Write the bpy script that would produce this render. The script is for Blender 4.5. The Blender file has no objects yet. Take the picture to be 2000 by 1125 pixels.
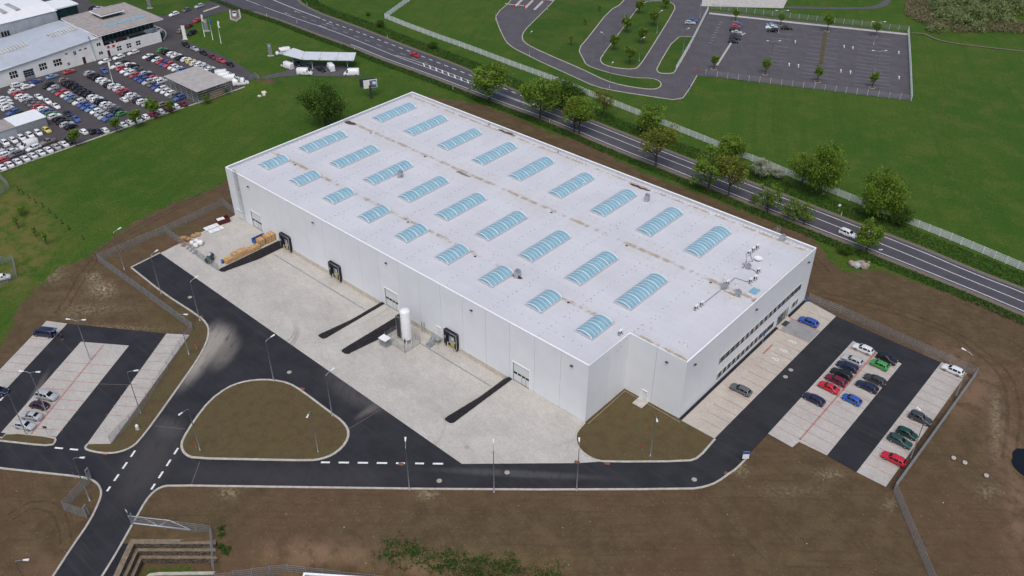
import bpy, bmesh, math, random
import numpy as np
from mathutils import Vector, Matrix
from mathutils.geometry import tessellate_polygon
random.seed(7); np.random.seed(7)
R_ = math.radians
scn = bpy.context.scene
col = scn.collection

# ------------------------------------------------------------------ camera
CAM = (175.21, -94.19, 110.59); YAW = 2.2988; PITCH = 0.6167; ROLL = -0.0008; FPX = 1718.84
_f = np.array([math.cos(YAW)*math.cos(PITCH), math.sin(YAW)*math.cos(PITCH), -math.sin(PITCH)])
_r = np.array([math.sin(YAW), -math.cos(YAW), 0.0]); _d = np.cross(_f, _r)
cd = bpy.data.cameras.new('camera'); cam = bpy.data.objects.new('camera', cd); col.objects.link(cam)
cd.sensor_width = 36.0; cd.lens = FPX/2000*36.0; cd.clip_start = 1.0; cd.clip_end = 6000.0
_rt = math.cos(ROLL)*_r + math.sin(ROLL)*_d; _dn = -math.sin(ROLL)*_r + math.cos(ROLL)*_d
cam.matrix_world = Matrix(((_rt[0], -_dn[0], -_f[0], CAM[0]), (_rt[1], -_dn[1], -_f[1], CAM[1]), (_rt[2], -_dn[2], -_f[2], CAM[2]), (0, 0, 0, 1)))
scn.camera = cam

# ------------------------------------------------------------------ sky, sun, exposure (soft overcast daylight)
SUN_EL, SUN_AZ = R_(60), R_(-52)          # azimuth measured from +X, counter-clockwise
w = bpy.data.worlds.new('World'); scn.world = w; w.use_nodes = True
nt = w.node_tree; nt.nodes.clear()
wo = nt.nodes.new('ShaderNodeOutputWorld'); bg = nt.nodes.new('ShaderNodeBackground'); sk = nt.nodes.new('ShaderNodeTexSky')
sk.sky_type = 'NISHITA'; sk.sun_disc = False; sk.sun_elevation = SUN_EL; sk.sun_rotation = math.pi/2 - SUN_AZ
sk.air_density = 1.0; sk.dust_density = 4.0; sk.ozone_density = 1.0; sk.altitude = 300
bg.inputs[1].default_value = 0.15
nt.links.new(sk.outputs[0], bg.inputs[0]); nt.links.new(bg.outputs[0], wo.inputs[0])
sl = bpy.data.lights.new('sun', 'SUN'); sl.energy = 1.5; sl.angle = R_(40); sl.color = (1.0, 0.95, 0.87)
so = bpy.data.objects.new('sun', sl); col.objects.link(so)
so.rotation_euler = (Vector((-math.cos(SUN_EL)*math.cos(SUN_AZ), -math.cos(SUN_EL)*math.sin(SUN_AZ), -math.sin(SUN_EL)))).to_track_quat('-Z', 'Y').to_euler()
scn.view_settings.view_transform = 'Standard'; scn.view_settings.look = 'None'
scn.view_settings.exposure = 0.0; scn.view_settings.gamma = 1.0; scn.view_settings.use_curve_mapping = False
scn.render.engine = 'CYCLES'

# ------------------------------------------------------------------ survey: where the photograph's sight line meets a level plane
def G(x, y, z=0.0):
    d = _f + _rt*((x-1000.0)/FPX) + _dn*((y-562.5)/FPX)
    t = (z-CAM[2])/d[2]
    return (CAM[0]+t*d[0], CAM[1]+t*d[1])
def GP(pts, z=0.0): return [G(x, y, z) for x, y in pts]
def HD(x, y, dx, dy, z=0.0):               # world heading of a short picture-plane step on the ground
    a = G(x-dx, y-dy, z); b = G(x+dx, y+dy, z)
    return math.atan2(b[1]-a[1], b[0]-a[0])
def chaikin(p, n=2, closed=True):
    for _ in range(n):
        q = []
        m = len(p)
        for i in range(m if closed else m-1):
            a = p[i]; b = p[(i+1) % m]
            q += [(a[0]*.75+b[0]*.25, a[1]*.75+b[1]*.25), (a[0]*.25+b[0]*.75, a[1]*.25+b[1]*.75)]
        if not closed: q = [p[0]]+q+[p[-1]]
        p = q
    return p
def resample(p, step, closed=False):
    pts = list(p)+([p[0]] if closed else [])
    out = []; acc = 0.0; nxt = 0.0
    for a, b in zip(pts[:-1], pts[1:]):
        L = math.hypot(b[0]-a[0], b[1]-a[1])
        while nxt <= acc+L+1e-9 and L > 0:
            t = (nxt-acc)/L; out.append((a[0]+(b[0]-a[0])*t, a[1]+(b[1]-a[1])*t)); nxt += step
        acc += L
    return out
def plen(p): return sum(math.hypot(b[0]-a[0], b[1]-a[1]) for a, b in zip(p[:-1], p[1:]))
def offset(p, d, closed=False):
    n = len(p); out = []
    for i in range(n):
        a = p[i-1] if (closed or i > 0) else p[i]; b = p[(i+1) % n] if (closed or i < n-1) else p[i]
        tx, ty = b[0]-a[0], b[1]-a[1]; L = math.hypot(tx, ty) or 1
        out.append((p[i][0]-ty/L*d, p[i][1]+tx/L*d))
    return out
def area(p): return sum(p[i-1][0]*p[i][1]-p[i][0]*p[i-1][1] for i in range(len(p)))/2

# ------------------------------------------------------------------ node helpers
class NT:
    def __init__(s, name):
        s.m = bpy.data.materials.new(name); s.m.use_nodes = True; s.t = s.m.node_tree; s.t.nodes.clear()
        s.o = s.n('OutputMaterial'); s.b = s.n('BsdfPrincipled'); s.l(s.b.outputs[0], s.o.inputs[0]); s._p = None
    def n(s, t): return s.t.nodes.new('ShaderNode'+t)
    def l(s, a, b): s.t.links.new(a, b)
    def pos(s):
        if s._p is None: s._p = s.n('NewGeometry').outputs['Position']
        return s._p
    def set(s, i, v):
        if hasattr(v, 'is_linked') or hasattr(v, 'links'): s.l(v, i)
        else: i.default_value = v
    def noise(s, scale, detail=4, rough=.55, vec=None, dist=0):
        n = s.n('TexNoise'); n.inputs['Scale'].default_value = scale; n.inputs['Detail'].default_value = detail
        n.inputs['Roughness'].default_value = rough; n.inputs['Distortion'].default_value = dist
        s.l(vec if vec is not None else s.pos(), n.inputs['Vector']); return n.outputs['Fac']
    def mapv(s, sc=(1, 1, 1), rot=(0, 0, 0), loc=(0, 0, 0), vec=None, typ='POINT'):
        n = s.n('Mapping'); n.vector_type = typ
        n.inputs['Scale'].default_value = sc; n.inputs['Rotation'].default_value = rot; n.inputs['Location'].default_value = loc
        s.l(vec if vec is not None else s.pos(), n.inputs['Vector']); return n.outputs[0]
    def math(s, op, a, b=None, clamp=False):
        n = s.n('Math'); n.operation = op; n.use_clamp = clamp; s.set(n.inputs[0], a)
        if b is not None: s.set(n.inputs[1], b)
        return n.outputs[0]
    def ramp(s, v, a, b, lo=0.0, hi=1.0):
        n = s.n('MapRange'); n.interpolation_type = 'SMOOTHSTEP'; s.set(n.inputs[0], v)
        n.inputs[1].default_value = a; n.inputs[2].default_value = b; n.inputs[3].default_value = lo; n.inputs[4].default_value = hi
        return n.outputs[0]
    def mix(s, f, a, b, mode='MIX'):
        n = s.n('Mix'); n.data_type = 'RGBA'; n.blend_type = mode; s.set(n.inputs['Factor'], f)
        for i, v in ((n.inputs['A'], a), (n.inputs['B'], b)):
            for k in ('A', 'B'): pass
        ia = [i for i in n.inputs if i.name == 'A' and i.type == 'RGBA'][0]; ib = [i for i in n.inputs if i.name == 'B' and i.type == 'RGBA'][0]
        s.set(ia, (*v4(a),) if isinstance(a, tuple) else a); s.set(ib, (*v4(b),) if isinstance(b, tuple) else b)
        return [o for o in n.outputs if o.type == 'RGBA'][0]
    def streak(s, ang, lx, ly, detail=4, rough=.6): return s.noise(1.0, detail, rough, s.mapv((lx, ly, 1), (0, 0, ang), (0, 0, 0), None, 'TEXTURE'))
    def blob(s, c, r, ang=0.0, a=.4, b=1.0, vec=None):
        v = s.mapv((r[0], r[1], 1000), (0, 0, ang), (c[0], c[1], 0), vec, 'TEXTURE')
        n = s.n('VectorMath'); n.operation = 'LENGTH'; s.l(v, n.inputs[0]); return s.ramp(n.outputs['Value'], a, b, 1, 0)
    def bump(s, h, strength=.3, dist=.05):
        n = s.n('Bump'); n.inputs['Strength'].default_value = strength; n.inputs['Distance'].default_value = dist
        s.l(h, n.inputs['Height']); s.l(n.outputs[0], s.b.inputs['Normal'])
    def fin(s, c=None, rough=.7, metal=0.0, spec=.4):
        if c is not None: s.set(s.b.inputs['Base Color'], v4(c) if isinstance(c, tuple) else c)
        s.set(s.b.inputs['Roughness'], rough); s.set(s.b.inputs['Metallic'], metal); s.set(s.b.inputs['Specular IOR Level'], spec)
        return s.m
def v4(c): return (c[0], c[1], c[2], 1.0)
def simple(name, c, rough=.6, metal=0.0, spec=.4, var=.12, scale=1.5):
    k = NT(name); f = k.noise(scale, 5)
    lo = tuple(x*(1-var) for x in c); hi = tuple(min(1, x*(1+var)) for x in c)
    return k.fin(k.mix(k.ramp(f, .3, .7), lo, hi), rough, metal, spec)
MT = {}
def mt(name, *a, **k):
    MT[name] = simple(name, *a, **k); return MT[name]

# ------------------------------------------------------------------ mesh helpers
class MB:
    def __init__(s): s.v = []; s.f = []; s.mi = []; s.sm = []
    def add(s, vs, fs, mi=0, smooth=False):
        o = len(s.v); s.v += [tuple(v) for v in vs]
        for f in fs: s.f.append(tuple(o+i for i in f)); s.mi.append(mi); s.sm.append(smooth)
        return s
    def box(s, x0, x1, y0, y1, z0, z1, mi=0):
        v = [(x0, y0, z0), (x1, y0, z0), (x1, y1, z0), (x0, y1, z0), (x0, y0, z1), (x1, y0, z1), (x1, y1, z1), (x0, y1, z1)]
        return s.add(v, [(3, 2, 1, 0), (4, 5, 6, 7), (0, 1, 5, 4), (1, 2, 6, 5), (2, 3, 7, 6), (3, 0, 4, 7)], mi)
    def cbox(s, c, d, rz=0.0, mi=0):
        cs, sn = math.cos(rz), math.sin(rz); v = []
        for z in (-.5, .5):
            for x, y in ((-.5, -.5), (.5, -.5), (.5, .5), (-.5, .5)):
                X, Y = x*d[0], y*d[1]; v.append((c[0]+X*cs-Y*sn, c[1]+X*sn+Y*cs, c[2]+z*d[2]))
        return s.add(v, [(3, 2, 1, 0), (4, 5, 6, 7), (0, 1, 5, 4), (1, 2, 6, 5), (2, 3, 7, 6), (3, 0, 4, 7)], mi)
    def tube(s, pts, r, n=6, mi=0, cap=True, smooth=True):
        pts = [Vector(p) for p in pts]; rs = r if isinstance(r, (list, tuple)) else [r]*len(pts); vs = []
        for i, p in enumerate(pts):
            t = (pts[min(i+1, len(pts)-1)]-pts[max(i-1, 0)]).normalized()
            u = t.cross(Vector((0, 0, 1)) if abs(t.z) < .95 else Vector((1, 0, 0))).normalized(); q = t.cross(u)
            for k in range(n):
                a = 2*math.pi*k/n; vs.append(p+(u*math.cos(a)+q*math.sin(a))*rs[i])
        fs = []
        for i in range(len(pts)-1):
            for k in range(n): fs.append((i*n+k, i*n+(k+1) % n, (i+1)*n+(k+1) % n, (i+1)*n+k))
        s.add(vs, fs, mi, smooth)
        if cap:
            o = len(s.v)-len(vs); s.f += [tuple(o+k for k in range(n)), tuple(o+(len(pts)-1)*n+n-1-k for k in range(n))]; s.mi += [mi, mi]; s.sm += [False, False]
        return s
    def lathe(s, prof, c=(0, 0), n=20, mi=0, smooth=True):
        vs = [(c[0]+r*math.cos(2*math.pi*k/n), c[1]+r*math.sin(2*math.pi*k/n), z) for r, z in prof for k in range(n)]
        fs = [(i*n+k, i*n+(k+1) % n, (i+1)*n+(k+1) % n, (i+1)*n+k) for i in range(len(prof)-1) for k in range(n)]
        s.add(vs, fs, mi, smooth)
        o = len(s.v)-len(vs); s.f += [tuple(o+n-1-k for k in range(n)), tuple(o+(len(prof)-1)*n+k for k in range(n))]; s.mi += [mi, mi]; s.sm += [False, False]
        return s
    def poly(s, p, z, mi=0):                # flat concave polygon facing up
        if area(p) < 0: p = p[::-1]
        zz = z if callable(z) else (lambda x, y: z)
        v = [(x, y, zz(x, y)) for x, y in p]; t = tessellate_polygon([[Vector((x, y, 0)) for x, y in p]])
        fs = []
        for a, b, c in t:
            A, B, C = p[a], p[b], p[c]
            cr = (B[0]-A[0])*(C[1]-A[1])-(B[1]-A[1])*(C[0]-A[0])
            fs.append((a, b, c) if cr > 0 else (a, c, b))
        return s.add(v, fs, mi)
    def prism(s, p, z0, z1, mi=0):
        if area(p) < 0: p = p[::-1]
        s.poly(p, z1, mi); n = len(p)
        s.add([(x, y, z0) for x, y in p]+[(x, y, z1) for x, y in p], [(i, (i+1) % n, n+(i+1) % n, n+i) for i in range(n)], mi); return s
    def strip(s, p, w0, w1, z, mi=0, closed=False):   # ribbon between two offsets of a polyline
        a = offset(p, w0, closed); b = offset(p, w1, closed); n = len(p)
        s.add([(x, y, z) for x, y in a]+[(x, y, z) for x, y in b], [(i, (i+1) % n, n+(i+1) % n, n+i)[::-1] if w1 < w0 else (i, (i+1) % n, n+(i+1) % n, n+i) for i in range(n if closed else n-1)], mi); return s
    def sweep(s, p, w0, w1, z0, z1, mi=0, closed=False):   # kerb-like box along a polyline
        lo, hi = min(w0, w1), max(w0, w1)
        a = offset(p, lo, closed); b = offset(p, hi, closed); n = len(p); bv = min(.04, (z1-z0)*.3)
        a2 = offset(p, lo+bv, closed); b2 = offset(p, hi-bv, closed)
        vs = [(x, y, z0) for x, y in a]+[(x, y, z1-bv) for x, y in a]+[(x, y, z1) for x, y in a2]+[(x, y, z1) for x, y in b2]+[(x, y, z1-bv) for x, y in b]+[(x, y, z0) for x, y in b]
        fs = []
        for i in range(n if closed else n-1):
            j = (i+1) % n
            for k in range(5): fs.append((k*n+i, k*n+j, (k+1)*n+j, (k+1)*n+i))
        if not closed: fs += [tuple(k*n for k in range(6)), tuple(k*n+n-1 for k in range(5, -1, -1))]
        return s.add(vs, fs, mi)
    def mesh(s, name, mats):
        me = bpy.data.meshes.new(name); me.from_pydata(s.v, [], s.f)
        for m in (mats if isinstance(mats, (list, tuple)) else [mats]): me.materials.append(MT[m] if isinstance(m, str) else m)
        me.polygons.foreach_set('material_index', s.mi); me.polygons.foreach_set('use_smooth', s.sm); me.update(); return me
    def build(s, name, mats, parent=None, loc=(0, 0, 0), rz=0.0): return link(name, s.mesh(name, mats), parent, loc, rz)
def link(name, me, parent=None, loc=(0, 0, 0), rz=0.0, sc=None):
    o = bpy.data.objects.new(name, me); col.objects.link(o); o.location = loc; o.rotation_euler = (0, 0, rz)
    if sc is not None: o.scale = sc if isinstance(sc, tuple) else (sc, sc, sc)
    if parent is not None: o.parent = parent
    return o
def tag(o, label=None, cat=None, group=None, kind=None):
    if label: o['label'] = label
    if cat: o['category'] = cat
    if group: o['group'] = group
    if kind: o['kind'] = kind
    return o
def thing(name, label, cat, loc=(0, 0, 0), rz=0.0, group=None, sc=None):
    o = bpy.data.objects.new(name, None); col.objects.link(o); o.location = loc; o.rotation_euler = (0, 0, rz); o.empty_display_size = .3
    if sc: o.scale = (sc, sc, sc)
    return tag(o, label, cat, group)
def struct(name, mb, mats): return tag(mb.build(name, mats), kind='structure')
def clone(root, loc, rz=0.0, label=None, group=None, sc=None, color=None):
    r = root.copy(); col.objects.link(r); r.location = loc; r.rotation_euler = (0, 0, rz)
    if sc: r.scale = sc if isinstance(sc, tuple) else (sc, sc, sc)
    if label: r['label'] = label
    if group: r['group'] = group
    for ch in root.children:
        c = ch.copy(); col.objects.link(c); c.parent = r
        if color: c.color = (*color, 1)
        for g in ch.children:
            d = g.copy(); col.objects.link(d); d.parent = c
            if color: d.color = (*color, 1)
    return r
ORD = ['first', 'second', 'third', 'fourth', 'fifth', 'sixth', 'seventh', 'eighth', 'ninth', 'tenth', 'eleventh', 'twelfth', 'thirteenth', 'fourteenth', 'fifteenth', 'sixteenth', 'seventeenth', 'eighteenth', 'nineteenth', 'twentieth']
# ------------------------------------------------------------------ materials
def mat_ground():
    k = NT('ground_soil_and_grass'); at = k.n('Attribute'); at.attribute_name = 'zone'
    sp = k.n('SeparateColor'); k.l(at.outputs['Color'], sp.inputs[0]); sd, clay, pale = sp.outputs[0], sp.outputs[1], sp.outputs[2]; weed = at.outputs['Alpha']
    n1 = k.noise(.35, 6, .65); n2 = k.noise(1.6, 5, .7); n3 = k.noise(.045, 4, .6); n4 = k.noise(6, 3, .7); n5 = k.noise(.13, 5, .62)
    # grass: lush, olive and dark tufts, mowing swathes
    n6 = k.noise(.018, 5, .6); st = k.streak(R_(31), 5.0, .9); sw = k.streak(R_(118), 60, 2.6, 3, .5); st2 = k.streak(R_(-48), 9, 1.4)
    g = k.mix(k.ramp(n3, .38, .62), (0.0372, 0.1008, 0.0072), (0.0577, 0.1092, 0.0112))
    g = k.mix(k.math('MULTIPLY', k.ramp(n6, .44, .60), .8), g, (0.0744, 0.1239, 0.0144))
    g = k.mix(k.math('MULTIPLY', k.ramp(n5, .45, .64), .8), g, (0.1097, 0.1302, 0.0240))
    g = k.mix(k.math('MULTIPLY', k.ramp(sw, .50, .68), .45), g, (0.0279, 0.0840, 0.0064))
    g = k.mix(k.math('MULTIPLY', k.ramp(st, .52, .74), .5), g, (0.0205, 0.0693, 0.0056))
    g = k.mix(k.math('MULTIPLY', k.ramp(st2, .55, .75), .35), g, (0.0884, 0.1313, 0.0208))
    g = k.mix(k.math('MULTIPLY', k.ramp(n1, .56, .72), .5), g, (0.0242, 0.0672, 0.0072))
    g = k.mix(k.math('MULTIPLY', k.ramp(n2, .35, .70), .75), k.mix(.65, g, (0.0149, 0.0473, 0.0048)), g)
    g = k.mix(k.math('MULTIPLY', k.ramp(n4, .42, .72), .55), g, (0.0977, 0.1680, 0.0240))
    g = k.mix(k.math('MULTIPLY', weed, k.ramp(n1, .35, .6)), g, (0.1224, 0.1150, 0.0311))
    # soil
    d = k.mix(k.ramp(n1, .3, .7), (0.0836, 0.0560, 0.0296), (0.1204, 0.0840, 0.0451))
    d = k.mix(k.math('MULTIPLY', k.ramp(n5, .5, .7), .6), d, (0.0673, 0.0460, 0.0266))
    tr = k.streak(HD(1000, 1010, 60, 1), 14, .55, 4, .6); tr2 = k.streak(HD(1850, 700, 60, 40), 16, .5, 4, .6); n7 = k.noise(.03, 5, .6)
    d = k.mix(k.math('MULTIPLY', k.ramp(n7, .45, .62), .5), d, (0.1198, 0.0708, 0.0441))
    d = k.mix(k.math('MULTIPLY', k.ramp(tr2, .54, .72), .35), d, (0.0589, 0.0359, 0.0245))
    d = k.mix(k.math('MULTIPLY', k.ramp(tr, .5, .72), .45), d, (0.0612, 0.0430, 0.0252))
    d = k.mix(k.math('MULTIPLY', k.ramp(n2, .5, .8), .45), d, (0.1683, 0.1250, 0.0703))
    d = k.mix(k.ramp(n4, .55, .75, 0, .6), d, (0.0510, 0.0360, 0.0207))
    d = k.mix(k.math('MULTIPLY', clay, k.ramp(n1, .3, .6)), d, (0.1881, 0.1188, 0.0766))
    d = k.mix(k.math('MULTIPLY', pale, k.ramp(n2, .38, .66)), d, (0.3060, 0.2650, 0.1702))
    d = k.mix(k.math('MULTIPLY', weed, k.ramp(n2, .4, .62)), d, (0.0632, 0.0850, 0.0192))
    v = k.n('TexVoronoi'); v.inputs['Scale'].default_value = 1.7; k.l(k.pos(), v.inputs['Vector'])
    d = k.mix(k.ramp(v.outputs['Distance'], .05, .09, .75, 0), d, (0.4284, 0.3800, 0.2516))
    f = k.math('ADD', sd, k.math('MULTIPLY', k.math('SUBTRACT', n1, .5), .62))
    f = k.math('ADD', f, k.math('MULTIPLY', k.math('SUBTRACT', n2, .5), .42))
    k.bump(k.math('ADD', n2, k.math('MULTIPLY', n4, .4)), .55, .22)
    return k.fin(k.mix(k.ramp(f, .46, .56), g, d), .95, 0, .15)
MT['ground'] = mat_ground()
def mat_soil():
    k = NT('verge_soil'); n1 = k.noise(.5, 6, .65); n2 = k.noise(2.2, 5, .7); n4 = k.noise(7, 3)
    d = k.mix(k.ramp(n1, .3, .7), (0.0898, 0.0620, 0.0326), (0.1244, 0.0900, 0.0474))
    d = k.mix(k.math('MULTIPLY', k.ramp(n2, .45, .75), .6), d, (0.0663, 0.0850, 0.0222))
    d = k.mix(k.math('MULTIPLY', k.ramp(n1, .5, .72), .6), d, (0.0561, 0.0800, 0.0178))
    d = k.mix(k.ramp(n4, .62, .78, 0, .5), d, (0.0561, 0.0400, 0.0222))
    v = k.n('TexVoronoi'); v.inputs['Scale'].default_value = 1.6; k.l(k.pos(), v.inputs['Vector'])
    d = k.mix(k.ramp(v.outputs['Distance'], .05, .09, .7, 0), d, (0.4080, 0.3600, 0.2294))
    k.bump(k.math('ADD', n2, n4), .5, .15); return k.fin(d, .95, 0, .15)
MT['soil'] = mat_soil()
def mat_lawn():
    k = NT('island_lawn'); n1 = k.noise(.3, 6, .65); n2 = k.noise(1.8, 5, .7); n3 = k.noise(.08, 4)
    g = k.mix(k.ramp(n3, .4, .6), (0.0367, 0.0850, 0.0096), (0.0612, 0.1000, 0.0148))
    g = k.mix(k.math('MULTIPLY', k.ramp(n1, .5, .7), .6), g, (0.0867, 0.0980, 0.0252)); g = k.mix(k.math('MULTIPLY', k.ramp(n2, .4, .7), .5), g, (0.0184, 0.0520, 0.0067))
    k.bump(n2, .5, .2); return k.fin(g, .95, 0, .15)
MT['lawn'] = mat_lawn()
def mat_asphalt(name, lo, hi, streak, blobs=(), wear=.35, rot=0.0):
    k = NT(name); n1 = k.noise(.22, 6, .62); n2 = k.noise(3.5, 4, .7); n3 = k.noise(22, 2)
    st = k.streak(rot, 26, .8, 4, .6)
    c = k.mix(k.ramp(n1, .3, .7), lo, hi)
    c = k.mix(k.math('MULTIPLY', k.ramp(st, .5, .8), wear), c, streak)
    c = k.mix(k.ramp(n2, .55, .8, 0, .25), c, streak)
    c = k.mix(k.ramp(n3, .5, .8, 0, .18), c, tuple(x*.5 for x in lo))
    dust = k.math('ADD', k.math('MULTIPLY', k.streak(HD(400, 690, 26, -45), 6.0, .9, 6, .7), .6), k.math('MULTIPLY', k.noise(.5, 6, .7), .4))
    for (x, y, rx, ry, ang, cc, amt) in blobs:
        X, Y = G(x, y); c = k.mix(k.math('MULTIPLY', k.blob((X, Y), (rx, ry), ang, .25, 1), k.ramp(dust, .28, .54, .0, amt)), c, cc)
    k.bump(n3, .25, .01); return k.fin(c, .82, 0, .3)
DU = (.30, .27, .24)
MT['asphalt_new'] = mat_asphalt('asphalt_new', (.0180, .0182, .0228), (.0290, .0290, .0345), (.066, .062, .062),
    [(390, 692, 13, 3.8, HD(392, 690, 26, -46), DU, 1.0), (418, 672, 8, 4.5, HD(418, 672, 26, -40), DU, .9), (440, 690, 7, 3, HD(425, 690, 30, -45), (.16, .145, .13), .8), (735, 792, 6, 1.3, HD(735, 792, 22, -14), (.17, .15, .14), .8),
     (695, 765, 12, 4, HD(695, 765, -40, -26), (.075, .07, .07), .8), (290, 900, 14, 6, HD(290, 900, 30, -60), (.06, .055, .052), .7), (60, 790, 12, 1.2, HD(60, 790, 30, -60), (.16, .14, .12), .7),
     (1010, 925, 20, 1.2, HD(1010, 925, 40, 2), (.09, .088, .09), .6), (560, 930, 30, 4, HD(560, 930, 60, 1), (.045, .043, .045), .6), (330, 835, 5, 3, 0, (.07, .066, .066), .8)])
MT['asphalt_road'] = mat_asphalt('asphalt_road', (.062, .059, .070), (.080, .077, .088), (.115, .110, .116), wear=.6, rot=HD(1600, 440, 40, 16))
MT['asphalt_old'] = mat_asphalt('asphalt_old', (.078, .070, .078), (.100, .092, .100), (.135, .126, .128), wear=.4, rot=HD(1500, 90, 10, 30))
MT['asphalt_dealer'] = mat_asphalt('asphalt_dealer', (.060, .053, .057), (.078, .070, .073), (.11, .10, .10), wear=.3, rot=R_(20))
def mat_pavers(name, a, b, blobs=(), seam=.9):
    k = NT(name); n1 = k.noise(.16, 6, .62); n2 = k.noise(1.2, 5, .7); pv = k.mapv((1, 1, 1), (0, 0, 0))
    br = k.n('TexBrick'); k.l(pv, br.inputs['Vector']); br.inputs['Scale'].default_value = 1.0; br.inputs['Brick Width'].default_value = .40; br.inputs['Row Height'].default_value = .20
    br.inputs['Mortar Size'].default_value = .012; br.inputs['Color1'].default_value = (.88, .88, .88, 1); br.inputs['Color2'].default_value = (1.06, 1.05, 1.03, 1); br.inputs['Mortar'].default_value = (.72, .71, .70, 1)
    c = k.mix(k.ramp(n1, .3, .7), a, b); c = k.mix(k.ramp(n2, .45, .75, 0, .22), c, tuple(x*1.12 for x in b))
    # paver batches: faint rectangular patches where deliveries differ
    b2 = k.n('TexBrick'); k.l(k.mapv((1, 1, 1), (0, 0, R_(18))), b2.inputs['Vector']); b2.inputs['Scale'].default_value = 1.0; b2.inputs['Brick Width'].default_value = 2.6; b2.inputs['Row Height'].default_value = 1.1; b2.inputs['Mortar Size'].default_value = 0
    b2.inputs['Color1'].default_value = (.95, .95, .955, 1); b2.inputs['Color2'].default_value = (1.05, 1.045, 1.03, 1)
    c = k.mix(1.0, c, br.outputs['Color'], 'MULTIPLY'); c = k.mix(.7, c, b2.outputs['Color'], 'MULTIPLY')
    st = k.streak(R_(-20), 5, 1.2, 5, .65)
    c = k.mix(k.ramp(st, .52, .8, 0, .4), c, tuple(x*.74 for x in a))
    for (x, y, r, wd, amt) in blobs:               # tyre scuffs: rings of rubber
        X, Y = G(x, y); v = k.mapv((1, 1, 0), (0, 0, 0), (-X, -Y, 0)); n = k.n('VectorMath'); n.operation = 'LENGTH'; k.l(v, n.inputs[0])
        ring = k.ramp(k.math('ABSOLUTE', k.math('SUBTRACT', n.outputs['Value'], r)), wd*.3, wd, 1, 0)
        c = k.mix(k.math('MULTIPLY', ring, k.math('MULTIPLY', k.blob(G(x+r*4, y+8), (r*1.05, r*1.05)), amt)), c, (.20, .185, .175))
    return k.fin(c, .85, 0, .25)
MT['yard_pavers'] = mat_pavers('yard_pavers', (.445, .425, .395), (.515, .495, .465), [(520, 655, 6.0, .35, .6), (512, 657, 7.2, .3, .5), (530, 650, 4.6, .3, .5), (1050, 790, 11, .5, .3), (1065, 800, 9, .4, .3), (640, 560, 16, .5, .25), (770, 830, 9, .4, .25)])
MT['lot_pavers'] = mat_pavers('lot_pavers', (.43, .405, .375), (.49, .465, .435))
MT['walk_pavers'] = mat_pavers('walk_pavers', (.44, .40, .35), (.50, .46, .41))
MT['grey_pavers'] = mat_pavers('grey_pavers', (.25, .25, .26), (.31, .31, .32))
MT['red_pavers'] = mat_pavers('red_pavers', (.36, .15, .13), (.42, .20, .17))
MT['kerb'] = simple('kerb_concrete', (.43, .405, .36), .85, 0, .2, .14, 1.2)
MT['concrete'] = simple('concrete', (.44, .42, .39), .85, 0, .2, .14, .8)
MT['paint_white'] = simple('road_paint', (.72, .72, .70), .6, 0, .3, .14, 2.5)
MT['paint_worn'] = simple('worn_road_paint', (.34, .335, .33), .7, 0, .3, .3, 2.5)
MT['paint_red'] = simple('red_line_paving', (.40, .19, .17), .8, 0, .2, .2, 2)
MT['gravel'] = simple('road_shoulder_gravel', (.165, .135, .118), .95, 0, .1, .28, 3)
def mat_basalt():
    k = NT('black_gravel'); v = k.n('TexVoronoi'); v.inputs['Scale'].default_value = 5; k.l(k.pos(), v.inputs['Vector']); n = k.noise(1.2, 4)
    c = k.mix(k.ramp(v.outputs['Distance'], .1, .55), (.033, .031, .035), (.012, .011, .014)); c = k.mix(k.ramp(n, .5, .75, 0, .4), c, (.05, .046, .048))
    k.bump(v.outputs['Distance'], .8, .08); return k.fin(c, .8, 0, .3)
MT['basalt'] = mat_basalt()
mt('steel', (.42, .44, .46), .42, .7, .5, .12, 3); mt('galv', (.36, .38, .40), .5, .5, .4, .15, 3); mt('wire', (.30, .315, .33), .5, .3, .4, .1, 3)
mt('white_metal', (.76, .77, .78), .4, 0, .4, .05, 1); mt('fence_white', (.66, .69, .68), .5, 0, .4, .08, 1); mt('dark_metal', (.05, .053, .06), .5, .2, .4, .1, 2)
mt('black_rubber', (.017, .018, .022), .75, 0, .3, .15, 2); mt('yellow', (.62, .47, .03), .6, 0, .3, .1, 2); mt('cast_iron', (.36, .33, .29), .8, 0, .2, .15, 5); mt('drain_rust', (.22, .085, .05), .9, 0, .2, .2, 4)
mt('blue_paint', (.03, .09, .30), .5, 0, .4, .1, 2); mt('red_paint', (.50, .03, .025), .5, 0, .4, .1, 2); mt('maroon', (.085, .016, .018), .6, 0, .3, .2, 2)
mt('timber', (.50, .31, .15), .8, 0, .2, .25, 3); mt('timber_dark', (.28, .17, .095), .85, 0, .2, .2, 3); mt('white_plastic', (.74, .74, .74), .5, 0, .4, .06, 1.5); mt('grey_plastic', (.42, .43, .45), .5, 0, .4, .12, 1.5)
mt('dark_green', (.03, .06, .055), .45, .2, .4, .1, 2); mt('bark', (.055, .045, .036), .95, 0, .1, .3, 4); mt('stone', (.31, .25, .215), .9, 0, .2, .25, 1.5); mt('pale_stone', (.60, .56, .48), .9, 0, .2, .15, 1.5)

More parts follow.
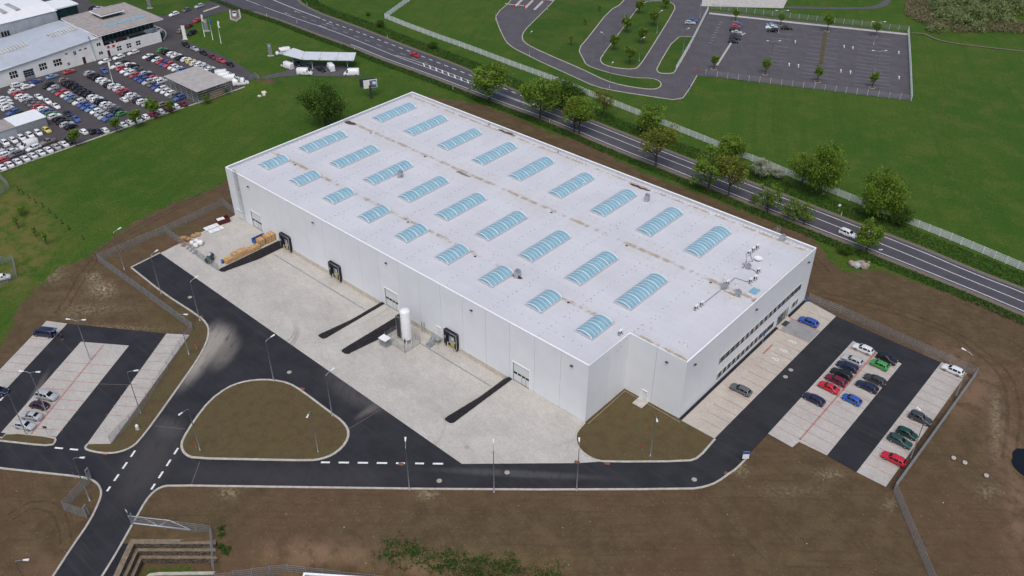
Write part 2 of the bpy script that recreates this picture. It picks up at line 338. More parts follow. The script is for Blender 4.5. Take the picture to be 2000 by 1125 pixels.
# ------------------------------------------------------------------ outlines read off the photograph (picture pixels -> ground metres)
BL, BW, BH, BA, BB = 120.8, 60.5, 13.25, 108.8, 11.94            # warehouse: length, width, height, notch
ISLE = [(500, 741), (532, 741), (564, 747), (590, 762), (647, 805), (670, 822), (682, 838), (682, 856), (670, 875), (650, 890), (628, 898), (605, 901), (500, 899), (378, 896.5), (360, 889), (352, 874), (355, 858), (378, 821), (408, 782), (442, 757), (470, 746)]
NOTCH = [(1143.5, 826.5), (1128, 843), (1125, 856), (1129, 872), (1142, 886), (1161, 897), (1182, 901), (1343, 900), (1364, 893), (1395, 857)]
VERGE_L = [(170, 867), (164, 874), (168, 880), (190, 885), (212, 887), (235, 884), (257, 875), (272, 863), (302, 824), (355, 749), (389, 700), (405, 670), (410, 646), (405, 631), (389, 616), (320, 572), (262, 525.5), (258, 522.5), (257.6, 522), (263, 519.7), (313, 494.5)]
SOUTH_R = [(1730, 951), (1673, 922), (1615, 889.5), (1560.5, 863), (1547.5, 873.7), (1500, 847), (1458, 892.7), (1437, 914.6), (1424, 923), (1399, 941), (1376, 949.5), (1347, 954), (950, 955), (500, 949), (330, 946.5), (312, 951), (298, 960.6), (283, 978), (260, 1019), (226, 1079.5), (198, 1125), (150, 1200)]
SOUTH_L = [(60, 1195), (106, 1125), (140, 1072), (177, 1019), (196, 979), (200.5, 961), (194, 945), (181, 936), (159, 930), (75, 921), (0, 913), (-170, 893)]
ASPH = [(91, 626.5), (131.5, 632), (325, 651.5)]+VERGE_L+[(902, 906), (1180, 902), (1343, 900), (1395, 857), (1633, 617.5), (1836, 707), (1888.5, 728.6)]+SOUTH_R+SOUTH_L+[(-170, 890), (0, 721.5)]
def wl(*p): return list(p)
DOCK = [(17.7, 19.4, 55.2, 53.1), (60.4, 62.4, 91.4, 89.3)]; RY = -16.3
def rampz(y): return -1.15*min(1.0, max(0.0, (y-RY)/9.5))
asph = GP(ASPH)
isle = chaikin(GP(ISLE), 1); notch = GP(NOTCH)

NEAR = [(330, -45), (420, -8), (497, 20), (560, 40), (626, 66), (695, 90), (746, 112), (825, 139.5), (922, 176), (961, 192), (1034, 218), (1092, 240), (1211, 291), (1300, 325), (1400, 366), (1542, 424), (1684, 480), (1886, 560), (2000, 608), (2200, 694)]
FARE = [(520, -60), (560, -25), (577, 0), (590, 12), (624, 28), (660, 41), (699, 55), (761, 80), (823, 104), (886, 127), (932, 147), (990, 173), (1030, 190), (1074, 206), (1155, 238), (1257, 279), (1369, 323), (1500, 372), (1640, 427), (1782, 480), (1900, 531), (2000, 569), (2200, 652)]
nr = chaikin(GP(NEAR), 2, False); fe = chaikin(GP(FARE), 2, False)
def z3(p): return [(900+x/3.2145, y/3.2145) for x, y in p]
OUT = z3([(400, -130), (325, 0), (220, 90), (230, 140), (255, 200), (285, 260), (330, 300), (420, 345), (520, 395), (700, 475), (850, 545), (1000, 575), (1200, 605), (1380, 632), (1430, 560), (1480, 475)])
east = GP(OUT)+GP([(1400, 151), (1778, 196.6), (1773, 64), (1384, 20), (1362, -10), (1390, -60)])
DLR = [(-160, 395), (0, 334), (137, 285.5), (218, 258.5), (311, 224.5), (386, 199), (490, 164), (500, 151), (476, 131), (436, 109), (372, 84), (354, 76), (352, 64), (360, 56), (394, 35), (445, 21), (500, 22), (440, 0), (400, -40), (150, -60), (-300, 40)]
PAD = chaikin(GP([(507, 150), (540, 143), (566, 138), (544, 128), (560, 120), (610, 122), (640, 128), (680, 129), (708, 145), (705, 151), (640, 149), (575, 147.5), (530, 152), (512, 158)]), 1)
# ------------------------------------------------------------------ terrain
DIRT = [(839, 187), (947, 205), (1024, 236), (1074, 258), (1149, 280), (1211, 314), (1264, 339), (1400, 391), (1507, 431), (1578, 456), (1599, 478), (1613, 499), (1642, 527), (1670, 533), (1713, 522), (1755, 538), (1827, 563), (1915, 591), (2000, 627), (2300, 740), (2300, 1500), (-400, 1500), (-300, 800), (0, 680), (39, 599), (60, 570), (103, 535), (117, 521), (149, 512), (199, 481), (249, 442), (320, 403), (419, 368), (444, 350), (520, 330), (700, 250), (800, 200)]
def axis(lo, hi, step, far):
    a = list(np.arange(lo, hi+.01, step)); s = step; x = a[0]
    while x > -far: s *= 1.6; x -= s; a.insert(0, x)
    s = step; x = a[-1]
    while x < far: s *= 1.6; x += s; a.append(x)
    return np.array(a)
gx = axis(-140, 200, .8, 2500); gy = axis(-100, 190, .8, 2500)
X, Y = np.meshgrid(gx, gy); P = np.stack([X.ravel(), Y.ravel()], 1)
def pip(P, poly):
    ins = np.zeros(len(P), bool); p = np.array(poly)
    for i in range(len(p)):
        a, b = p[i-1], p[i]
        c = ((a[1] > P[:, 1]) != (b[1] > P[:, 1])); xs = (b[0]-a[0])*(P[:, 1]-a[1])/((b[1]-a[1]) or 1e-9)+a[0]
        ins ^= c & (P[:, 0] < xs)
    return ins
def sdist(P, poly):
    d = np.full(len(P), 1e9); p = np.array(poly)
    for i in range(len(p)):
        a, b = p[i-1], p[i]; ab = b-a; t = np.clip(((P-a)@ab)/(ab@ab+1e-12), 0, 1); q = P-a-t[:, None]*ab
        d = np.minimum(d, np.hypot(q[:, 0], q[:, 1]))
    return np.where(pip(P, poly), d, -d)
def vnoise(P, s, seed):
    rs = np.random.RandomState(seed); L = rs.rand(256, 256); q = P/s+1000; i = np.floor(q).astype(int); f = q-i; f = f*f*(3-2*f)
    g = lambda a, b: L[(i[:, 0]+a) % 256, (i[:, 1]+b) % 256]
    return (g(0, 0)*(1-f[:, 0])+g(1, 0)*f[:, 0])*(1-f[:, 1])+(g(0, 1)*(1-f[:, 0])+g(1, 1)*f[:, 0])*f[:, 1]
def sst(v, a, b): t = np.clip((v-a)/(b-a), 0, 1); return t*t*(3-2*t)
q = np.concatenate([P, np.zeros((len(P), 1))], 1)-np.array(CAM)
zc = np.maximum(q@_f, 5.0); PXX = 1000+FPX*(q@_rt)/zc; PYY = 562.5+FPX*(q@_dn)/zc
sd = sdist(P, GP(DIRT))
lotL = GP([(91, 626.5), (131.5, 632), (370, 654), (217, 866), (110, 870), (-170, 890), (0, 721.5)])
paved = np.maximum.reduce([sdist(P, asph), sdist(P, lotL), sdist(P, [(-2, -2), (BL+12, -2), (BL+12, BW+1), (-2, BW+1)]), sdist(P, GP([(313, 494), (458, 419), (1143, 826), (1180, 902), (902, 906)])), sdist(P, nr+fe[::-1]), sdist(P, east), sdist(P, GP(DLR)), sdist(P, PAD)])
def gb(x, y, rx, ry): return np.exp(-((PXX-x)/rx)**2-((PYY-y)/ry)**2)
clay = np.clip(gb(1880, 760, 75, 55)+gb(1840, 720, 40, 40)+gb(1990, 1000, 25, 90)+gb(620, 1075, 110, 25)*.9+gb(820, 1095, 90, 20)+gb(120, 590, 60, 30)*.3+gb(110, 1110, 70, 40)*.4+gb(1960, 860, 30, 60)*.8, 0, 1)
pale = np.clip(gb(200, 565, 22, 14)*1.4+gb(180, 540, 14, 8)*1.2+gb(445, 962, 16, 10)*1.2+gb(1450, 920, 10, 14)*.8+gb(1620, 925, 28, 9)*.7+gb(1540, 960, 50, 10)*.35+gb(835, 965, 18, 8)*1.1+gb(95, 530, 26, 18)*.9+gb(1945, 820, 8, 60)*.8+gb(230, 640, 90, 6)*.6+gb(1930, 960, 22, 16)*.5+gb(1740, 985, 10, 14)*.7+gb(195, 600, 60, 10)*.4+gb(150, 610, 40, 12)*.4+gb(300, 1082, 80, 3)*.0, 0, 1)
weed = np.clip(gb(280, 655, 50, 14)*.5+gb(320, 610, 50, 30)*.35+gb(20, 450, 65, 85)*1.8+gb(10, 540, 50, 40)*.8+gb(330, 447, 70, 6)*1.0+gb(420, 1040, 20, 60)*.25+gb(60, 470, 60, 40)*.7+gb(870, 1085, 140, 14)*.6, 0, 1)
sd01 = np.clip(.5+sd/8.0, 0, 1); sd01 = np.clip(sd01-gb(330, 450, 90, 5)*.18-gb(1640, 1090, 80, 8)*.0, 0, 1)
inv = np.clip(-paved/6.0, 0, 1)
soft = (vnoise(P, 9, 1)-.5)*.5+(vnoise(P, 3.1, 2)-.5)*.22+(vnoise(P, 1.6, 3)-.5)*.12
H = -.05+np.where(paved > -2.5, -.03, soft*sst(-paved, 2.5, 8)*np.where(sd > 0, 1.0, .45))
# bank of the far road, spoil heaps, sunken terrace, black pond
slope = sst(PYY, 1066, 1128)*sst(PXX, 405, 425)*(1-sst(PXX, 880, 1240))
H = H-3.4*slope
PIT = GP([(262, 1062), (414, 1063), (418, 1140), (430, 1300), (190, 1300), (226, 1140)])
sp = sdist(P, PIT); H = np.where(sp > -.35, -3.25+.06*soft, H)
sd01 = np.where(sp > 1.0, np.clip(.52-gb(350, 1110, 60, 12)*.5, 0, 1), sd01)
for (x, y, r, h) in ((517, 168, 3.4, 1.6), (500, 163, 2.6, 1.0), (534, 166, 2.2, .9)):
    c = G(x, y); rr = np.hypot(P[:, 0]-c[0], P[:, 1]-c[1]); k = np.exp(-(rr/r)**2); H = H+h*k*(1+.3*(vnoise(P, .9, 5)-.5)); sd01 = np.clip(sd01+k*.45, 0, 1)
pc = G(2025, 903); rr = np.hypot((P[:, 0]-pc[0])/1.0, (P[:, 1]-pc[1])/1.0)
H = H-1.0*(1-sst(rr, 3.0, 5.0))
# hidden space below the warehouse and its dock ramps
under = (P[:, 0] > -.2) & (P[:, 0] < BL-.5) & (P[:, 1] < BW-1) & (P[:, 1] > RY-1.0) & ((P[:, 1] > 1) | ((P[:, 0] > 16) & (P[:, 0] < 93)))
under &= ~((P[:, 0] > BA-.6) & (P[:, 1] < BB+.8))
H = np.where(under, -2.2, H)
ny, nx = X.shape; V = np.stack([P[:, 0], P[:, 1], H], 1).astype(np.float32)
ii = (np.arange(ny-1)[:, None]*nx+np.arange(nx-1)[None]).ravel(); F = np.stack([ii, ii+1, ii+nx+1, ii+nx], 1)
me = bpy.data.meshes.new('ground'); me.vertices.add(len(V)); me.vertices.foreach_set('co', V.ravel()); me.loops.add(F.size); me.loops.foreach_set('vertex_index', F.ravel().astype(np.int32))
me.polygons.add(len(F)); me.polygons.foreach_set('loop_start', np.arange(0, F.size, 4, dtype=np.int32)); me.update(calc_edges=True)
me.polygons.foreach_set('use_smooth', np.ones(len(F), bool))
ca = me.color_attributes.new('zone', 'FLOAT_COLOR', 'POINT'); ca.data.foreach_set('color', np.stack([sd01, clay, pale, weed], 1).astype(np.float32).ravel())
me.materials.append(MT['ground']); tag(link('ground', me), kind='structure')
def ground_z(x, y):
    i = int(np.clip(np.searchsorted(gx, x)-1, 0, nx-2)); j = int(np.clip(np.searchsorted(gy, y)-1, 0, ny-2))
    return float(H.reshape(ny, nx)[j:j+2, i:i+2].mean())

# ------------------------------------------------------------------ roads and paving of the site
Z1, Z2, Z3, Z4 = .004, .010, .016, .022
struct('service_road', MB().poly(asph, Z1), 'asphalt_new')
# yard: flat apron, two sunken dock ramps and their black gravel banks
(a0, a1, a2, a3), (b0, b1, b2, b3) = DOCK
yard = GP([(313, 494.5)])+[(0.0, -.02), (a0, -.02), (a0, RY), (a2, RY), (a2, -.02), (b0, -.02), (b0, RY), (b2, RY), (b2, -.02), (BA, -.02)]+notch[:7]+GP([(1128, 904.5), (902, 906)])
struct('paved_yard', MB().poly(yard, Z2), 'yard_pavers')
for (l0, l1, r0, r1) in DOCK:
    ys = [RY, RY+3.2, RY+6.4, RY+9.5, 0.0]
    m = MB(); m.add([(x, y, rampz(y)+Z2) for y in ys for x in (l1, r1)], [(2*i, 2*i+1, 2*i+3, 2*i+2) for i in range(4)]); struct('dock_ramp', m, 'yard_pavers')
    for (u, v) in ((l0, l1), (r0, r1)):
        s = 1 if v > u else -1; m = MB(); vs = []; fs = []
        for i in range(19):
            y = RY+(0-RY)*(i/18)**1.9; tp = math.sqrt(max(0, 1-max(0, 1-(y-RY)/.8)**2)); c = (u+v)/2; hw = abs(v-u)/2*tp
            for j in range(6):
                x = c-s*hw+s*2*hw*j/5; z = rampz(y)*max(0, (j/5-.42)/.58)+.05+(.09*math.sin(math.pi*j/5))*tp+random.uniform(-.04, .05)*(0 < j < 5); vs.append((x, y, z))
        for i in range(18):
            for j in range(5): fs.append((i*6+j, i*6+j+1, (i+1)*6+j+1, (i+1)*6+j) if s > 0 else (i*6+j+1, i*6+j, (i+1)*6+j, (i+1)*6+j+1))
        m.add(vs, fs, 0, False)
        o = m.build('gravel_bank', 'basalt'); tag(o, kind='structure')
        nose = [((u+v)/2+math.cos(t)*(abs(v-u)/2+.1), RY+.7-math.sin(t)*.95) for t in np.linspace(0, math.pi, 9)]
        if s > 0: nose = nose[::-1]                       # start on the yard side
        m = MB(); m.sweep([(u-.1*s, -.1)]+nose[:-1], -.08, .08, -.1, .09); struct('kerb', m, 'kerb')
        ir = [(v+.1*s, y) for y in np.linspace(RY+.7, -.1, 14)]; m = MB(); N = len(ir)
        m.add([(x+dx_, y, rampz(y)+dz) for x, y in ir for dx_, dz in ((-.08, -.1), (-.08, .09), (.08, .09), (.08, -.1))], [(4*a+b, 4*a+b+1, 4*a+b+5, 4*a+b+4) for a in range(N-1) for b in range(3)]); struct('kerb', m, 'kerb')
# drain channel in the ramps
for x0, x1 in ((20.0, 52.5), (63.0, 89.0)):
    m = MB(); x = x0
    while x < x1: m.box(x, min(x+1.9, x1), -3.42, -3.12, -1.15, -1.15+.03); x += 2.0
    struct('drain_channel', m, 'galv')
# oval island, notch bed, verges: soil raised inside a kerb
def bed(name, p, mat, kw=.38, h=.13, kerb=True, z=.10):
    if area(p) < 0: p = p[::-1]
    struct(name, MB().poly(p, z), mat)
    if kerb: m = MB(); m.sweep(p+[p[0]], -.05, kw, -.05, h, closed=False); struct('kerb', m, 'kerb')
bed('island_bed', isle, 'soil')
nb = chaikin(notch, 1, False)+[(BL+1.0, BB-.75), (BA-.0, BB-.75)]
nb = [p for p in chaikin(notch, 1, False)]+GP([(1329, 821)])+[(BL, BB), (BA, BB), (BA, 0)]
struct('notch_bed', MB().poly(nb, .09), 'soil'); m = MB(); m.sweep(chaikin(notch, 1, False), -.32, .06, -.05, .13); struct('kerb', m, 'kerb')
def kerbline(px, w0=-.32, w1=.05, h=.12, n=1, z0=-.06):
    p = chaikin(GP(px), n, False); m = MB(); m.sweep(p, w0, w1, z0, h); struct('kerb', m, 'kerb'); return p
verge = chaikin(GP(VERGE_L), 1, False)
struct('verge_bed', MB().poly(GP([(217, 866)])+verge[:-9][:0]+GP(VERGE_L[:15])+GP([(377, 645), (371, 653.5)]), .02), 'soil')
kerbline(VERGE_L, -.03, .34, .12)
kerbline(SOUTH_R[6:], -.03, .31, .12); kerbline(SOUTH_L, -.03, .31, .12)
kerbline([(170, 867), (190, 866.5), (217, 866)], -.1, .1, .1, 0)
bed('lot_end_bed', chaikin(GP([(2, 858), (15, 843.5), (108, 853.5), (111, 861), (102, 872), (50, 868), (-170, 842), (-170, 836)]), 1), 'soil', .3)
# parking lots
struct('office_forecourt', MB().poly([(BL, BB), (BL, BW+.4)]+GP([(1633, 617.5), (1395, 857), (1329, 821)]), Z2), 'walk_pavers')
struct('parking_bays', MB().poly(GP([(1666, 666), (1761, 710.4), (1615, 889.5), (1560.5, 863), (1547.5, 873.7), (1500, 847)]), Z2), 'lot_pavers')
struct('parking_bays', MB().poly(GP([(1839, 707.5), (1888.5, 728.6), (1730, 951), (1673, 922)]), Z2), 'lot_pavers')
struct('parking_bays', MB().poly(GP([(325, 651.5), (370, 654), (217, 866), (170, 867)]), Z2), 'lot_pavers')
struct('parking_bays', MB().poly(GP([(158, 667.5), (252, 675), (110, 853), (2, 845)]), Z2), 'lot_pavers')
struct('parking_bays', MB().poly(GP([(91, 626.5), (131.5, 632), (-130, 912), (-170, 890), (0, 721.5)]), Z2), 'lot_pavers')
def line(p, q, wd, z, m): m.strip([p, q], -wd/2, wd/2, z)
def lerp(a, b, t): return (a[0]+(b[0]-a[0])*t, a[1]+(b[1]-a[1])*t)
def bays(name, a, b, c, d, ts, mat='paint_red', wd=.12, z=Z3):           # lines from edge a-b to edge c-d at fractions ts
    m = MB()
    for t in ts: line(lerp(a, b, t), lerp(c, d, t), wd, z, m)
    struct(name, m, mat)
struct('entrance_paving', MB().poly([(121.9, 47.75), (128.2, 47.75), (128.2, 52.5), (121.9, 52.5)], Z3), 'grey_pavers')
m = MB()
for y in (57.2, 52.6, 47.6, 43.85, 40.37, 36.8, 34.4, 31.93, 29.45, 26.97, 24.5, 22.0, 19.5, 17.0, 14.6): line((123.4, y), (128.3, y), .13, Z4, m)
for y in [53.9-2.47*i for i in range(1, 14)]: line((134.6, y), (144.5, y), .11, Z4, m)
for y in [58.4-2.46*i for i in range(0, 15)]: line((150.3, y), (155.0, y), .11, Z4, m)
struct('stall_lines', m, 'paint_red')
struct('centre_line', MB().poly([(139.3, 21.5), (139.6, 21.5), (139.6, 53.8), (139.3, 53.8)], Z4), 'paint_red')
La, Lb = (27.97-.35*9.82*.28, -52.55+.36), (37.79, -67.08); u = (.56, -.828)
m = MB(); S0 = (24.0, -46.65); 
for i in range(10):
    b = (27.2+u[0]*2.53*i, -51.4+u[1]*2.53*i)
    if i < 8: line((b[0]-4.1, b[1]-2.9), (b[0]+4.1, b[1]+2.9), .11, Z4, m)
    c = (31.9+u[0]*2.53*(i+.3), -35.2+u[1]*2.53*(i+.3)); line((c[0]-1.9, c[1]-1.4), (c[0]+1.9, c[1]+1.4), .11, Z4, m)
    c = (9.9+u[0]*2.53*(i+1.0), -49.6+u[1]*2.53*(i+1.0))
    if i < 6: line((c[0]-1.9, c[1]-1.5), (c[0]+1.9, c[1]+1.0), .11, Z4, m)
struct('stall_lines', m, 'paint_red')
m = MB(); line((23.9, -46.6), (38.0, -67.4), .28, Z4+.004, m); struct('centre_line', m, 'paint_red')
struct('red_paving_strip', MB().poly([(122.9, 38.5), (123.3, 38.5), (123.3, 42.3), (122.9, 42.3)], Z3).poly([(121.2, 47.4), (123.3, 47.4), (123.3, 47.72), (121.2, 47.72)], Z3).poly([(121.2, 52.55), (123.6, 52.55), (123.6, 52.85), (121.2, 52.85)], Z3), 'red_pavers')
struct('doormat_grating', MB().poly([(121.25, 49.3), (122.3, 49.3), (122.3, 51.3), (121.25, 51.3)], Z4), 'dark_metal')
def wheelchair(c, rz):
    m = MB(); ring = [(math.cos(t)*.40, math.sin(t)*.40) for t in np.linspace(0, 2*math.pi, 17)]
    m.strip(ring, -.09, .09, 0); m.strip([(.05, .35), (-.05, 1.05)], -.08, .08, .001); m.strip([(-.35, .85), (.25, .95)], -.07, .07, .002)
    m.add([(math.cos(t)*.16-.06, math.sin(t)*.16+1.25, 0) for t in np.linspace(0, 2*math.pi, 10)[:-1]], [tuple(range(9))])
    o = m.build('wheelchair_marking', 'paint_white', None, (c[0], c[1], Z4), rz); o.scale = (.85, .85, 1); tag(o, kind='structure')
for y in (45.8, 42.1, 38.6): wheelchair((126.0, y), R_(90))

# ------------------------------------------------------------------ road markings of the site
def dashes(px, dash, gap, wd, z, mat, n=0, t0=0.0):
    p = chaikin(GP(px), n, False); L = plen(p); m = MB(); s = t0; st = .25; dense = resample(p, st)
    while s < L:
        seg = dense[int(s/st):int(min(s+dash, L)/st)+1]
        if len(seg) > 1: m.strip(seg, -wd/2, wd/2, z)
        s += dash+gap
    return m
for seg in ([(264, 880), (208, 961)], [(348, 875), (295, 957)]): struct('give_way_dashes', dashes(seg, 1.6, 1.2, .35, Z3, 'paint_white'), 'paint_white')
struct('give_way_dashes', dashes([(627, 903), (882, 906)], 1.65, 1.55, .38, Z3, 'paint_white'), 'paint_white')
struct('give_way_dashes', dashes([(107, 874.5), (157, 879)], 1.5, 1.3, .35, Z3, 'paint_white'), 'paint_white')
# seams between asphalt lanes
m = MB()
for a, b in (((681, 838), (743, 800)), ((302, 832), (362, 838)), ((390, 902), (374, 946)), ((268, 752), (195, 750))): line(G(*a), G(*b), .10, Z2, m)
struct('asphalt_seam', m, 'gravel')
# manhole covers and gully grates
for i, (x, y) in enumerate([(858, 939), (990.5, 922.8), (1356, 936.5), (565, 727), (371, 580.5), (1544.5, 722.5), (1534, 736), (1638, 786), (912, 874)]):
    c = G(x, y); m = MB(); m.lathe([(.46, 0), (.46, .018), (.38, .026)], n=16); m.lathe([(.30, .026), (.28, .034)], n=12)
    o = m.build('manhole_cover', 'cast_iron', None, (c[0], c[1], Z2))
    tag(o, ['round pale manhole cover in the front road beneath the leftmost of three lamps', 'round manhole cover in the front road right of the middle lamp', 'round manhole cover where the front road starts to bend', 'round manhole cover beside the top of the soil island', 'round manhole cover in the dead end of the yard road', 'upper of two manhole covers in the road before the office', 'lower of two manhole covers in the road before the office', 'manhole cover in the paving behind the small blue hatchback', 'faint manhole cover in the yard paving near its front edge'][i], 'manhole cover', 'manhole covers of the site roads')
for i, (x, y) in enumerate([(393, 619), (590, 760), (783, 906.5), (1186, 905), (1420, 925), (206, 886), (1127, 903)]):
    c = G(x, y); m = MB(); m.box(-.45, .45, -.32, .32, 0, .03); m.box(-.35, .35, -.22, .22, .03, .036)
    tag(m.build('gully_grate', 'drain_rust', None, (c[0], c[1], Z3), random.uniform(-.8, .8)), 'rust brown gully grate at the kerb, '+['end of the yard road', 'top right of the soil island', 'in the line of white dashes', 'below the planted corner bed', 'outside of the front bend', 'beside the left parking lot', 'foot of the corner lamp'][i], 'drain grate', 'gully grates along the kerbs')

# ------------------------------------------------------------------ highway
# the near line runs with the road on its left (+ offset)
sgn = 1 if (offset(nr, 3)[len(nr)//2][1] > nr[len(nr)//2][1]) else -1
hw = offset(nr, -.55*sgn)+offset(fe, .35*sgn)[::-1]
struct('road_shoulder', MB().poly(offset(nr, -1.9*sgn)+offset(fe, 1.5*sgn)[::-1], .0), 'gravel')
struct('highway', MB().poly(hw, .03), 'asphalt_road')
zr, mm = .036, MB()
mm.strip([p for p in nr if p[0] > -75], -.1, .1, zr)
struct('edge_line', mm, 'paint_white')
fs = chaikin(GP([(1080, 211), (1155, 240.5), (1257, 281.5), (1369, 325.5), (1500, 375), (1640, 430), (1782, 483.5), (1900, 534), (2000, 572.5), (2200, 656)]), 1, False); mm = MB(); mm.strip(fs, -.1, .1, zr); struct('edge_line', mm, 'paint_white')
mm = MB(); mm.strip(chaikin(GP([(520, -6), (560, 11), (590, 22.5), (626, 36)]), 1, False), -.13, .13, zr); struct('edge_line', mm, 'paint_white')
struct('lane_dashes', dashes([(630, 38), (710, 66.7), (794, 98), (852, 121), (926, 150), (990, 175), (1030, 192), (1072, 208)], 2.0, 2.0, .26, zr, 0), 'paint_white')
struct('lane_dashes', dashes([(589, 31.5), (650, 54), (700, 73), (770, 99.5), (836, 124.5)], 3.0, 3.4, .2, zr, 0), 'paint_worn')
CEN = [(470, -4), (560, 30), (650, 60), (740, 96), (773, 110), (820, 127), (860, 141.5), (922, 164.6), (981, 186), (1031, 204.4), (1080, 223), (1143, 247.5), (1257, 293), (1363, 335), (1439, 365.5), (1544, 406), (1640, 444.6), (1712, 472), (1900, 549.6), (2000, 590), (2200, 674)]
mm = MB(); cen = chaikin(GP(CEN), 1, False); mm.strip(cen, -.09, .09, zr); struct('centre_line', mm, 'paint_white')
up = chaikin(GP([(773, 108), (820, 121.5), (870, 140), (922, 159.6), (981, 183.4), (1031, 203)]), 1, False); mm = MB(); mm.strip(up, -.08, .08, zr); 
for (x, y) in [(828, 126.5), (840, 131), (852, 135.5), (864, 140), (876, 145), (888.5, 150), (901, 155), (914, 160)]: line(G(x-1.2, y-3.2), G(x+1.2, y+3.2), .35, zr+.004, mm)
struct('hatched_strip', mm, 'paint_white')
for (x, y) in ((634, 53.5), (566, 28.5), (512, 12), (648, 49), (585, 25)):
    a = HD(x, y, 12, 4.4); m = MB(); m.strip([(-2.2, 0), (1.0, 0)], -.12, .12, 0); m.add([(-2.2, .55, 0), (-3.4, 0, 0), (-2.2, -.55, 0)], [(0, 1, 2)]); c = G(x, y)
    tag(m.build('lane_arrow', 'paint_worn', None, (c[0], c[1], zr), a), kind='structure')

# ------------------------------------------------------------------ lots beyond the highway
struct('access_roads', MB().poly(east, .01), 'asphalt_old')
LENS = z3([(690, -130), (590, 0), (460, 130), (395, 195), (380, 235), (395, 265), (440, 295), (560, 350), (700, 410), (800, 455), (900, 505), (1000, 535), (1150, 560), (1220, 562), (1255, 548), (1262, 522), (1232, 500), (1180, 490), (1100, 490), (980, 470), (870, 440), (790, 410), (770, 370), (738, 310), (800, 240), (930, 70), (1020, 20), (1120, -130)])
MID = z3([(1100, 60), (1000, 200), (880, 355), (873, 385), (900, 410), (980, 430), (1090, 437), (1125, 415), (1200, 300), (1345, 65), (1345, 35), (1320, 15), (1250, 5), (1150, 10)])
TRI = z3([(1345, 232), (1225, 430), (1235, 455), (1262, 463), (1330, 463), (1350, 448), (1468, 240), (1440, 230)])
for nm, p in (('lawn_island', LENS), ('lawn_island', MID), ('lawn_island', TRI)): bed(nm, chaikin(GP(p), 1), 'lawn', .3, .14, True, .12)
m = MB(); m.sweep(chaikin(GP(OUT), 1, False), -.3, 0, -.05, .08); struct('kerb', m, 'kerb')
m = MB(); m.sweep(GP([(1386, 25), (1560, 44), (1773, 66)]), -1.6, 0, -.02, .12); struct('car_park_edge', m, 'concrete')
m = MB(); m.sweep(GP([(1455, 65), (1432, 78), (1400, 128)]), -.35, .35, 0, .14); struct('kerb', m, 'kerb')
def z4(x, y): return (1400+x/3.215, y/3.215)
m = MB()
for (xa, ya, xb, yb, xc, yc, xd, yd, n) in ((600, 195, 680, 205, 530, 480, 620, 490, 12), (690, 205, 770, 215, 650, 490, 745, 500, 11), (890, 225, 985, 240, 862, 530, 970, 545, 14), (1005, 240, 1090, 250, 975, 545, 1085, 555, 14), (390, 210, 470, 220, 330, 400, 420, 410, 9)):
    for i in range(n):
        t = i/(n-1); a = lerp((xa, ya), (xc, yc), t**.9); b = lerp((xb, yb), (xd, yd), t**.9); line(G(*z4(*a)), G(*z4(*b)), .11, .02, m)
for i in range(9): x, y = 1620-8*i, 139+16*i; line(G(*z3([(x, y)])[0]), G(*z3([(x+22, y+3)])[0]), .25, .02, m)
struct('stall_lines', m, 'paint_worn')
for (x, y) in [(493, 262), (455, 405), (513, 413), (800, 292), (780, 445), (855, 300), (840, 453), (1143, 330), (1145, 487)]:
    m = MB(); m.strip([(-1.6, 0), (.7, 0)], -.1, .1, 0); m.add([(.7, .35, 0), (.7, -.35, 0), (1.7, 0, 0)], [(0, 1, 2)]); c = G(*z4(x, y)); a = HD(*z4(x, y), 0, -8)
    tag(m.build('bay_arrow', 'paint_white', None, (c[0], c[1], .02), a), kind='structure')
struct('planted_median', MB().sweep(GP([z4(685, 195), z4(672, 260), z4(655, 400)]), -.6, .6, 0, .13), 'soil')
struct('concrete_apron', MB().poly(GP([(1368, 12), (1388, -50), (1560, -40), (1535, 5), (1530, 16)]), .012), 'concrete')
struct('footpath', MB().poly(chaikin(GP([(1533, 12), (1600, 13.5), (1680, 15), (1715, 10), (1725, 0), (1735, -20), (1748, -20), (1741, 2), (1728, 14), (1700, 18), (1640, 18.5), (1532, 17)]), 1), .012), 'asphalt_old')
struct('dirt_track', MB().strip(chaikin(GP([(1780, 65), (1805, 66), (1822, 75), (1845, 82), (1900, 90), (2000, 101), (2120, 112)]), 2, False), -.45, .45, .16), 'gravel')
# barrier lanes of the access road
for i, ((x0, y0), (x1, y1)) in enumerate((((343, 40), (395, -12)), ((403, 52), (462, -6)), ((462, 62), (520, 5)))):
    m = MB(); m.sweep(GP(z3([(x0, y0), (x1, y1)])), -.55, .55, 0, .15); struct('lane_divider', m, 'kerb')

# ------------------------------------------------------------------ dealer yard
struct('dealer_yard', MB().poly(GP(DLR), .012), 'asphalt_dealer')
struct('lawn_patch', MB().poly(chaikin(GP([(160, -20), (168, 0), (190, 11), (280, 28), (327, 32), (372, 20), (398, 9), (413, 0), (395, -30)]), 1), .03), 'lawn')
m = MB(); m.sweep(GP([(0, 335), (137, 286.5), (311, 225.5), (490, 165)]), -.5, .1, -.05, .06); struct('kerb', m, 'kerb')
struct('gravel_pad', MB().poly(PAD, .015), 'asphalt_old')
struct('display_pad', MB().poly(GP([(449, 22), (467, 20), (470, 36), (462, 41), (451, 38)]), .2), 'gravel'); m = MB(); m.sweep(GP([(449, 21), (451, 38), (462, 41.5), (470, 36), (467, 20)]), -.25, .25, -.1, .4); struct('kerb', m, 'kerb')
m = MB(); m.sweep(GP([(398, 23), (428, 12.5)]), -.5, .5, 0, .2); struct('kerb', m, 'kerb')
m = MB(); m.sweep(chaikin(GP([(300, 50), (320, 58), (326, 67), (318, 79)]), 1, False), -.2, .2, 0, .14); struct('kerb', m, 'kerb')

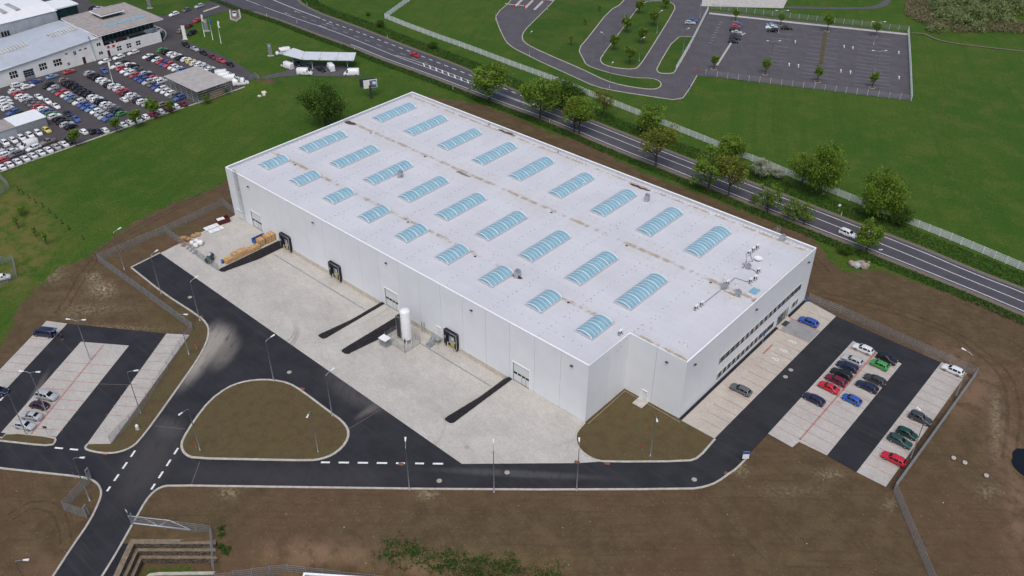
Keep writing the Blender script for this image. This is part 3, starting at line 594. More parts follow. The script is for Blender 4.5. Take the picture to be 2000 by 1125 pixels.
# ------------------------------------------------------------------ wheel ruts pressed into the soil and worn lines on the lawn
def mat_rut(name, c, amt):
    k = NT(name); n = k.noise(.7, 5, .7); t = k.n('BsdfTransparent'); mx = k.n('MixShader'); k.l(k.ramp(n, .36, .70, 0, amt), mx.inputs[0]); k.fin(c, .95, 0, .1)
    k.l(t.outputs[0], mx.inputs[1]); k.l(k.b.outputs[0], mx.inputs[2]); k.l(mx.outputs[0], k.o.inputs[0]); return k.m
MT['rut'] = mat_rut('rut_soil', (.062, .043, .031), .38); MT['rut_pale'] = mat_rut('dry_rut_soil', (.18, .14, .105), .32); MT['rut_lawn'] = mat_rut('worn_lawn_line', (.13, .13, .04), .35)
def rut(px, mat, gauge=1.7, wd=.5, n=2):
    p = resample(chaikin(GP(px), n, False), 1.2); m = MB()
    for o_ in (-gauge/2, gauge/2):
        a = offset(p, o_-wd/2); b = offset(p, o_+wd/2); N = len(p); wob = [random.uniform(-.1, .1) for _ in p]
        va = [(x+w_, y+w_, ground_z(x, y)+.09) for (x, y), w_ in zip(a, wob)]; vb = [(x+w_, y+w_, ground_z(x, y)+.09) for (x, y), w_ in zip(b, wob)]
        m.add(va+vb, [(i, i+1, N+i+1, N+i) for i in range(N-1)])
    tag(m.build('wheel_rut', mat), kind='structure')
rut([(440, 357), (380, 388), (300, 428), (235, 466), (196, 492), (160, 540), (130, 590), (112, 615)], 'rut'); rut([(430, 352), (360, 390), (270, 436), (205, 478), (150, 522), (110, 570)], 'rut_pale', 1.9)
rut([(330, 600), (270, 590), (190, 600), (130, 625)], 'rut_pale'); rut([(900, 214), (1020, 255), (1150, 305), (1300, 368), (1450, 428), (1560, 475), (1620, 540)], 'rut', 1.8, .45)
rut([(1600, 575), (1720, 600), (1850, 640), (1960, 720), (1985, 800), (1970, 900)], 'rut', 1.9, .6); rut([(1620, 560), (1760, 585), (1900, 630), (2010, 690)], 'rut_pale', 1.9, .5); rut([(1945, 760), (1938, 820), (1945, 880), (1960, 960)], 'rut_pale', 2.2, .8)
rut([(460, 985), (700, 1000), (1000, 1012), (1300, 1000), (1480, 960)], 'rut_pale', 1.8, .35); rut([(20, 1010), (70, 980), (120, 1000), (130, 1060)], 'rut', 1.6, .4)
rut([(481, 31), (495, 52), (515, 84), (530, 100)], 'rut_lawn', 1.6, .35); rut([(1830, 120), (1845, 200), (1850, 300), (1900, 420)], 'rut_lawn', 1.8, .5); rut([(430, 345), (330, 372), (200, 420), (120, 470)], 'rut_lawn', 1.8, .4); rut([(1050, 180), (900, 128), (780, 85)], 'rut_lawn', 1.5, .3)
# ------------------------------------------------------------------ warehouse
def mat_wall():
    k = NT('wall_panel'); n1 = k.noise(.25, 5); n2 = k.noise(1.2, 4, .6, k.mapv((2.5, 2.5, .12)))
    sz = k.n('SeparateXYZ'); k.l(k.pos(), sz.inputs[0])
    oi = k.n('ObjectInfo'); c = k.mix(k.ramp(n1, .3, .7), (.69, .707, .732), (.735, .752, .777)); c = k.mix(k.math('MULTIPLY', oi.outputs['Random'], .35), c, (.655, .677, .705))
    c = k.mix(k.math('MULTIPLY', k.ramp(n2, .5, .8), k.ramp(sz.outputs['Z'], 3.5, -.5, 0, .32)), c, (.42, .40, .37))
    return k.fin(c, .42, 0, .35)
MT['wall'] = mat_wall()
def mat_roof():
    k = NT('roof_membrane'); n1 = k.noise(.12, 5, .6); n2 = k.noise(.8, 5, .65); n3 = k.noise(.35, 6, .7)
    c = k.mix(k.ramp(n1, .3, .7), (.545, .548, .58), (.60, .603, .63))
    w = k.n('TexWave'); w.wave_type = 'BANDS'; w.bands_direction = 'Y'; w.inputs['Scale'].default_value = .165; w.inputs['Distortion'].default_value = .0; k.l(k.pos(), w.inputs['Vector'])
    c = k.mix(k.ramp(w.outputs['Fac'], .985, 1.0, 0, .25), c, (.40, .405, .43))
    c = k.mix(k.ramp(n2, .52, .8, 0, .3), c, (.50, .49, .49))
    sp = k.n('SeparateXYZ'); k.l(k.pos(), sp.inputs[0])
    ln = k.noise(.22, 6, .7, k.mapv((1, .001, 1)))
    ln2 = k.noise(.7, 5, .75)
    for y0, wd, amt, th in ((13.1, .75, .95, .44), (37.0, .8, .95, .42), (59.1, .55, .9, .36), (36.8, 5.5, .28, .42), (13.2, 3.0, .22, .45), (58.2, 1.8, .35, .40), (24, 8, .12, .5)):
        m = k.ramp(k.math('ABSOLUTE', k.math('SUBTRACT', sp.outputs['Y'], y0)), wd*.25, wd, 1, 0)
        f = k.math('MULTIPLY', m, k.math('MULTIPLY', k.ramp(ln, th, th+.10), k.ramp(ln2, .38, .56)))
        c = k.mix(k.math('MULTIPLY', f, amt), c, (.33, .235, .14) if wd < 1 else (.50, .45, .36))
    for (x, y, z, rx, ry, ang, cc, amt) in ((684, 240, 12.5, 2.4, .9, .2, (.075, .045, .04), 1), (990, 259, 12.5, 3.4, .55, .02, (.10, .05, .03), 1), (1250, 366, 12.5, 3.3, .5, .02, (.09, .045, .03), 1), (1008, 540, 12.5, 1.7, .6, .1, (.10, .05, .035), 1), (1480, 592, 12.5, 1.4, .55, 0, (.33, .23, .14), 1), (905, 340, 12.5, 2.6, .5, 0, (.10, .08, .06), .8), (1430, 574, 12.5, 2.2, .35, 0, (.36, .26, .15), 1)):
        X, Y = G(x, y, z); wv = k.n('VectorMath'); wv.operation = 'ADD'; k.l(k.pos(), wv.inputs[0])
        ns = k.n('TexNoise'); ns.inputs['Scale'].default_value = .9; ns.inputs['Detail'].default_value = 5; k.l(k.pos(), ns.inputs['Vector']); sc = k.n('VectorMath'); sc.operation = 'SCALE'; sc.inputs['Scale'].default_value = 1.2; k.l(ns.outputs['Color'], sc.inputs[0]); k.l(sc.outputs[0], wv.inputs[1])
        c = k.mix(k.math('MULTIPLY', k.blob((X+.6, Y+.6), (rx, ry), ang, .75, 1, wv.outputs[0]), amt), c, cc)
    k.bump(n2, .1, .02); return k.fin(c, .55, 0, .35)
MT['roof'] = mat_roof()
mt('capping', (.84, .85, .86), .4, .0, .4, .03, 1); mt('parapet_inner', (.46, .475, .50), .6, 0, .3, .06, 1); mt('plinth', (.50, .46, .38), .9, 0, .2, .14, .9); mt('door_panel', (.62, .635, .63), .45, 0, .35, .05, .6); mt('door_frame', (.80, .81, .82), .4, 0, .4, .04, 1)
def mat_glass(name, c, rough=.08, var=.25):
    k = NT(name); oi = k.n('ObjectInfo'); n = k.noise(.5, 3)
    return k.fin(k.mix(k.ramp(n, .35, .65), tuple(x*(1-var) for x in c), tuple(x*(1+var) for x in c)), rough, 0, .5)
MT['glass_dark'] = mat_glass('dark_window_glass', (.012, .014, .016)); MT['glass_green'] = mat_glass('green_window_glass', (.10, .145, .145)); MT['glass_blind'] = mat_glass('window_glass_over_blinds', (.36, .36, .345), .15, .12); MT['glass_red'] = mat_glass('brown_window_glass', (.055, .028, .03)); MT['glass_blue'] = mat_glass('blue_poster_glass', (.05, .12, .30))
def mat_poly():
    k = NT('skylight_polycarbonate'); n = k.noise(.6, 4); oi = k.n('ObjectInfo')
    c = k.mix(k.ramp(n, .3, .7), (.20, .375, .46), (.25, .43, .51)); c = k.mix(k.math('MULTIPLY', oi.outputs['Random'], .3), c, (.18, .34, .42))
    return k.fin(c, .28, 0, .5)
MT['poly'] = mat_poly()
wh = thing('warehouse', 'huge white flat-roofed warehouse with rows of barrel skylights', 'warehouse', (0, 0, 0))
RZ = 12.5
foot = [(0, 0), (BA, 0), (BA, BB), (BL, BB), (BL, BW), (0, BW)]
def inset(p, d): return offset(p, d, True) if False else p
MB().poly([(.25, .25), (BA-.25, .25), (BA-.25, BB+.25), (BL-.25, BB+.25), (BL-.25, BW-.25), (.25, BW-.25)], RZ).build('roof', 'roof', wh)
# openings per wall: (u0, u1, z0, z1)
DOORS = [(7.75, 11.75, 0, 4.45), (55.6, 59.6, 0, 4.5), (91.55, 95.55, 0, 4.5)]; DOCKS = [21.45, 39.4, 75.5]
front_op = [(a, b, -.01, z) for a, b, _, z in DOORS]+[(c-1.3, c+1.3, -.01, 2.6) for c in DOCKS]+[(70.95, 72.15, 0, 2.3), (1.6, 4.0, -.01, 2.4)]
east_op = [(24.35, 57.1, 4.8, 6.3), (24.35, 46.7, .95, 2.45), (48.0, 52.8, -.01, 2.5), (54.1, 57.1, 1.05, 2.5)]
notch_op = [(3.9, 4.95, -.01, 2.15)]
def rects(u0, u1, z0, z1, ops):
    us = sorted({u0, u1}|{max(u0, min(u1, v)) for o in ops for v in o[:2]}); out = []
    for a, b in zip(us[:-1], us[1:]):
        zs = [(z0, z1)]
        for o in ops:
            if o[0] < b-1e-6 and o[1] > a+1e-6:
                nz = []
                for p, q in zs:
                    if o[2] > p+1e-6 and o[2] < q: nz.append((p, o[2]))
                    if o[3] < q-1e-6 and o[3] > p: nz.append((o[3], q))
                    if o[3] <= p or o[2] >= q: nz.append((p, q))
                zs = nz
        out += [(a, b, p, q) for p, q in zs]
    return out
def wall(axis, org, d, L, n, ops, z0=0.0):        # panels along a wall; axis 'x' runs +x, 'y' runs +y; outside is -d
    gap = .055; th = .22
    for i in range(n):
        u0, u1 = L*i/n+(gap/2 if i else 0), L*(i+1)/n-(gap/2 if i < n-1 else 0); m = MB()
        for a, b, p, q in rects(u0, u1, z0, BH-.12, ops):
            if axis == 'x': m.box(org[0]+a, org[0]+b, min(org[1], org[1]+d*th), max(org[1], org[1]+d*th), p, q)
            else: m.box(min(org[0], org[0]+d*th), max(org[0], org[0]+d*th), org[1]+a, org[1]+b, p, q)
        m.build('wall_panel', 'wall', wh)
wall('x', (0, 0), 1, BA, 18, front_op); wall('y', (BA, .22), -1, BB-.22, 2, []); wall('x', (BA-.22, BB), 1, BL-BA+.22, 2, [(o[0]+.22, o[1]+.22, o[2], o[3]) for o in notch_op])
wall('y', (BL, BB+.22), -1, BW-BB-.44, 8, [(o[0]-BB-.22, o[1]-BB-.22, o[2], o[3]) for o in east_op]); wall('x', (0, BW), -1, BL, 20, []); wall('y', (0, .22), 1, BW-.44, 10, [])
m = MB()   # dark joint backing and inner lining of the parapet
for a, b in zip(foot, foot[1:]+foot[:1]):
    pass
lin = [(.23, .23), (BA-.23, .23), (BA-.23, BB+.23), (BL-.23, BB+.23), (BL-.23, BW-.23), (.23, BW-.23)]
m.sweep(lin+[lin[0]], 0, .05, RZ-.05, BH-.13); m.build('parapet_lining', 'parapet_inner', wh)
core = [(.24, .24), (BA-.24, .24), (BA-.24, BB+.24), (BL-.24, BB+.24), (BL-.24, BW-.24), (.24, BW-.24)]
m = MB(); n = len(core)
for (a, b) in zip(core, core[1:]+core[:1]):
    if abs(a[1]-b[1]) < .01 and a[1] < 1:
        for (u, v, p, q) in rects(a[0], b[0], -1.4, RZ-.1, front_op): m.add([(u, a[1], p), (v, a[1], p), (v, a[1], q), (u, a[1], q)], [(0, 1, 2, 3)])
    elif abs(a[0]-b[0]) < .01 and a[0] > 119:
        for (u, v, p, q) in rects(a[1], b[1], -.5, RZ-.1, east_op): m.add([(a[0], u, p), (a[0], v, p), (a[0], v, q), (a[0], u, q)], [(0, 1, 2, 3)])
    else: m.add([(*a, -.5), (*b, -.5), (*b, RZ-.1), (*a, RZ-.1)], [(0, 1, 2, 3)])
m.build('wall_core', 'parapet_inner', wh)
m = MB(); m.sweep(foot+[foot[0]], -.04, .28, BH-.12, BH); m.build('parapet_capping', 'capping', wh)
m = MB()
for (l0, l1, r0, r1) in DOCK: m.box(l0+.1, r0-.1, -.05, .2, -1.3, -.004)
m.build('plinth', 'plinth', wh)
m = MB(); m.sweep([(BA+.004, -.0), (BA+.004, BB-.004), (BL+.004, BB-.004), (BL+.004, 47.9)], -.62, 0, .0, .075); m.sweep([(BL+.004, 52.9), (BL+.004, BW)], -.62, 0, 0, .075); m.build('gravel_border', 'basalt', wh)
m = MB(); m.sweep([(BA+.004, -.0), (BA+.004, BB-.004), (BL+.004, BB-.004), (BL+.66, BB-.004)], -.72, -.62, 0, .11); m.build('border_kerb', 'kerb', wh)
m = MB(); m.box(BA+3.4, BA+5.5, BB-2.3, BB-.01, .05, .13); m.build('door_slab', 'concrete', wh)
# skylights: kerb, polycarbonate panes between ribs
mt('skylight_kerb', (.50, .52, .55), .6, 0, .3, .08, 1)
SKX = [6.05, 18.15, 30.45, 42.45, 54.35, 66.5, 78.5, 90.7, 102.6]
def arc(hw, rise, n=8):
    Rr = (hw*hw+rise*rise)/(2*rise); t0 = math.asin(hw/Rr); return [(Rr*math.sin(t), Rr*math.cos(t)-Rr+rise) for t in np.linspace(-t0, t0, n+1)]
HW, RISE, PW = 1.92, .70, 1.02
ac = arc(HW-.06, RISE)
pm = MB(); pm.add([(x, y, z+.4) for y in (0.04, PW-.04) for x, z in ac], [(i, i+1, 9+i+1, 9+i) for i in range(8)], 0, True); pane_me = pm.mesh('pane', 'poly')
def rib_mesh(w):
    r = MB(); o = arc(HW, RISE+.045); r.add([(x, y, z+.4) for y in (-w, w) for x, z in o]+[(x, y, z+.33) for y in (-w, w) for x, z in o], [(i, i+1, 9+i+1, 9+i) for i in range(8)]+[(i, 18+i, 18+i+1, i+1) for i in range(8)]+[(9+i, 9+i+1, 27+i+1, 27+i) for i in range(8)]); return r.mesh('rib', 'capping')
rib_t, rib_w = rib_mesh(.022), rib_mesh(.06)
def skyl_base(n):
    b = MB(); Lh = n*PW/2; h = .42
    for x0, x1, y0, y1 in ((-HW-.1, -HW+.02, -Lh-.12, Lh+.12), (HW-.02, HW+.1, -Lh-.12, Lh+.12), (-HW, HW, -Lh-.12, -Lh-.0), (-HW, HW, Lh, Lh+.12)): b.box(x0, x1, y0, y1, 0, h)
    return b.mesh('base', 'skylight_kerb')
def gable(): 
    g = MB(); a = arc(HW-.05, RISE-.01); g.add([(x, 0, z+.4) for x, z in a], [tuple(range(9))]); return g.mesh('end_pane', 'poly')
gab = gable(); bases = {12: skyl_base(12), 6: skyl_base(6)}
for row, (yc, n) in enumerate(((48.3, 12), (24.45, 12), (9.6, 6))):
    for i, x in enumerate(SKX):
        s = link('skylight', bases[n], wh, (x, yc, RZ))
        for j in range(n): link('pane', pane_me, s, (0, -n*PW/2+j*PW, 0))
        for j in range(n+1): link('rib', rib_w if j % 3 == 0 else rib_t, s, (0, -n*PW/2+j*PW, 0))
        for yy in (-n*PW/2, n*PW/2): link('end_pane', gab, s, (0, yy, 0))
# roof fastener dots, rainwater outlets
m = MB()
def dot(x, y, r=.11): m.add([(x+r*math.cos(t), y+r*math.sin(t), RZ+.05) for t in np.linspace(0, 2*math.pi, 7)[:-1]]+[(x, y, RZ+.09)], [(i, (i+1) % 6, 6) for i in range(6)])
for x in [12.1+12.07*i for i in range(9)]:
    y = 1.2
    while y < 59:
        if random.random() < .82: dot(x+random.uniform(-.15, .15), y, random.uniform(.07, .12))
        if random.random() < .22: dot(x+.8+random.uniform(-.15, .15), y+.3, .09)
        y += random.uniform(1.1, 1.5)
for y in (4.0, 16.5, 32.8, 40.5, 56.6):
    x = 2.0
    while x < 119:
        if not (x > BA-1 and y < BB+1) and random.random() < .8: dot(x, y+random.uniform(-.15, .15), random.uniform(.06, .11))
        x += random.uniform(1.5, 2.2)
for x in np.arange(1.0, 120, .95): dot(x, 59.75, .1)
for y in np.arange(1.0, 60, 1.3): dot(.75, y, .1)
o = m.build('roof_fasteners', 'dark_metal', wh); tag(o, kind='stuff')
for i, (x, y) in enumerate([(724, 260), (830, 306), (1077, 415), (1224, 480), (1388, 552), (576, 322), (797, 434), (928, 501), (1110, 591), (852, 202), (955, 244), (1090, 297)]):
    X, Y = G(x, y, RZ); k2 = MB(); k2.lathe([(.28, 0), (.24, .05), (.12, .06)], n=10); k2.build('roof_drain', 'dark_metal', wh, (X, Y, RZ+.01))
# sectional doors, set back in their openings
for (a, b, _, z) in DOORS:
    d = MB(); wd = b-a
    for i in range(7): d.box(0, wd, .12, .16, i*z/7+.01, (i+1)*z/7-.01)
    o = d.build('sectional_door', 'door_panel', wh, (a, 0, 0))
    f = MB(); f.box(-.10, 0, -.05, .16, 0, z); f.box(wd, wd+.10, -.05, .16, 0, z); f.box(-.12, wd+.12, -.10, .16, z, z+.12); f.build('door_frame', 'door_frame', o)
    for i in range(4): k2 = MB(); k2.box(i*wd/4+.1, (i+1)*wd/4-.1, .105, .118, 1.72, 2.22); k2.build('pane', 'glass_dark', o)
    k2 = MB(); k2.box(wd*.52, wd*.535, .10, .118, .05, 2.3); k2.box(wd*.76, wd*.775, .10, .118, .05, 2.3); k2.build('wicket_door_seam', 'dark_metal', o)
# dock shelters
for c in DOCKS:
    d = MB(); yb = -.75
    d.box(-1.75, -1.15, yb, -.0, -.15, 3.35); d.box(1.15, 1.75, yb, 0, -.15, 3.35); d.box(-1.15, 1.15, yb, 0, 2.55, 3.35)
    o = d.build('dock_shelter', 'black_rubber', wh, (c, 0, 0))
    f = MB(); f.tube([(-1.74, yb-.02, -.1), (-1.74, yb-.02, 3.33), (1.74, yb-.02, 3.33), (1.74, yb-.02, -.1)], .04, 4); f.tube([(-1.74, yb-.02, 3.36), (-1.74, 0, 3.38)], .035, 4); f.tube([(1.74, yb-.02, 3.36), (1.74, 0, 3.38)], .035, 4); f.build('trim', 'steel', o)
    k2 = MB(); [k2.box(-1.25, 1.25, .12, .17, i*.43+.02, (i+1)*.43) for i in range(6)]; k2.build('dock_door', 'grey_plastic', o)
    k2 = MB(); k2.box(-.45, .95, .08, .115, .72, 2.1); k2.build('door_window', 'white_plastic', o)
    k2 = MB(); k2.box(-1.1, 1.1, -.45, .1, -.32, -.1); k2.build('leveller_lip', 'black_rubber', o)
    for i in range(4): k2 = MB(); x = -.05+i*.3; k2.add([(x, -.52, -.15), (x+.19, -.52, -.15), (x+.03, -.52, .62), (x-.16, -.52, .62)], [(0, 1, 2, 3)]); k2.add([(x, -.46, -.15), (x+.19, -.46, -.15), (x+.03, -.46, .62), (x-.16, -.46, .62)], [(3, 2, 1, 0)]); k2.build('warning_stripe', 'yellow', o)
    for sx in (-1, 1): k2 = MB(); k2.box(sx*1.45-.12, sx*1.45+.12, -.5, -.05, -.75, -.25); k2.build('buffer', 'black_rubber', o)
    for q in ((-1.05, -.95, -.55, -.4, -1.1, .25), (-1.4, -1.3, yb-.06, yb, 1.4, 2.0), (1.3, 1.4, yb-.06, yb, 1.2, 1.7)): MB().box(*q).build('guide_marker', 'white_plastic', o)
# personnel doors, ladder, wall lamps
def pdoor(loc, rz, wd=1.1, h=2.15, frame=True):
    d = MB(); d.box(-wd/2, wd/2, .06, .11, 0, h); o = d.build('door', 'door_panel', wh, loc, rz)
    f = MB(); f.box(-wd/2-.07, -wd/2, -.04, .1, 0, h); f.box(wd/2, wd/2+.07, -.04, .1, 0, h); f.box(-wd/2-.12, wd/2+.12, -.10, .1, h, h+.09); f.build('door_frame', 'door_frame', o)
    k2 = MB(); k2.box(wd/2-.2, wd/2-.08, 0, .06, 1.0, 1.06); k2.build('handle', 'dark_metal', o); return o
pdoor((71.55, 0, 0), 0, 1.2, 2.3); pdoor((2.8, 0, 0), 0, 2.4, 2.4); pdoor((BA+4.42, BB, .02), 0, 1.05, 2.13)
for (x, z) in ((9.06, 11.3), (33.27, 11.3), (57.14, 11.3), (81.2, 11.3), (105.3, 11.3)):
    k2 = MB(); k2.box(-.28, .28, -.42, -.16, -.05, .12); k2.box(-.05, .05, -.2, .0, .02, .08); k2.build('flood_lamp', 'dark_metal', wh, (x, 0, z))
for (x, y, z, r) in ((BL, 36.1, 11.1, 90), (BL, 14.5, 11.2, 90), (BL, 57.5, 11.2, 90), (BA+8.2, BB, 11.2, 0)):
    k2 = MB(); k2.box(-.28, .28, -.42, -.16, -.05, .12); k2.box(-.05, .05, -.2, .0, .02, .08); k2.build('flood_lamp', 'dark_metal', wh, (x, y, z), R_(r))
lad = MB()
for x in (-.25, .25): lad.tube([(x, -.25, .3), (x, -.25, BH+1.1)], .03, 4)
for z in np.arange(.5, BH+.9, .3): lad.tube([(-.25, -.25, z), (.25, -.25, z)], .018, 4)
o = lad.build('ladder', 'galv', wh, (4.75, 0, 0))
cg = MB()
for z in np.arange(2.6, BH+1.1, .9): cg.tube([(.36*math.cos(t), -.25-.68*math.sin(t)*1.0, z) for t in np.linspace(0, math.pi, 8)], .03, 4)
for t in np.linspace(.3, math.pi-.3, 5): cg.tube([(.36*math.cos(t), -.25-.68*math.sin(t), 2.6), (.36*math.cos(t), -.25-.68*math.sin(t), BH+1.0)], .025, 4)
cg.build('safety_cage', 'galv', o)
lad = MB(); [lad.tube([(x, .25, 9), (x, .25, BH+1.2), (x, -.9, BH+1.2), (x, -.9, RZ)], .03, 4) for x in (-.3, .3)]
for z in np.arange(9, BH+.9, .3): lad.tube([(-.3, .25, z), (.3, .25, z)], .02, 4)
o = lad.build('ladder', 'galv', wh, (111.9, BW, 0)); cg = MB(); [cg.tube([(.4*math.cos(t), .25+.7*math.sin(t), z) for t in np.linspace(0, math.pi, 8)], .03, 4) for z in np.arange(9.5, BH+1.3, .7)]; cg.build('safety_cage', 'galv', o)
# office ribbon windows: wide pane, two narrow sashes per bay
def ribbon(y0, y1, z0, z1, n, kinds):
    bw = (y1-y0)/n
    fr = MB(); fr.box(-.12, .03, y0-.06, y1+.06, z1, z1+.06); fr.box(-.12, .05, y0-.06, y1+.06, z0-.05, z0); o = fr.build('window_trim', 'door_frame', wh, (BL, 0, 0))
    for i in range(n):
        a = y0+i*bw; kd = kinds[i % len(kinds)]; m = MB()
        for u in (a, a+bw*.52, a+bw*.76): m.box(-.12, -.04, u, u+.06, z0, z1)
        m.box(-.12, -.05, a, a+bw, z0, z0+.05); m.box(-.12, -.05, a, a+bw, z1-.05, z1); wnd = m.build('window', 'dark_metal', wh, (BL, 0, 0))
        for (u, v, g) in ((.03, .51, kd[0]), (.545, .75, kd[1]), (.785, .985, kd[2])):
            q = MB(); q.box(-.11, -.08, a+bw*u, a+bw*v, z0+.05, z1-.05); q.build('pane', {'g': 'glass_green', 'b': 'glass_blind', 'd': 'glass_dark', 'r': 'glass_red', 'u': 'glass_blue'}[g], wnd)
ribbon(24.35, 57.1, 4.8, 6.3, 18, ['grd', 'grd', 'gdd', 'gdd', 'brr', 'brd', 'brr', 'brr', 'brr', 'brr', 'brr', 'brd', 'bdd', 'udd', 'ggr', 'ggd', 'gdg', 'gdg'])
ribbon(24.35, 46.7, .95, 2.45, 13, ['brr', 'brr', 'brr', 'bdd', 'brr', 'brr', 'brr', 'brr', 'brr', 'brr', 'urr', 'grr', 'rrr'])
ribbon(54.1, 57.1, 1.05, 2.5, 2, ['bdd', 'bbr'])
m = MB()
for u in (48.0, 49.2, 50.4, 51.6, 52.74): m.box(-.12, -.02, u, u+.07, .02, 2.5)
m.box(-.12, -.02, 48, 52.8, 2.42, 2.5); o = m.build('entrance', 'dark_metal', wh, (BL, 0, 0))
for i, g in enumerate(('glass_green', 'glass_dark', 'glass_green', 'glass_blind')): q = MB(); q.box(-.10, -.06, 48.07+i*1.2, 49.19+i*1.18, .04, 2.42); q.build('pane', g, o)
# ------------------------------------------------------------------ vehicles
def mat_paint():
    k = NT('car_paint'); oi = k.n('ObjectInfo'); k.l(oi.outputs['Color'], k.b.inputs['Base Color'])
    k.b.inputs['Coat Weight'].default_value = .35; k.b.inputs['Coat Roughness'].default_value = .08; return k.fin(None, .42, 0, .3)
MT['paint'] = mat_paint()
MT['car_glass'] = mat_glass('car_glass', (.008, .010, .013), .12); MT['car_glass'].node_tree.nodes['Principled BSDF'].inputs['Specular IOR Level'].default_value = .25; mt('tyre', (.015, .015, .017), .85, 0, .2, .1, 6); mt('rim', (.34, .35, .36), .35, .5, .5, .15, 8); mt('lamp_clear', (.55, .57, .60), .2, 0, .5, .1, 5); mt('lamp_red', (.30, .012, .012), .3, 0, .5, .1, 5); mt('underside', (.012, .012, .013), .9, 0, .1, .1, 4); mt('plate', (.66, .66, .62), .5, 0, .3, .05, 5)
KIND = {
 'estate': dict(W=.90, st=[(-2.37, .58, .60, .74, .86), (-2.32, .80, .84, .72, .95), (-2.2, .96, 1.02, .70, .98), (-1.85, .98, 1.40, .61, 1), (-1.4, .98, 1.47, .62, 1), (-.4, .96, 1.49, .63, 1), (.25, .95, 1.45, .63, 1), (1.0, .93, .99, .70, 1), (1.7, .86, .91, .70, .98), (2.17, .73, .78, .66, .92), (2.35, .54, .56, .58, .84)], sw=[(-1.82, -1.2), (-1.08, -.12), (0.0, .72)], ws=(.32, .95), rw=(-2.17, -1.9), wh=(-1.38, 1.40, .33)),
 'hatchback': dict(W=.87, st=[(-2.03, .57, .59, .72, .86), (-1.99, .8, .84, .70, .95), (-1.88, .95, 1.02, .68, .98), (-1.55, .97, 1.39, .60, 1), (-.9, .96, 1.47, .62, 1), (-.1, .95, 1.49, .63, 1), (.4, .94, 1.44, .63, 1), (1.05, .92, .98, .69, 1), (1.6, .84, .89, .68, .97), (1.90, .71, .76, .64, .91), (2.03, .54, .56, .57, .84)], sw=[(-1.5, -1.1), (-1.0, -.1), (.02, .82)], ws=(.46, 1.0), rw=(-1.86, -1.6), wh=(-1.25, 1.25, .31)),
 'sedan': dict(W=.88, st=[(-2.26, .58, .60, .72, .86), (-2.21, .82, .86, .70, .94), (-2.1, .93, .98, .68, .97), (-1.55, .96, 1.02, .66, 1), (-.9, .96, 1.37, .59, 1), (-.3, .95, 1.42, .61, 1), (.3, .94, 1.38, .62, 1), (1.0, .92, .97, .68, 1), (1.75, .84, .88, .68, .97), (2.1, .71, .75, .64, .91), (2.26, .54, .56, .57, .84)], sw=[(-1.25, -.75), (-.65, -.05), (.07, .75)], ws=(.36, .95), rw=(-1.5, -.97), wh=(-1.32, 1.36, .31)),
 'suv': dict(W=.93, st=[(-2.25, .62, .65, .78, .9), (-2.2, .95, 1.0, .76, .97), (-2.1, 1.1, 1.2, .73, .99), (-1.85, 1.12, 1.62, .66, 1), (-1.2, 1.1, 1.70, .67, 1), (-.2, 1.08, 1.70, .68, 1), (.3, 1.07, 1.64, .67, 1), (.95, 1.05, 1.12, .74, 1), (1.7, .98, 1.04, .74, .98), (2.1, .86, .9, .7, .94), (2.26, .6, .62, .62, .88)], sw=[(-1.85, -1.25), (-1.1, -.1), (.02, .72)], ws=(.36, .92), rw=(-2.08, -1.88), wh=(-1.32, 1.36, .36)),
 'minivan': dict(W=.93, st=[(-2.3, .6, .64, .78, .9), (-2.25, .95, 1.0, .76, .97), (-2.17, 1.1, 1.2, .73, .99), (-1.95, 1.12, 1.62, .66, 1), (-1.2, 1.08, 1.70, .67, 1), (-.1, 1.05, 1.70, .68, 1), (.55, 1.02, 1.62, .67, 1), (1.35, .98, 1.05, .72, 1), (1.85, .9, .95, .7, .96), (2.15, .75, .79, .66, .92), (2.3, .55, .57, .58, .86)], sw=[(-1.92, -1.2), (-1.08, -.1), (.02, 1.0)], ws=(.62, 1.28), rw=(-2.15, -1.98), wh=(-1.4, 1.45, .33)),
 'pickup': dict(W=.93, st=[(-2.6, .6, .63, .8, .94), (-2.56, 1.0, 1.03, .8, .98), (-1.0, 1.02, 1.05, .8, 1), (-.85, 1.05, 1.6, .67, 1), (-.3, 1.06, 1.72, .68, 1), (.35, 1.06, 1.68, .68, 1), (1.05, 1.05, 1.12, .74, 1), (1.8, 1.0, 1.05, .74, .98), (2.35, .86, .9, .7, .94), (2.5, .6, .62, .62, .88)], sw=[(-.75, -.1), (0, .75)], ws=(.42, 1.0), rw=(-.98, -.87), wh=(-1.6, 1.5, .37)),
 'van': dict(W=1.0, st=[(-2.95, .6, 2.0, .86, .97), (-2.93, 1.2, 2.42, .86, .98), (-2.85, 1.25, 2.5, .87, 1), (-1, 1.25, 2.56, .87, 1), (.9, 1.25, 2.54, .87, 1), (1.3, 1.25, 2.44, .84, 1), (2.05, 1.2, 1.42, .80, 1), (2.6, 1.02, 1.12, .76, .95), (2.88, .72, .8, .66, .86)], sw=[(1.05, 1.9)], ws=(1.38, 2.02), rw=None, wh=(-1.75, 1.9, .35)),
 'passenger_van': dict(W=.96, st=[(-2.55, .6, 1.5, .82, .96), (-2.5, 1.1, 1.88, .80, .98), (-2.4, 1.12, 1.95, .80, 1), (-1, 1.1, 1.98, .81, 1), (.6, 1.1, 1.96, .80, 1), (.95, 1.1, 1.88, .78, 1), (1.7, 1.05, 1.18, .78, 1), (2.2, .92, 1.0, .74, .96), (2.5, .65, .7, .64, .86)], sw=[(-2.3, -1.2), (-1.1, .1), (.22, 1.35)], ws=(1.0, 1.65), rw=None, wh=(-1.5, 1.55, .34)),
}
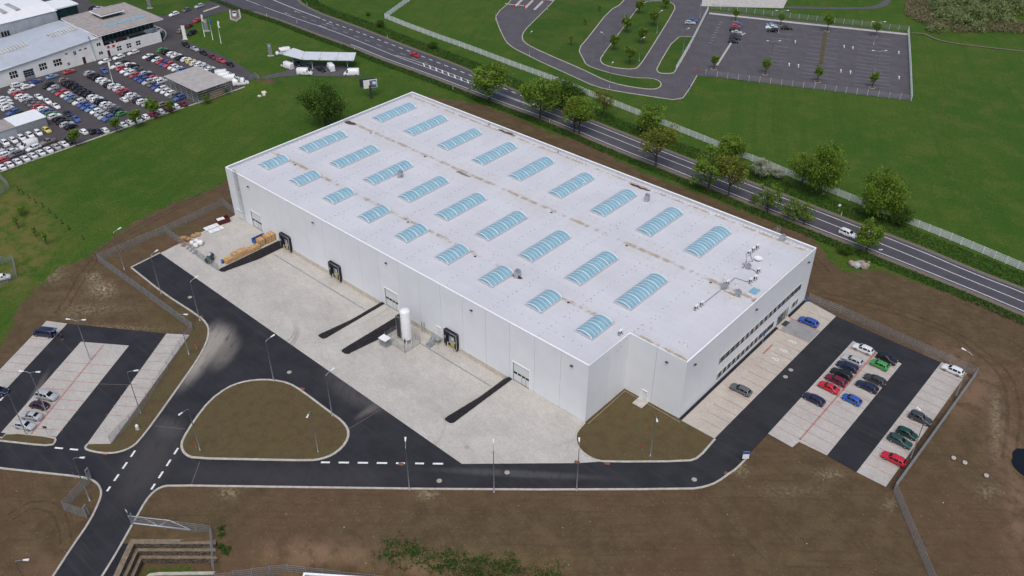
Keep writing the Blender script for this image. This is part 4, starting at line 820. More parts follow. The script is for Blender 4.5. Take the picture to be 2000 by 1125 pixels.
def car_meshes(kd):
    K = KIND[kd]; W = K['W']; st = K['st']; xs = [s[0] for s in st]; out = {}
    def sec(x):
        v = [float(np.interp(x, xs, [s[k] for s in st])) for k in range(1, 5)]; return v
    def ring(s):
        x, zb, zr, wr, ws = s; w = W*ws; lo = min(.38, zb*.7)
        h = [(w*.84, .19), (w*.985, lo), (w*1.0, lo*.45+zb*.55), (w*.965, zb), (wr*ws, zr), (wr*ws*.55, zr+.04)]
        return [(x, y, z) for y, z in h]+[(x, 0, zr+.055)]+[(x, -y, z) for y, z in h[::-1]]
    n = 13; b = MB(); vs = [p for s in st for p in ring(s)]; fs = []
    for i in range(len(st)-1):
        for k in range(n-1): fs.append((i*n+k, i*n+k+1, (i+1)*n+k+1, (i+1)*n+k))
    b.add(vs, fs, 0, True); L = len(st)-1
    b.add([vs[k] for k in range(n)], [tuple(range(n-1, -1, -1))]); b.add([vs[L*n+k] for k in range(n)], [tuple(range(n))])
    if kd == 'pickup': pass
    xm = K['ws'][1]-.12
    for sd in (-1, 1): b.cbox((xm, sd*(W+.07), sec(xm)[0]+.06), (.12, .18, .13))
    if kd in ('estate', 'suv', 'minivan'):
        for sd in (-1, 1): b.tube([(-1.6, sd*.56, 1.53 if kd == 'estate' else 1.76), (.1, sd*.56, 1.53 if kd == 'estate' else 1.76)], .025, 4)
    out['body'] = b.mesh('body', 'paint')
    def side(x, t, sd, off=.014):
        zb, zr, wr, ws = sec(x); y0, y1 = W*ws*.965, wr*ws; return (x, sd*(y0+(y1-y0)*t+off), zb+(zr-zb)*t+off*.4)
    def top(x, s, off=.016):
        zb, zr, wr, ws = sec(x); a = abs(s); z = zr+(.04*(1-a)/.45 if a > .55 else .04+.015*(.55-a)/.55); return (x+off*.5, s*wr*ws, z+off)
    sides = []
    for sd in (1, -1):
        g = MB()
        for a, c in K['sw']:
            q = [side(x, .10, sd) for x in np.linspace(a, c, 4)]+[side(x, .90, sd) for x in np.linspace(c, a, 4)]
            g.add(q, [tuple(range(8)) if sd < 0 else tuple(range(7, -1, -1))])
        sides.append(g)
    out['sides'] = [g.mesh('side_windows', 'car_glass') for g in sides]
    def glass(x0, x1):
        g = MB(); ss = (-.92, -.55, 0, .55, .92); xx = np.linspace(x0, x1, 3); vs = [top(x, s) for x in xx for s in ss]
        g.add(vs, [(i*5+k, (i+1)*5+k, (i+1)*5+k+1, i*5+k+1) for i in range(2) for k in range(4)], 0, True); return g
    out['windscreen'] = glass(*K['ws']).mesh('windscreen', 'car_glass')
    if K['rw']: out['rear_window'] = glass(*K['rw']).mesh('rear_window', 'car_glass')
    elif kd == 'passenger_van': g = MB(); g.box(-2.575, -2.56, -.7, .7, 1.2, 1.75); out['rear_window'] = g.mesh('rear_window', 'car_glass')
    allg = MB()
    for g in sides+[glass(*K['ws'])]+([glass(*K['rw'])] if K['rw'] else []): allg.add(g.v, g.f, 0)
    out['windows'] = allg.mesh('windows', 'car_glass')
    r = K['wh'][2]; t = MB(); t.tube([(0, -.11, 0), (0, .11, 0)], r, 14); out['wheel'] = t.mesh('wheel', 'tyre')
    t = MB(); t.tube([(0, -.118, 0), (0, .118, 0)], r*.64, 10); out['rim'] = t.mesh('rim', 'rim')
    x1 = st[-2][0]; zf = st[-2][1]; wf = W*st[-2][4]; h = MB(); h.cbox((x1-.03, 0, zf-.08), (.26, .30, .13)); out['headlight'] = h.mesh('headlight', 'lamp_clear'); out['hl'] = wf-.19
    x0 = st[1][0]; zt = st[1][1]; h = MB(); h.cbox((x0+.03, 0, (zt+.02) if kd not in ('van', 'passenger_van') else 1.0), (.12, .20, .20 if kd not in ('van', 'passenger_van') else .4)); out['tail_light'] = h.mesh('tail_light', 'lamp_red'); out['tl'] = W*st[1][4]-.11
    p = MB(); p.cbox((st[0][0]-.01, 0, .55), (.03, .5, .11)); p.cbox((st[-1][0]+.01, 0, .40), (.03, .5, .11)); out['plate'] = p.mesh('number_plates', 'plate')
    u = MB(); u.box(xs[0]+.25, xs[-1]-.25, -W*.8, W*.8, .12, .2); out['under'] = u.mesh('underbody', 'underside')
    out['wx'] = K['wh']; out['W'] = W
    return out
CARM = {k: car_meshes(k) for k in KIND}
PAL = {'W': ('white', (.72, .73, .74)), 'K': ('black', (.012, .013, .016)), 'S': ('silver', (.42, .44, .46)), 'G': ('grey', (.11, .12, .135)), 'D': ('dark grey', (.045, .048, .055)), 'R': ('red', (.50, .015, .035)), 'M': ('dark red', (.14, .012, .03)), 'B': ('blue', (.025, .085, .36)), 'L': ('light blue', (.12, .29, .52)), 'N': ('dark blue', (.014, .02, .055)), 'E': ('green', (.05, .27, .06)), 'F': ('dark green', (.012, .05, .04)), 'Y': ('yellow', (.72, .55, .05)), 'O': ('brown', (.20, .165, .145)), 'P': ('purple', (.035, .014, .03)), 'T': ('teal', (.02, .06, .055))}
def car(kd, loc, rz, colr, label, cat='car', group=None, full=True, sc=.875):
    c = CARM[kd]; name = {'van': 'delivery_van', 'passenger_van': 'passenger_van', 'pickup': 'pickup_truck'}.get(kd, kd+'_car')
    r = thing(name, label, cat, loc, rz, group, sc); rgb = PAL[colr][1]; av = sum(rgb)/3; rgb = rgb if full else tuple(x*.72+av*.28 for x in rgb); j = random.uniform(.9, 1.1); rgb = tuple(min(.8, x*j) for x in rgb)
    b = link('body', c['body'], r); b.color = (*rgb, 1)
    xr, xf, rad = c['wx']
    if full:
        for s in c['sides']: link('side_windows', s, r)
        link('windscreen', c['windscreen'], r)
        if 'rear_window' in c: link('rear_window', c['rear_window'], r)
        for sd in (-1, 1): link('headlight', c['headlight'], r, (0, sd*c['hl'], 0)); link('tail_light', c['tail_light'], r, (0, sd*c['tl'], 0))
        link('number_plates', c['plate'], r); link('underbody', c['under'], r)
    else:
        link('windows', c['windows'], r)
        for sd in (-1, 1): link('tail_light', c['tail_light'], r, (0, sd*c['tl'], 0)); link('headlight', c['headlight'], r, (0, sd*c['hl'], 0))
    for x in (xr, xf):
        for sd in (-1, 1):
            w_ = link('wheel', c['wheel'], r, (x, sd*(c['W']-.10), rad))
            if full: link('rim', c['rim'], w_)
            else: link('rim', c['rim'], w_)
    return r
def at(x, y, z=.7): a = G(x, y, z); return (a[0], a[1], .02)
L0, R0 = math.pi, 0.0
for (x, y, kd, c, rz, lb) in [
    (1686, 680, 'estate', 'W', L0, 'white estate car in the top corner bay of the middle parking rows'), (1665, 702, 'estate', 'S', L0, 'silver estate car below the white one in the middle bays'), (1655, 714.5, 'estate', 'N', L0, 'dark blue car between silver and black ones in the middle bays'),
    (1643.5, 728.6, 'estate', 'K', L0, 'black estate car directly above the dark red one'), (1633, 741, 'estate', 'M', L0, 'dark red estate car next to the bright red sedan'), (1619, 755, 'sedan', 'R', L0, 'bright red sedan in the middle parking bays'), (1589.6, 778, 'estate', 'N', L0, 'dark blue estate car alone at the lower end of the middle bays'),
    (1732, 699.5, 'suv', 'K', R0, 'black off-road car facing right beside the green hatchback'), (1718, 711, 'hatchback', 'E', L0, 'bright green hatchback in the middle bays'), (1709, 740, 'estate', 'D', L0, 'dark grey estate car with panorama roof below the green hatchback'), (1693.5, 753.5, 'estate', 'N', L0, 'dark blue estate car under the dark grey one with panorama roof'), (1664, 779, 'hatchback', 'B', L0, 'small bright blue hatchback in the middle bays'),
    (1861, 721, 'estate', 'W', L0, 'white estate car in the outer bays by the fence corner'), (1798, 816, 'suv', 'D', R0, 'dark grey off-road car with roof rails in the outer bays'), (1772, 845, 'hatchback', 'F', R0, 'dark green hatchback tucked beside a longer green estate car'), (1758, 860, 'estate', 'T', R0, 'dark green estate car with its nose towards the fence'), (1745.6, 894.5, 'estate', 'R', L0, 'red estate car with sunroof in the outer bays'),
    (1446.7, 759.6, 'estate', 'G', L0, 'grey estate car alone in the bays along the office wall'), (1579.4, 627, 'estate', 'B', L0, 'bright blue estate car beside the office entrance')]:
    car(kd, at(x, y), rz+random.uniform(-.03, .03), c, lb, 'car', 'cars parked at the office', True)
hl = HD(90, 770, 8, .75)
for (x, y, kd, c, rz, lb) in [(90.6, 771.8, 'minivan', 'S', hl-.12, 'silver minivan, topmost of four cars in the left lot'), (75.5, 790, 'hatchback', 'P', hl+math.pi-.15, 'dark purple hatchback under the lamp in the left lot'), (61, 810.6, 'sedan', 'S', hl+math.pi-.1, 'silver sedan in the left lot'), (48, 829.5, 'hatchback', 'S', hl-.1, 'silver hatchback at the grass end of the left lot'), (-4, 762, 'hatchback', 'N', hl, 'dark blue car cut off by the left picture edge')]:
    car(kd, at(x, y), rz, c, lb, 'car', 'cars in the left lot', True)
v = car('passenger_van', at(85, 648, .9), hl+math.pi-.05, 'N', 'dark blue passenger van with its tailgate raised at the end of the left lot', 'van', None, True)
m = MB(); m.add([(-2.5, -.8, 1.95), (-2.5, .8, 1.95), (-3.45, .75, 2.05), (-3.45, -.75, 2.05), (-2.5, -.8, 1.90), (-2.5, .8, 1.90), (-3.45, .75, 2.0), (-3.45, -.75, 2.0)], [(0, 1, 2, 3), (7, 6, 5, 4), (0, 3, 7, 4), (1, 5, 6, 2), (3, 2, 6, 7)]); o = m.build('tailgate', 'paint', v); o.color = (.05, .09, .16, 1)
hn = HD(1656, 460, 20, 8); car('minivan', at(1656, 454.5, .8), hn, 'W', 'white minivan driving on the highway', 'car', None, True)
car('hatchback', at(1051, 204, .8), HD(1051, 204, 20, 8)+math.pi, 'W', 'white car on the highway half hidden behind a roadside tree', 'car', None, True)
car('sedan', at(809, 105.5, .8), HD(809, 105, -20, -7.5), 'R', 'red sedan driving along the highway', 'car', None, True)
car('hatchback', at(3, 541), hl+.5, 'W', 'white car behind mesh fence at the left picture edge', 'car', None, True)
h1 = HD(1348, 43, 10, -1)
for i, (x, y, kd, c, rz, lb) in enumerate([(1353, 39, 'hatchback', 'B', 0, 'blue car parked outside the white fence of the far car park'), (1348, 43.5, 'estate', 'S', 0, 'silver estate car beside the blue one outside the white fence'), (1440.5, 47.5, 'hatchback', 'B', math.pi, 'blue car at the top of the row of seven in the far car park'), (1437.5, 51, 'hatchback', 'R', 0, 'red car in the far car park'), (1436, 57, 'estate', 'K', 0, 'black car just below the red one in the far car park'), (1439, 62, 'sedan', 'S', 0, 'silver car in the middle of the row of seven, far car park'), (1437.5, 67.5, 'estate', 'D', 0, 'dark grey car below the silver one, far car park'), (1436, 73.5, 'estate', 'K', 0, 'black estate, second from the bottom in the row of seven'), (1432.5, 80, 'hatchback', 'N', 0, 'dark car at the bottom of the row of seven in the far car park'), (1507, 48, 'sedan', 'L', 0, 'pale blue car at the top of a trio in the far car park'), (1507, 53, 'pickup', 'W', math.pi, 'white pickup in a trio in the far car park'), (1509.5, 58.5, 'suv', 'K', math.pi, 'black off-road car at the bottom of a trio in the far car park'), (1537, 54, 'estate', 'K', 0, 'black car standing alone right of a trio in the far car park')]):
    car(kd, at(x, y), HD(1440, 60, 10, .6)+rz, c, lb, 'car', 'cars in the far car park', False)

# ------------------------------------------------------------------ dealer stock
CK = ['hatchback', 'estate', 'hatchback', 'sedan', 'suv', 'hatchback', 'estate']
hA = HD(150, 200, 10, -3.4); hB = HD(280, 140, 10, -3.4)
def row(name, x0, y0, x1, y1, cols, flip, lab, kinds=None, hd=None):
    n = len(cols)
    for i, c in enumerate(cols):
        t = i/(n-1) if n > 1 else 0; x, y = x0+(x1-x0)*t, y0+(y1-y0)*t
        kd = kinds[i % len(kinds)] if kinds else CK[(i*3+len(lab)) % 7]
        a = (hd if hd is not None else hA)+(math.pi if flip else 0)+random.uniform(-.05, .05)
        car(kd, at(x+random.uniform(-.5, .5), y+random.uniform(-.3, .3)), a, c, ('%s car, %s from the %s' % (PAL[c][0], ORD[i], lab)).replace('the cars lined along', 'the line at'), 'car', 'cars for sale in the dealer yard', False)
row('a', 27, 177, 138.5, 246.5, 'WRWWGORWBEWKKSK', False, 'top in the leftmost dealer row')
row('b', 95, 166.5, 212, 230.5, 'KSGRWLGWBBLWSSB', True, 'top, left side of the second dealer row')
row('c', 124, 156, 238, 221, 'OKKKKKKWWKWSGKE', False, 'top, right side of the second dealer row')
row('d', 174, 142, 287.5, 202, 'SKKWWKWWRMWSKWS', False, 'top of the single dealer row in the middle')
row('e', 227.6, 128.5, 350, 190.5, 'WRWWRBBSGBWWWGB', True, 'top, left side of the fourth dealer row')
row('f', 245, 121.5, 314.5, 158.5, 'KWKGDSNRWW', False, 'top, right side of the fourth dealer row')
row('g', 289, 109, 354, 137, 'WKWRBRWWB', True, 'top of the short dealer row below the lime green car')
row('h', 317, 97, 418, 137, 'EKWWKWYWWSWG', False, 'top of the rightmost dealer row by the road')
hC = HD(380, 100, 10, 4.6)
row('i', 363, 87, 449, 125, 'KSKMRK', False, 'top of the cars lined along the dealer lawn edge', ['suv', 'sedan', 'sedan', 'sedan', 'sedan', 'hatchback'], hC)
hE = HD(60, 300, 8, 5.5)
row('j', 3, 325.5, 124, 279.8, 'WWWWWWWSW', True, 'left in the dealer row along the lower grass edge', ['sedan'], hE)
row('k', 10, 278, 90.5, 253, 'WWWWWY', False, 'left in the row before the grey metal shed', ['hatchback'], hE)
row('l', 3, 303, 3, 313, 'WR', True, 'top of two cars cut off by the left picture edge')
row('m', 12, 289, 31, 300, 'SWG', True, 'top of three cars at the left picture edge')
row('n', 47, 279, 65, 288, 'SWW', True, 'top of three cars below the grey shed', ['estate', 'van', 'estate'])
row('o', 7, 192, 15, 210, 'WWWW', False, 'top of four white cars at the left picture edge')
row('p', 26, 218.5, 35, 221.5, 'BF', True, 'left of two dark cars above the grey shed')
row('q', 75.6, 188, 109, 206, 'WWW', False, 'top of three white cars in the dealer aisle', ['sedan'], HD(92, 197, 8, 6))
row('r', 132, 220, 148, 231.5, 'NB', False, 'top of two blue cars in the dealer aisle', ['sedan'], HD(140, 225, 8, 6))
row('s', 239, 242.5, 357, 201.5, 'WWWWRWMWM', True, 'left in the lower dealer row behind young trees', ['sedan', 'hatchback'], HD(300, 220, 8, 4.5))
row('t', 162, 256, 204, 253.5, 'WKNW', True, 'left of four cars by the lower dealer edge', ['hatchback'], hE)
row('u', 204, 119.5, 259.5, 102, 'WWW', True, 'left of three white cars along the dealer building', ['estate'], HD(232, 110, 12, -3.9))
row('v', 69, 158, 134.5, 139, 'BLR', False, 'left of three coloured cars along the workshop wall', ['sedan'], HD(100, 148, 12, -3.4))
row('w', 34, 165.5, 54, 168.5, 'WW', False, 'left of two white cars at the workshop gate', ['minivan', 'estate'], HD(45, 166, 12, -3.4))
row('x', 308, 58, 308.5, 75, 'SKKK', False, 'top of four dark cars beside the showroom corner', ['sedan'], HD(308, 65, 10, 2))
row('y', 340, 26.6, 388.6, 11, 'WGS', True, 'left of three cars along the upper dealer drive', ['estate', 'hatchback', 'estate'], HD(365, 20, 12, -4))
row('z', 384.6, 38.7, 353, 59, 'RMO', False, 'right of three cars along the lower dealer drive', ['sedan', 'hatchback', 'hatchback'], HD(370, 48, -12, 7)+math.pi)
for (x, y, kd, c, a, lb) in [(242, 193.5, 'hatchback', 'W', HD(242, 193, 8, 5)+math.pi, 'white hatchback alone in the dealer aisle'), (319, 202.5, 'estate', 'O', hA, 'brown estate car alone near the scaffold shed'), (202.4, 137, 'sedan', 'B', HD(202, 137, 8, 6), 'blue sedan alone at the dealer flag'), (93, 276, 'pickup', 'O', hA+math.pi, 'brown pickup with canopy below the grey shed'), (374.7, 63.5, 'suv', 'K', HD(374, 63, -10, 4.5), 'black off-road car on the dealer lawn'), (135, 273.5, 'hatchback', 'K', hE, 'black car under the young tree at the dealer edge'), (131, 28, 'suv', 'R', HD(131, 26, 12, -1), 'red off-road car behind the showroom'), (118, 19, 'hatchback', 'D', HD(118, 19, 10, 8), 'dark car behind the showroom beside the red one'), (181, 14, 'sedan', 'N', HD(181, 14, 10, -5), 'dark blue car behind the showroom roof'), (192, 15, 'sedan', 'S', HD(181, 14, 10, -3), 'silver car behind the showroom roof')]:
    car(kd, at(x, y), a, c, lb, 'car', 'cars for sale in the dealer yard', False)
cp = car('pickup', at(458, 26.5, .9), HD(458, 27, 0, 8), 'S', 'grey pickup on a raised display pad', 'pickup', None, False); cp.location.z = .21
for i, (x, y, a, lb) in enumerate([(435.5, 142, HD(440, 145, 12, -1.2), 'first white van from the left behind the scaffold shed'), (441, 147, HD(440, 145, 12, -1.2), 'second white van from the left behind the scaffold shed'), (452, 151.5, HD(450, 150, 12, -1.2), 'third white van from the left behind the scaffold shed'), (470, 159, HD(470, 159, 12, -1.4), 'white van nearest the lawn corner beside the scaffold shed'),
    (552, 99, HD(552, 100, -12, 2), 'white van with dark lettering behind the solar canopy'), (560.5, 126.5, HD(560, 126, -12, -4), 'white van left of the solar canopy'), (595, 139, HD(595, 139, 12, .6), 'white van facing right in front of the solar canopy'), (645.5, 129, HD(645, 129, -6, -7), 'white van seen from behind under the solar canopy'), (686, 140, HD(686, 140, -12, .2), 'white van facing left at the right end of the canopy')]):
    v = car('van', at(x, y, 1.2), a, 'W', lb, 'van', 'white delivery vans', True)
    if i in (4, 6):
        m = MB(); s = 1 if i == 4 else -1; y0 = (1.005 if i == 4 else -1.005)
        if i == 4: [m.box(-1.1+k*.27, -1.1+k*.27+.2, y0, y0+.01, 1.35, 1.55) for k in range(8)]
        else: m.box(-.3, .55, y0-.01, y0, .95, 1.2)
        m.build('side_lettering', 'dark_metal' if i == 4 else 'blue_paint', v)
car('pickup', at(580.6, 122.5, .9), HD(580, 122, 10, 5), 'K', 'black pickup under the solar canopy', 'pickup', None, False); car('hatchback', at(604, 128), HD(604, 127, -9, 5), 'D', 'dark grey car behind the white van under the canopy', 'car', None, False); car('sedan', at(626.7, 134.5), HD(626, 134, 9, 4), 'K', 'black car between two vans under the canopy', 'car', None, False)
# ------------------------------------------------------------------ street lamps
def lamp_meshes(h, arm, two=False):
    p = MB(); p.tube([(0, 0, 0), (0, 0, 1.2), (0, 0, h)], [.11, .10, .05], 8); p.lathe([(.16, 0), (.16, .06)], n=8)
    a = MB(); ends = (1, -1) if two else (1,)
    for s in ends: a.tube([(0, 0, h-.05), (s*.15, 0, h+.18), (s*arm*.5, 0, h+.32), (s*arm, 0, h+.40)], .04, 6)
    hd = MB()
    for s in (1,):
        x = arm; hd.add([(x-.1, -.1, h+.36), (x-.1, .1, h+.36), (x+.75, .17, h+.42), (x+.75, -.17, h+.42), (x-.1, -.08, h+.46), (x-.1, .08, h+.46), (x+.70, .13, h+.56), (x+.70, -.13, h+.56)], [(3, 2, 1, 0), (4, 5, 6, 7), (0, 1, 5, 4), (1, 2, 6, 5), (2, 3, 7, 6), (3, 0, 4, 7)])
    return p.mesh('pole', 'galv'), a.mesh('arm', 'steel'), hd.mesh('lamp_head', 'white_metal'), two
LM = {'one': lamp_meshes(9.6, 1.3), 'two': lamp_meshes(9.6, 1.2, True), 'park': lamp_meshes(7.6, 1.1), 'park2': lamp_meshes(7.8, 1.7, True)}
def lamp(kd, base, ang, label, group):
    p, a, h, two = LM[kd]; c = G(*base); r = thing('street_lamp', label, 'street lamp', (c[0], c[1], 0), ang, group)
    link('pole', p, r); link('arm', a, r); link('lamp_head', h, r)
    if two: link('lamp_head', h, r, (0, 0, 0), math.pi)
    return r
for b, d, lb in [((800, 957), (0, -1), 'left of three lamps on the lower kerb of the front road'), ((965, 961), (0, -1), 'middle of three lamps on the lower kerb of the front road'), ((1126, 958), (0, -1), 'right of three lamps on the lower kerb of the front road'),
    ((535, 745), (1, -.6), 'grey lamp at the top of the soil island'), ((649, 813), (1, -.7), 'grey lamp on the right slope of the soil island'), ((621.5, 883), (-.35, .9), 'grey lamp low inside the soil island'), ((391, 880), (-1, .9), 'grey lamp at the left tip of the soil island'), ((1270, 891), (.15, 1), 'grey lamp in the planted corner bed of the warehouse'),
    ((314.6, 573), (1, -.6), 'grey lamp at the upper end of the yard road'), ((390.5, 626), (1, -.6), 'grey lamp by the inside bend of the yard road'), ((243, 527), (1, -.5), 'grey lamp outside the fence corner'), ((369, 692), (1, .12), 'grey lamp beside the mesh fence at the left lot'), ((52, 850), (-.7, .8), 'grey lamp in the small bed of the left lot'), ((274.5, 807), (1, -.05), 'grey lamp on the right edge of the left lot'), ((175.6, 978), (1, .05), 'grey lamp at the lower left road corner'), ((72, 1180), (1, .0), 'lamp at the lower left picture corner'), ((1868, 772), (-1, -.5), 'grey lamp at the fence corner of the office lot'), ((1779, 894), (-.5, -.4), 'grey lamp beside the red estate car')]:
    lamp('one', b, HD(b[0], b[1], d[0]*12, d[1]*12), lb, 'single arm lamps of the site')
for b, d, lb in [((177, 704), (1, .05), 'twin arm lamp at the top of the left lot'), ((92, 808), (1, .06), 'twin arm lamp among the cars of the left lot')]: lamp('two', b, HD(*b, d[0]*12, d[1]*12), lb, 'twin arm lamps of the left lot')
for b, d, lb in [((1034, 109), (.8, -.6), 'lamp at the bend of the far access road'), ((1190, 172), (.8, -.7), 'lamp at the lower kerb of the far access road'), ((1178, 110), (-1, -.4), 'lamp on the left kerb of the far middle island'), ((1248, 120), (1, -.3), 'lamp at the lower right of the far middle island'), ((1283, 65), (1, -.3), 'lamp at the upper right of the far middle island'), ((1334, 101), (1, -.3), 'lamp on the small triangular island'), ((1367, 34), (1, -.3), 'lamp by the white fence end of the far lot'), ((1220, 35), (-1, -.3), 'lamp at the top of the far middle island'), ((968, 40), (.3, -1), 'lamp beside the barrier lanes'), ((1069, 20), (.6, -.6), 'lamp right of the barrier lanes')]: lamp('park', b, HD(*b, d[0]*10, d[1]*10), lb, 'lamps along the far access roads')
for b, lb in [((1520, 64), 'twin lamp beside the black car in the far car park'), ((1503, 126), 'twin lamp at the lower left of the far car park'), ((1706, 146), 'twin lamp at the lower right of the far car park'), ((1706, 87), 'twin lamp at the upper right of the far car park')]: lamp('park2', b, HD(*b, 12, 0), lb, 'twin lamps of the far car park')

# ------------------------------------------------------------------ fences
def panel_mesh(nm, h, mat, hs, vs, hw, vw, base=.1):
    m = MB()
    def bar(a, b, w):
        d = Vector(b)-Vector(a); s = Vector((0, w/2, 0)); u = Vector((0, 0, w/2)) if abs(d.z) < abs(d.x) else Vector((w/2, 0, 0)); P = [Vector(p)+q for p in (a, b) for q in (s+u, -s+u, -s-u, s-u)]
        m.add(P, [(k, (k+1) % 4, 4+(k+1) % 4, 4+k) for k in range(4)])
    for z, wd in hs: bar((0, 0, z), (1, 0, z), wd if wd else hw)
    for i in range(vs+1): bar((i/vs, 0, base), (i/vs, 0, h-.02), vw)
    return m.mesh(nm, mat)
def rail_post(nm, h, w, mat): m = MB(); m.box(-w/2, w/2, -w/2, w/2, -.1, h); m.cbox((0, 0, h+.01), (w*1.25, w*1.25, .03)); return m.mesh(nm, mat)
WH = 1.85
FP = {'white': (panel_mesh('mesh_panel', WH, 'fence_white', [(.12+i*.43, .055) for i in range(5)], 58, .02, .007), rail_post('post', WH+.05, .15, 'fence_white'), 2.9),
      'grey': (panel_mesh('mesh_panel', 2.0, 'wire', [(.06+i*.48, .03) for i in range(5)], 50, .02, .004), rail_post('post', 2.1, .06, 'galv'), 2.5),
      'solid': (panel_mesh('mesh_panel', 2.0, 'galv', [(.06+i*.24, .05) for i in range(9)], 60, .03, .018), rail_post('post', 2.1, .06, 'galv'), 2.5),
      'thin': (panel_mesh('mesh_panel', 1.9, 'wire', [(.06+i*.6, .02) for i in range(4)], 50, .02, .0025), rail_post('post', 2.0, .06, 'galv'), 2.5),
      'green': (panel_mesh('mesh_panel', 1.9, 'wire', [(.06+i*.37, .02) for i in range(6)], 24, .02, .007), rail_post('post', 2.0, .07, 'fence_white'), 3.3)}
def fence(kd, px, label, z=None, world=None, step=None, closed_end=True):
    pm_, po, st = FP[kd]; pts = world or GP(px); st = step or st; o = pts[0]
    r = thing('mesh_fence', label, 'fence', (o[0], o[1], 0))
    zz = z or (lambda x, y: 0.0)
    for a, b in zip(pts[:-1], pts[1:]):
        L = math.hypot(b[0]-a[0], b[1]-a[1]); n = max(1, round(L/st)); ang = math.atan2(b[1]-a[1], b[0]-a[0])
        for i in range(n):
            p = lerp(a, b, i/n); q = lerp(a, b, (i+1)/n); z0, z1 = zz(*p), zz(*q)
            link('post', po, r, (p[0]-o[0], p[1]-o[1], z0))
            g = link('mesh_panel', pm_, r, (p[0]-o[0], p[1]-o[1], (z0+z1)/2), ang); g.scale = (L/n, 1, 1)
    link('post', po, r, (pts[-1][0]-o[0], pts[-1][1]-o[1], zz(*pts[-1]))); return r
fence('white', [(832, -22), (798, 3), (752, 36), (797, 54), (857, 76.5), (918, 98), (994, 127), (1076, 157), (1114, 171), (1138, 182), (1201, 207), (1300, 246.5), (1375, 276.5), (1452, 308.5), (1502, 328), (1551, 348.5), (1658, 391), (1772, 436), (1856, 469), (1897, 486), (1987, 524), (2060, 556)], 'long white mesh fence running along the far side of the highway')
fence('white', [(1383, 20), (1352, 82), (1320, 138)], 'white fence climbing beside the far triangular island')
fence('white', [(1773, 62), (1777, 130), (1779.5, 196.6)], 'white fence along the right edge of the far car park', step=2.4)
fence('green', [(1378, 146), (1400, 151), (1590, 174), (1779, 197)], 'thin wire fence with white posts along the lower car park edge')
fence('green', [(1390, 17), (1560, 37), (1773, 61)], 'thin wire fence with white posts along the upper car park edge')
fence('grey', [(457, 417.5), (437.5, 401), (364, 437), (324, 455), (236, 492), (193, 511), (285, 577), (377, 645)], 'grey mesh fence around the upper left corner of the site')
fence('thin', [(377, 646), (340, 700), (275, 806)], 'grey mesh fence between the left lot and the verge', step=3.4)
fence('grey', [(274, 808), (217, 867)], 'dense grey railing at the lower end of the left lot')
fence('grey', [(324, 456), (352, 476), (400, 512), (428, 530)], 'grey mesh fence dividing off the storage corner of the yard')
fence('grey', [(1579, 588), (1640, 613), (1760, 668), (1904, 734)], 'grey mesh fence above the office car park')
fence('solid', [(1905, 735), (1825, 848), (1745, 959)], 'dense grey fence right of the office car park')
fence('grey', [(1745.5, 960), (1815, 1125), (1860, 1230)], 'grey mesh fence running down the lower right bare soil')
fence('grey', [(178, 940), (126.5, 996.5), (170, 1011.6)], 'small grey mesh fence pen at the lower left road corner')
fence('grey', [(262, 1024), (415, 1043)], 'grey mesh fence behind the sliding gate')
gz = lambda x, y: min(0.0, ground_z(x, y))
fence('grey', [(415, 1043), (415, 1064), (416, 1112)], 'grey mesh fence stepping down beside the stone terrace', z=lambda x, y: 0.0 if G(415, 1064)[0] > x-99 and ground_z(x, y) > -3.0 else -1.2)
fence('grey', [(416, 1114), (560, 1100), (697, 1112), (900, 1135)], 'grey mesh fence at the foot of the slope by the lower picture edge', z=gz)
fence('grey', [(-12, 336), (19, 368), (-30, 400)], 'mesh fence corner at the left picture edge')
fence('grey', [(-40, 590), (33, 540), (28, 512), (-40, 520)], 'mesh fence pen round a white car at the left edge')
# sliding gate
mt('gate_steel', (.60, .63, .66), .4, .2, .5, .06, 2)
a, b = G(262, 1021), G(374, 1034); L = math.hypot(b[0]-a[0], b[1]-a[1]); ang = math.atan2(b[1]-a[1], b[0]-a[0])
gt = thing('sliding_gate', 'galvanised sliding gate with diagonal braces beside the lower left road', 'gate', (a[0], a[1], 0), ang)
m = MB(); T = L*.68
m.tube([(0, -.25, .25), (L, -.25, .25)], .12, 4); m.tube([(0, -.25, 1.9), (T, -.25, 1.9), (L, -.25, .25)], .09, 4); m.tube([(0, -.25, .25), (0, -.25, 1.9)], .08, 4); m.build('frame', 'gate_steel', gt)
for x0, x1 in ((T*.33, T*.66), (T*.98, T*.66)): m = MB(); m.tube([(x0, -.25, 1.9), (x1, -.25, .25)], .07, 4); m.build('brace', 'gate_steel', gt)
m = MB(); [m.tube([(x, -.25, .3), (x, -.25, 1.85)], .015, 4) for x in np.arange(.3, T, .14)]; o = m.build('infill_bars', 'wire', gt)
for s in (-.05, -.5): m = MB(); m.box(-.1, .1, s-.08, s+.08, 0, 2.3); m.build('post', 'steel', gt)
c = G(247, 1010); s = thing('gate_sign', 'small white gate sign with a yellow mark on a thin post', 'sign', (c[0]+.3, c[1]+.2, 0)); MB().tube([(0, 0, 0), (0, 0, 1.7)], .03, 6).build('post', 'galv', s); m = MB(); m.box(-.28, .28, -.02, .02, 1.3, 1.75); m.build('plate', 'white_plastic', s); m = MB(); m.box(-.1, .1, -.026, -.02, 1.42, 1.64); m.build('emblem', 'yellow', s)
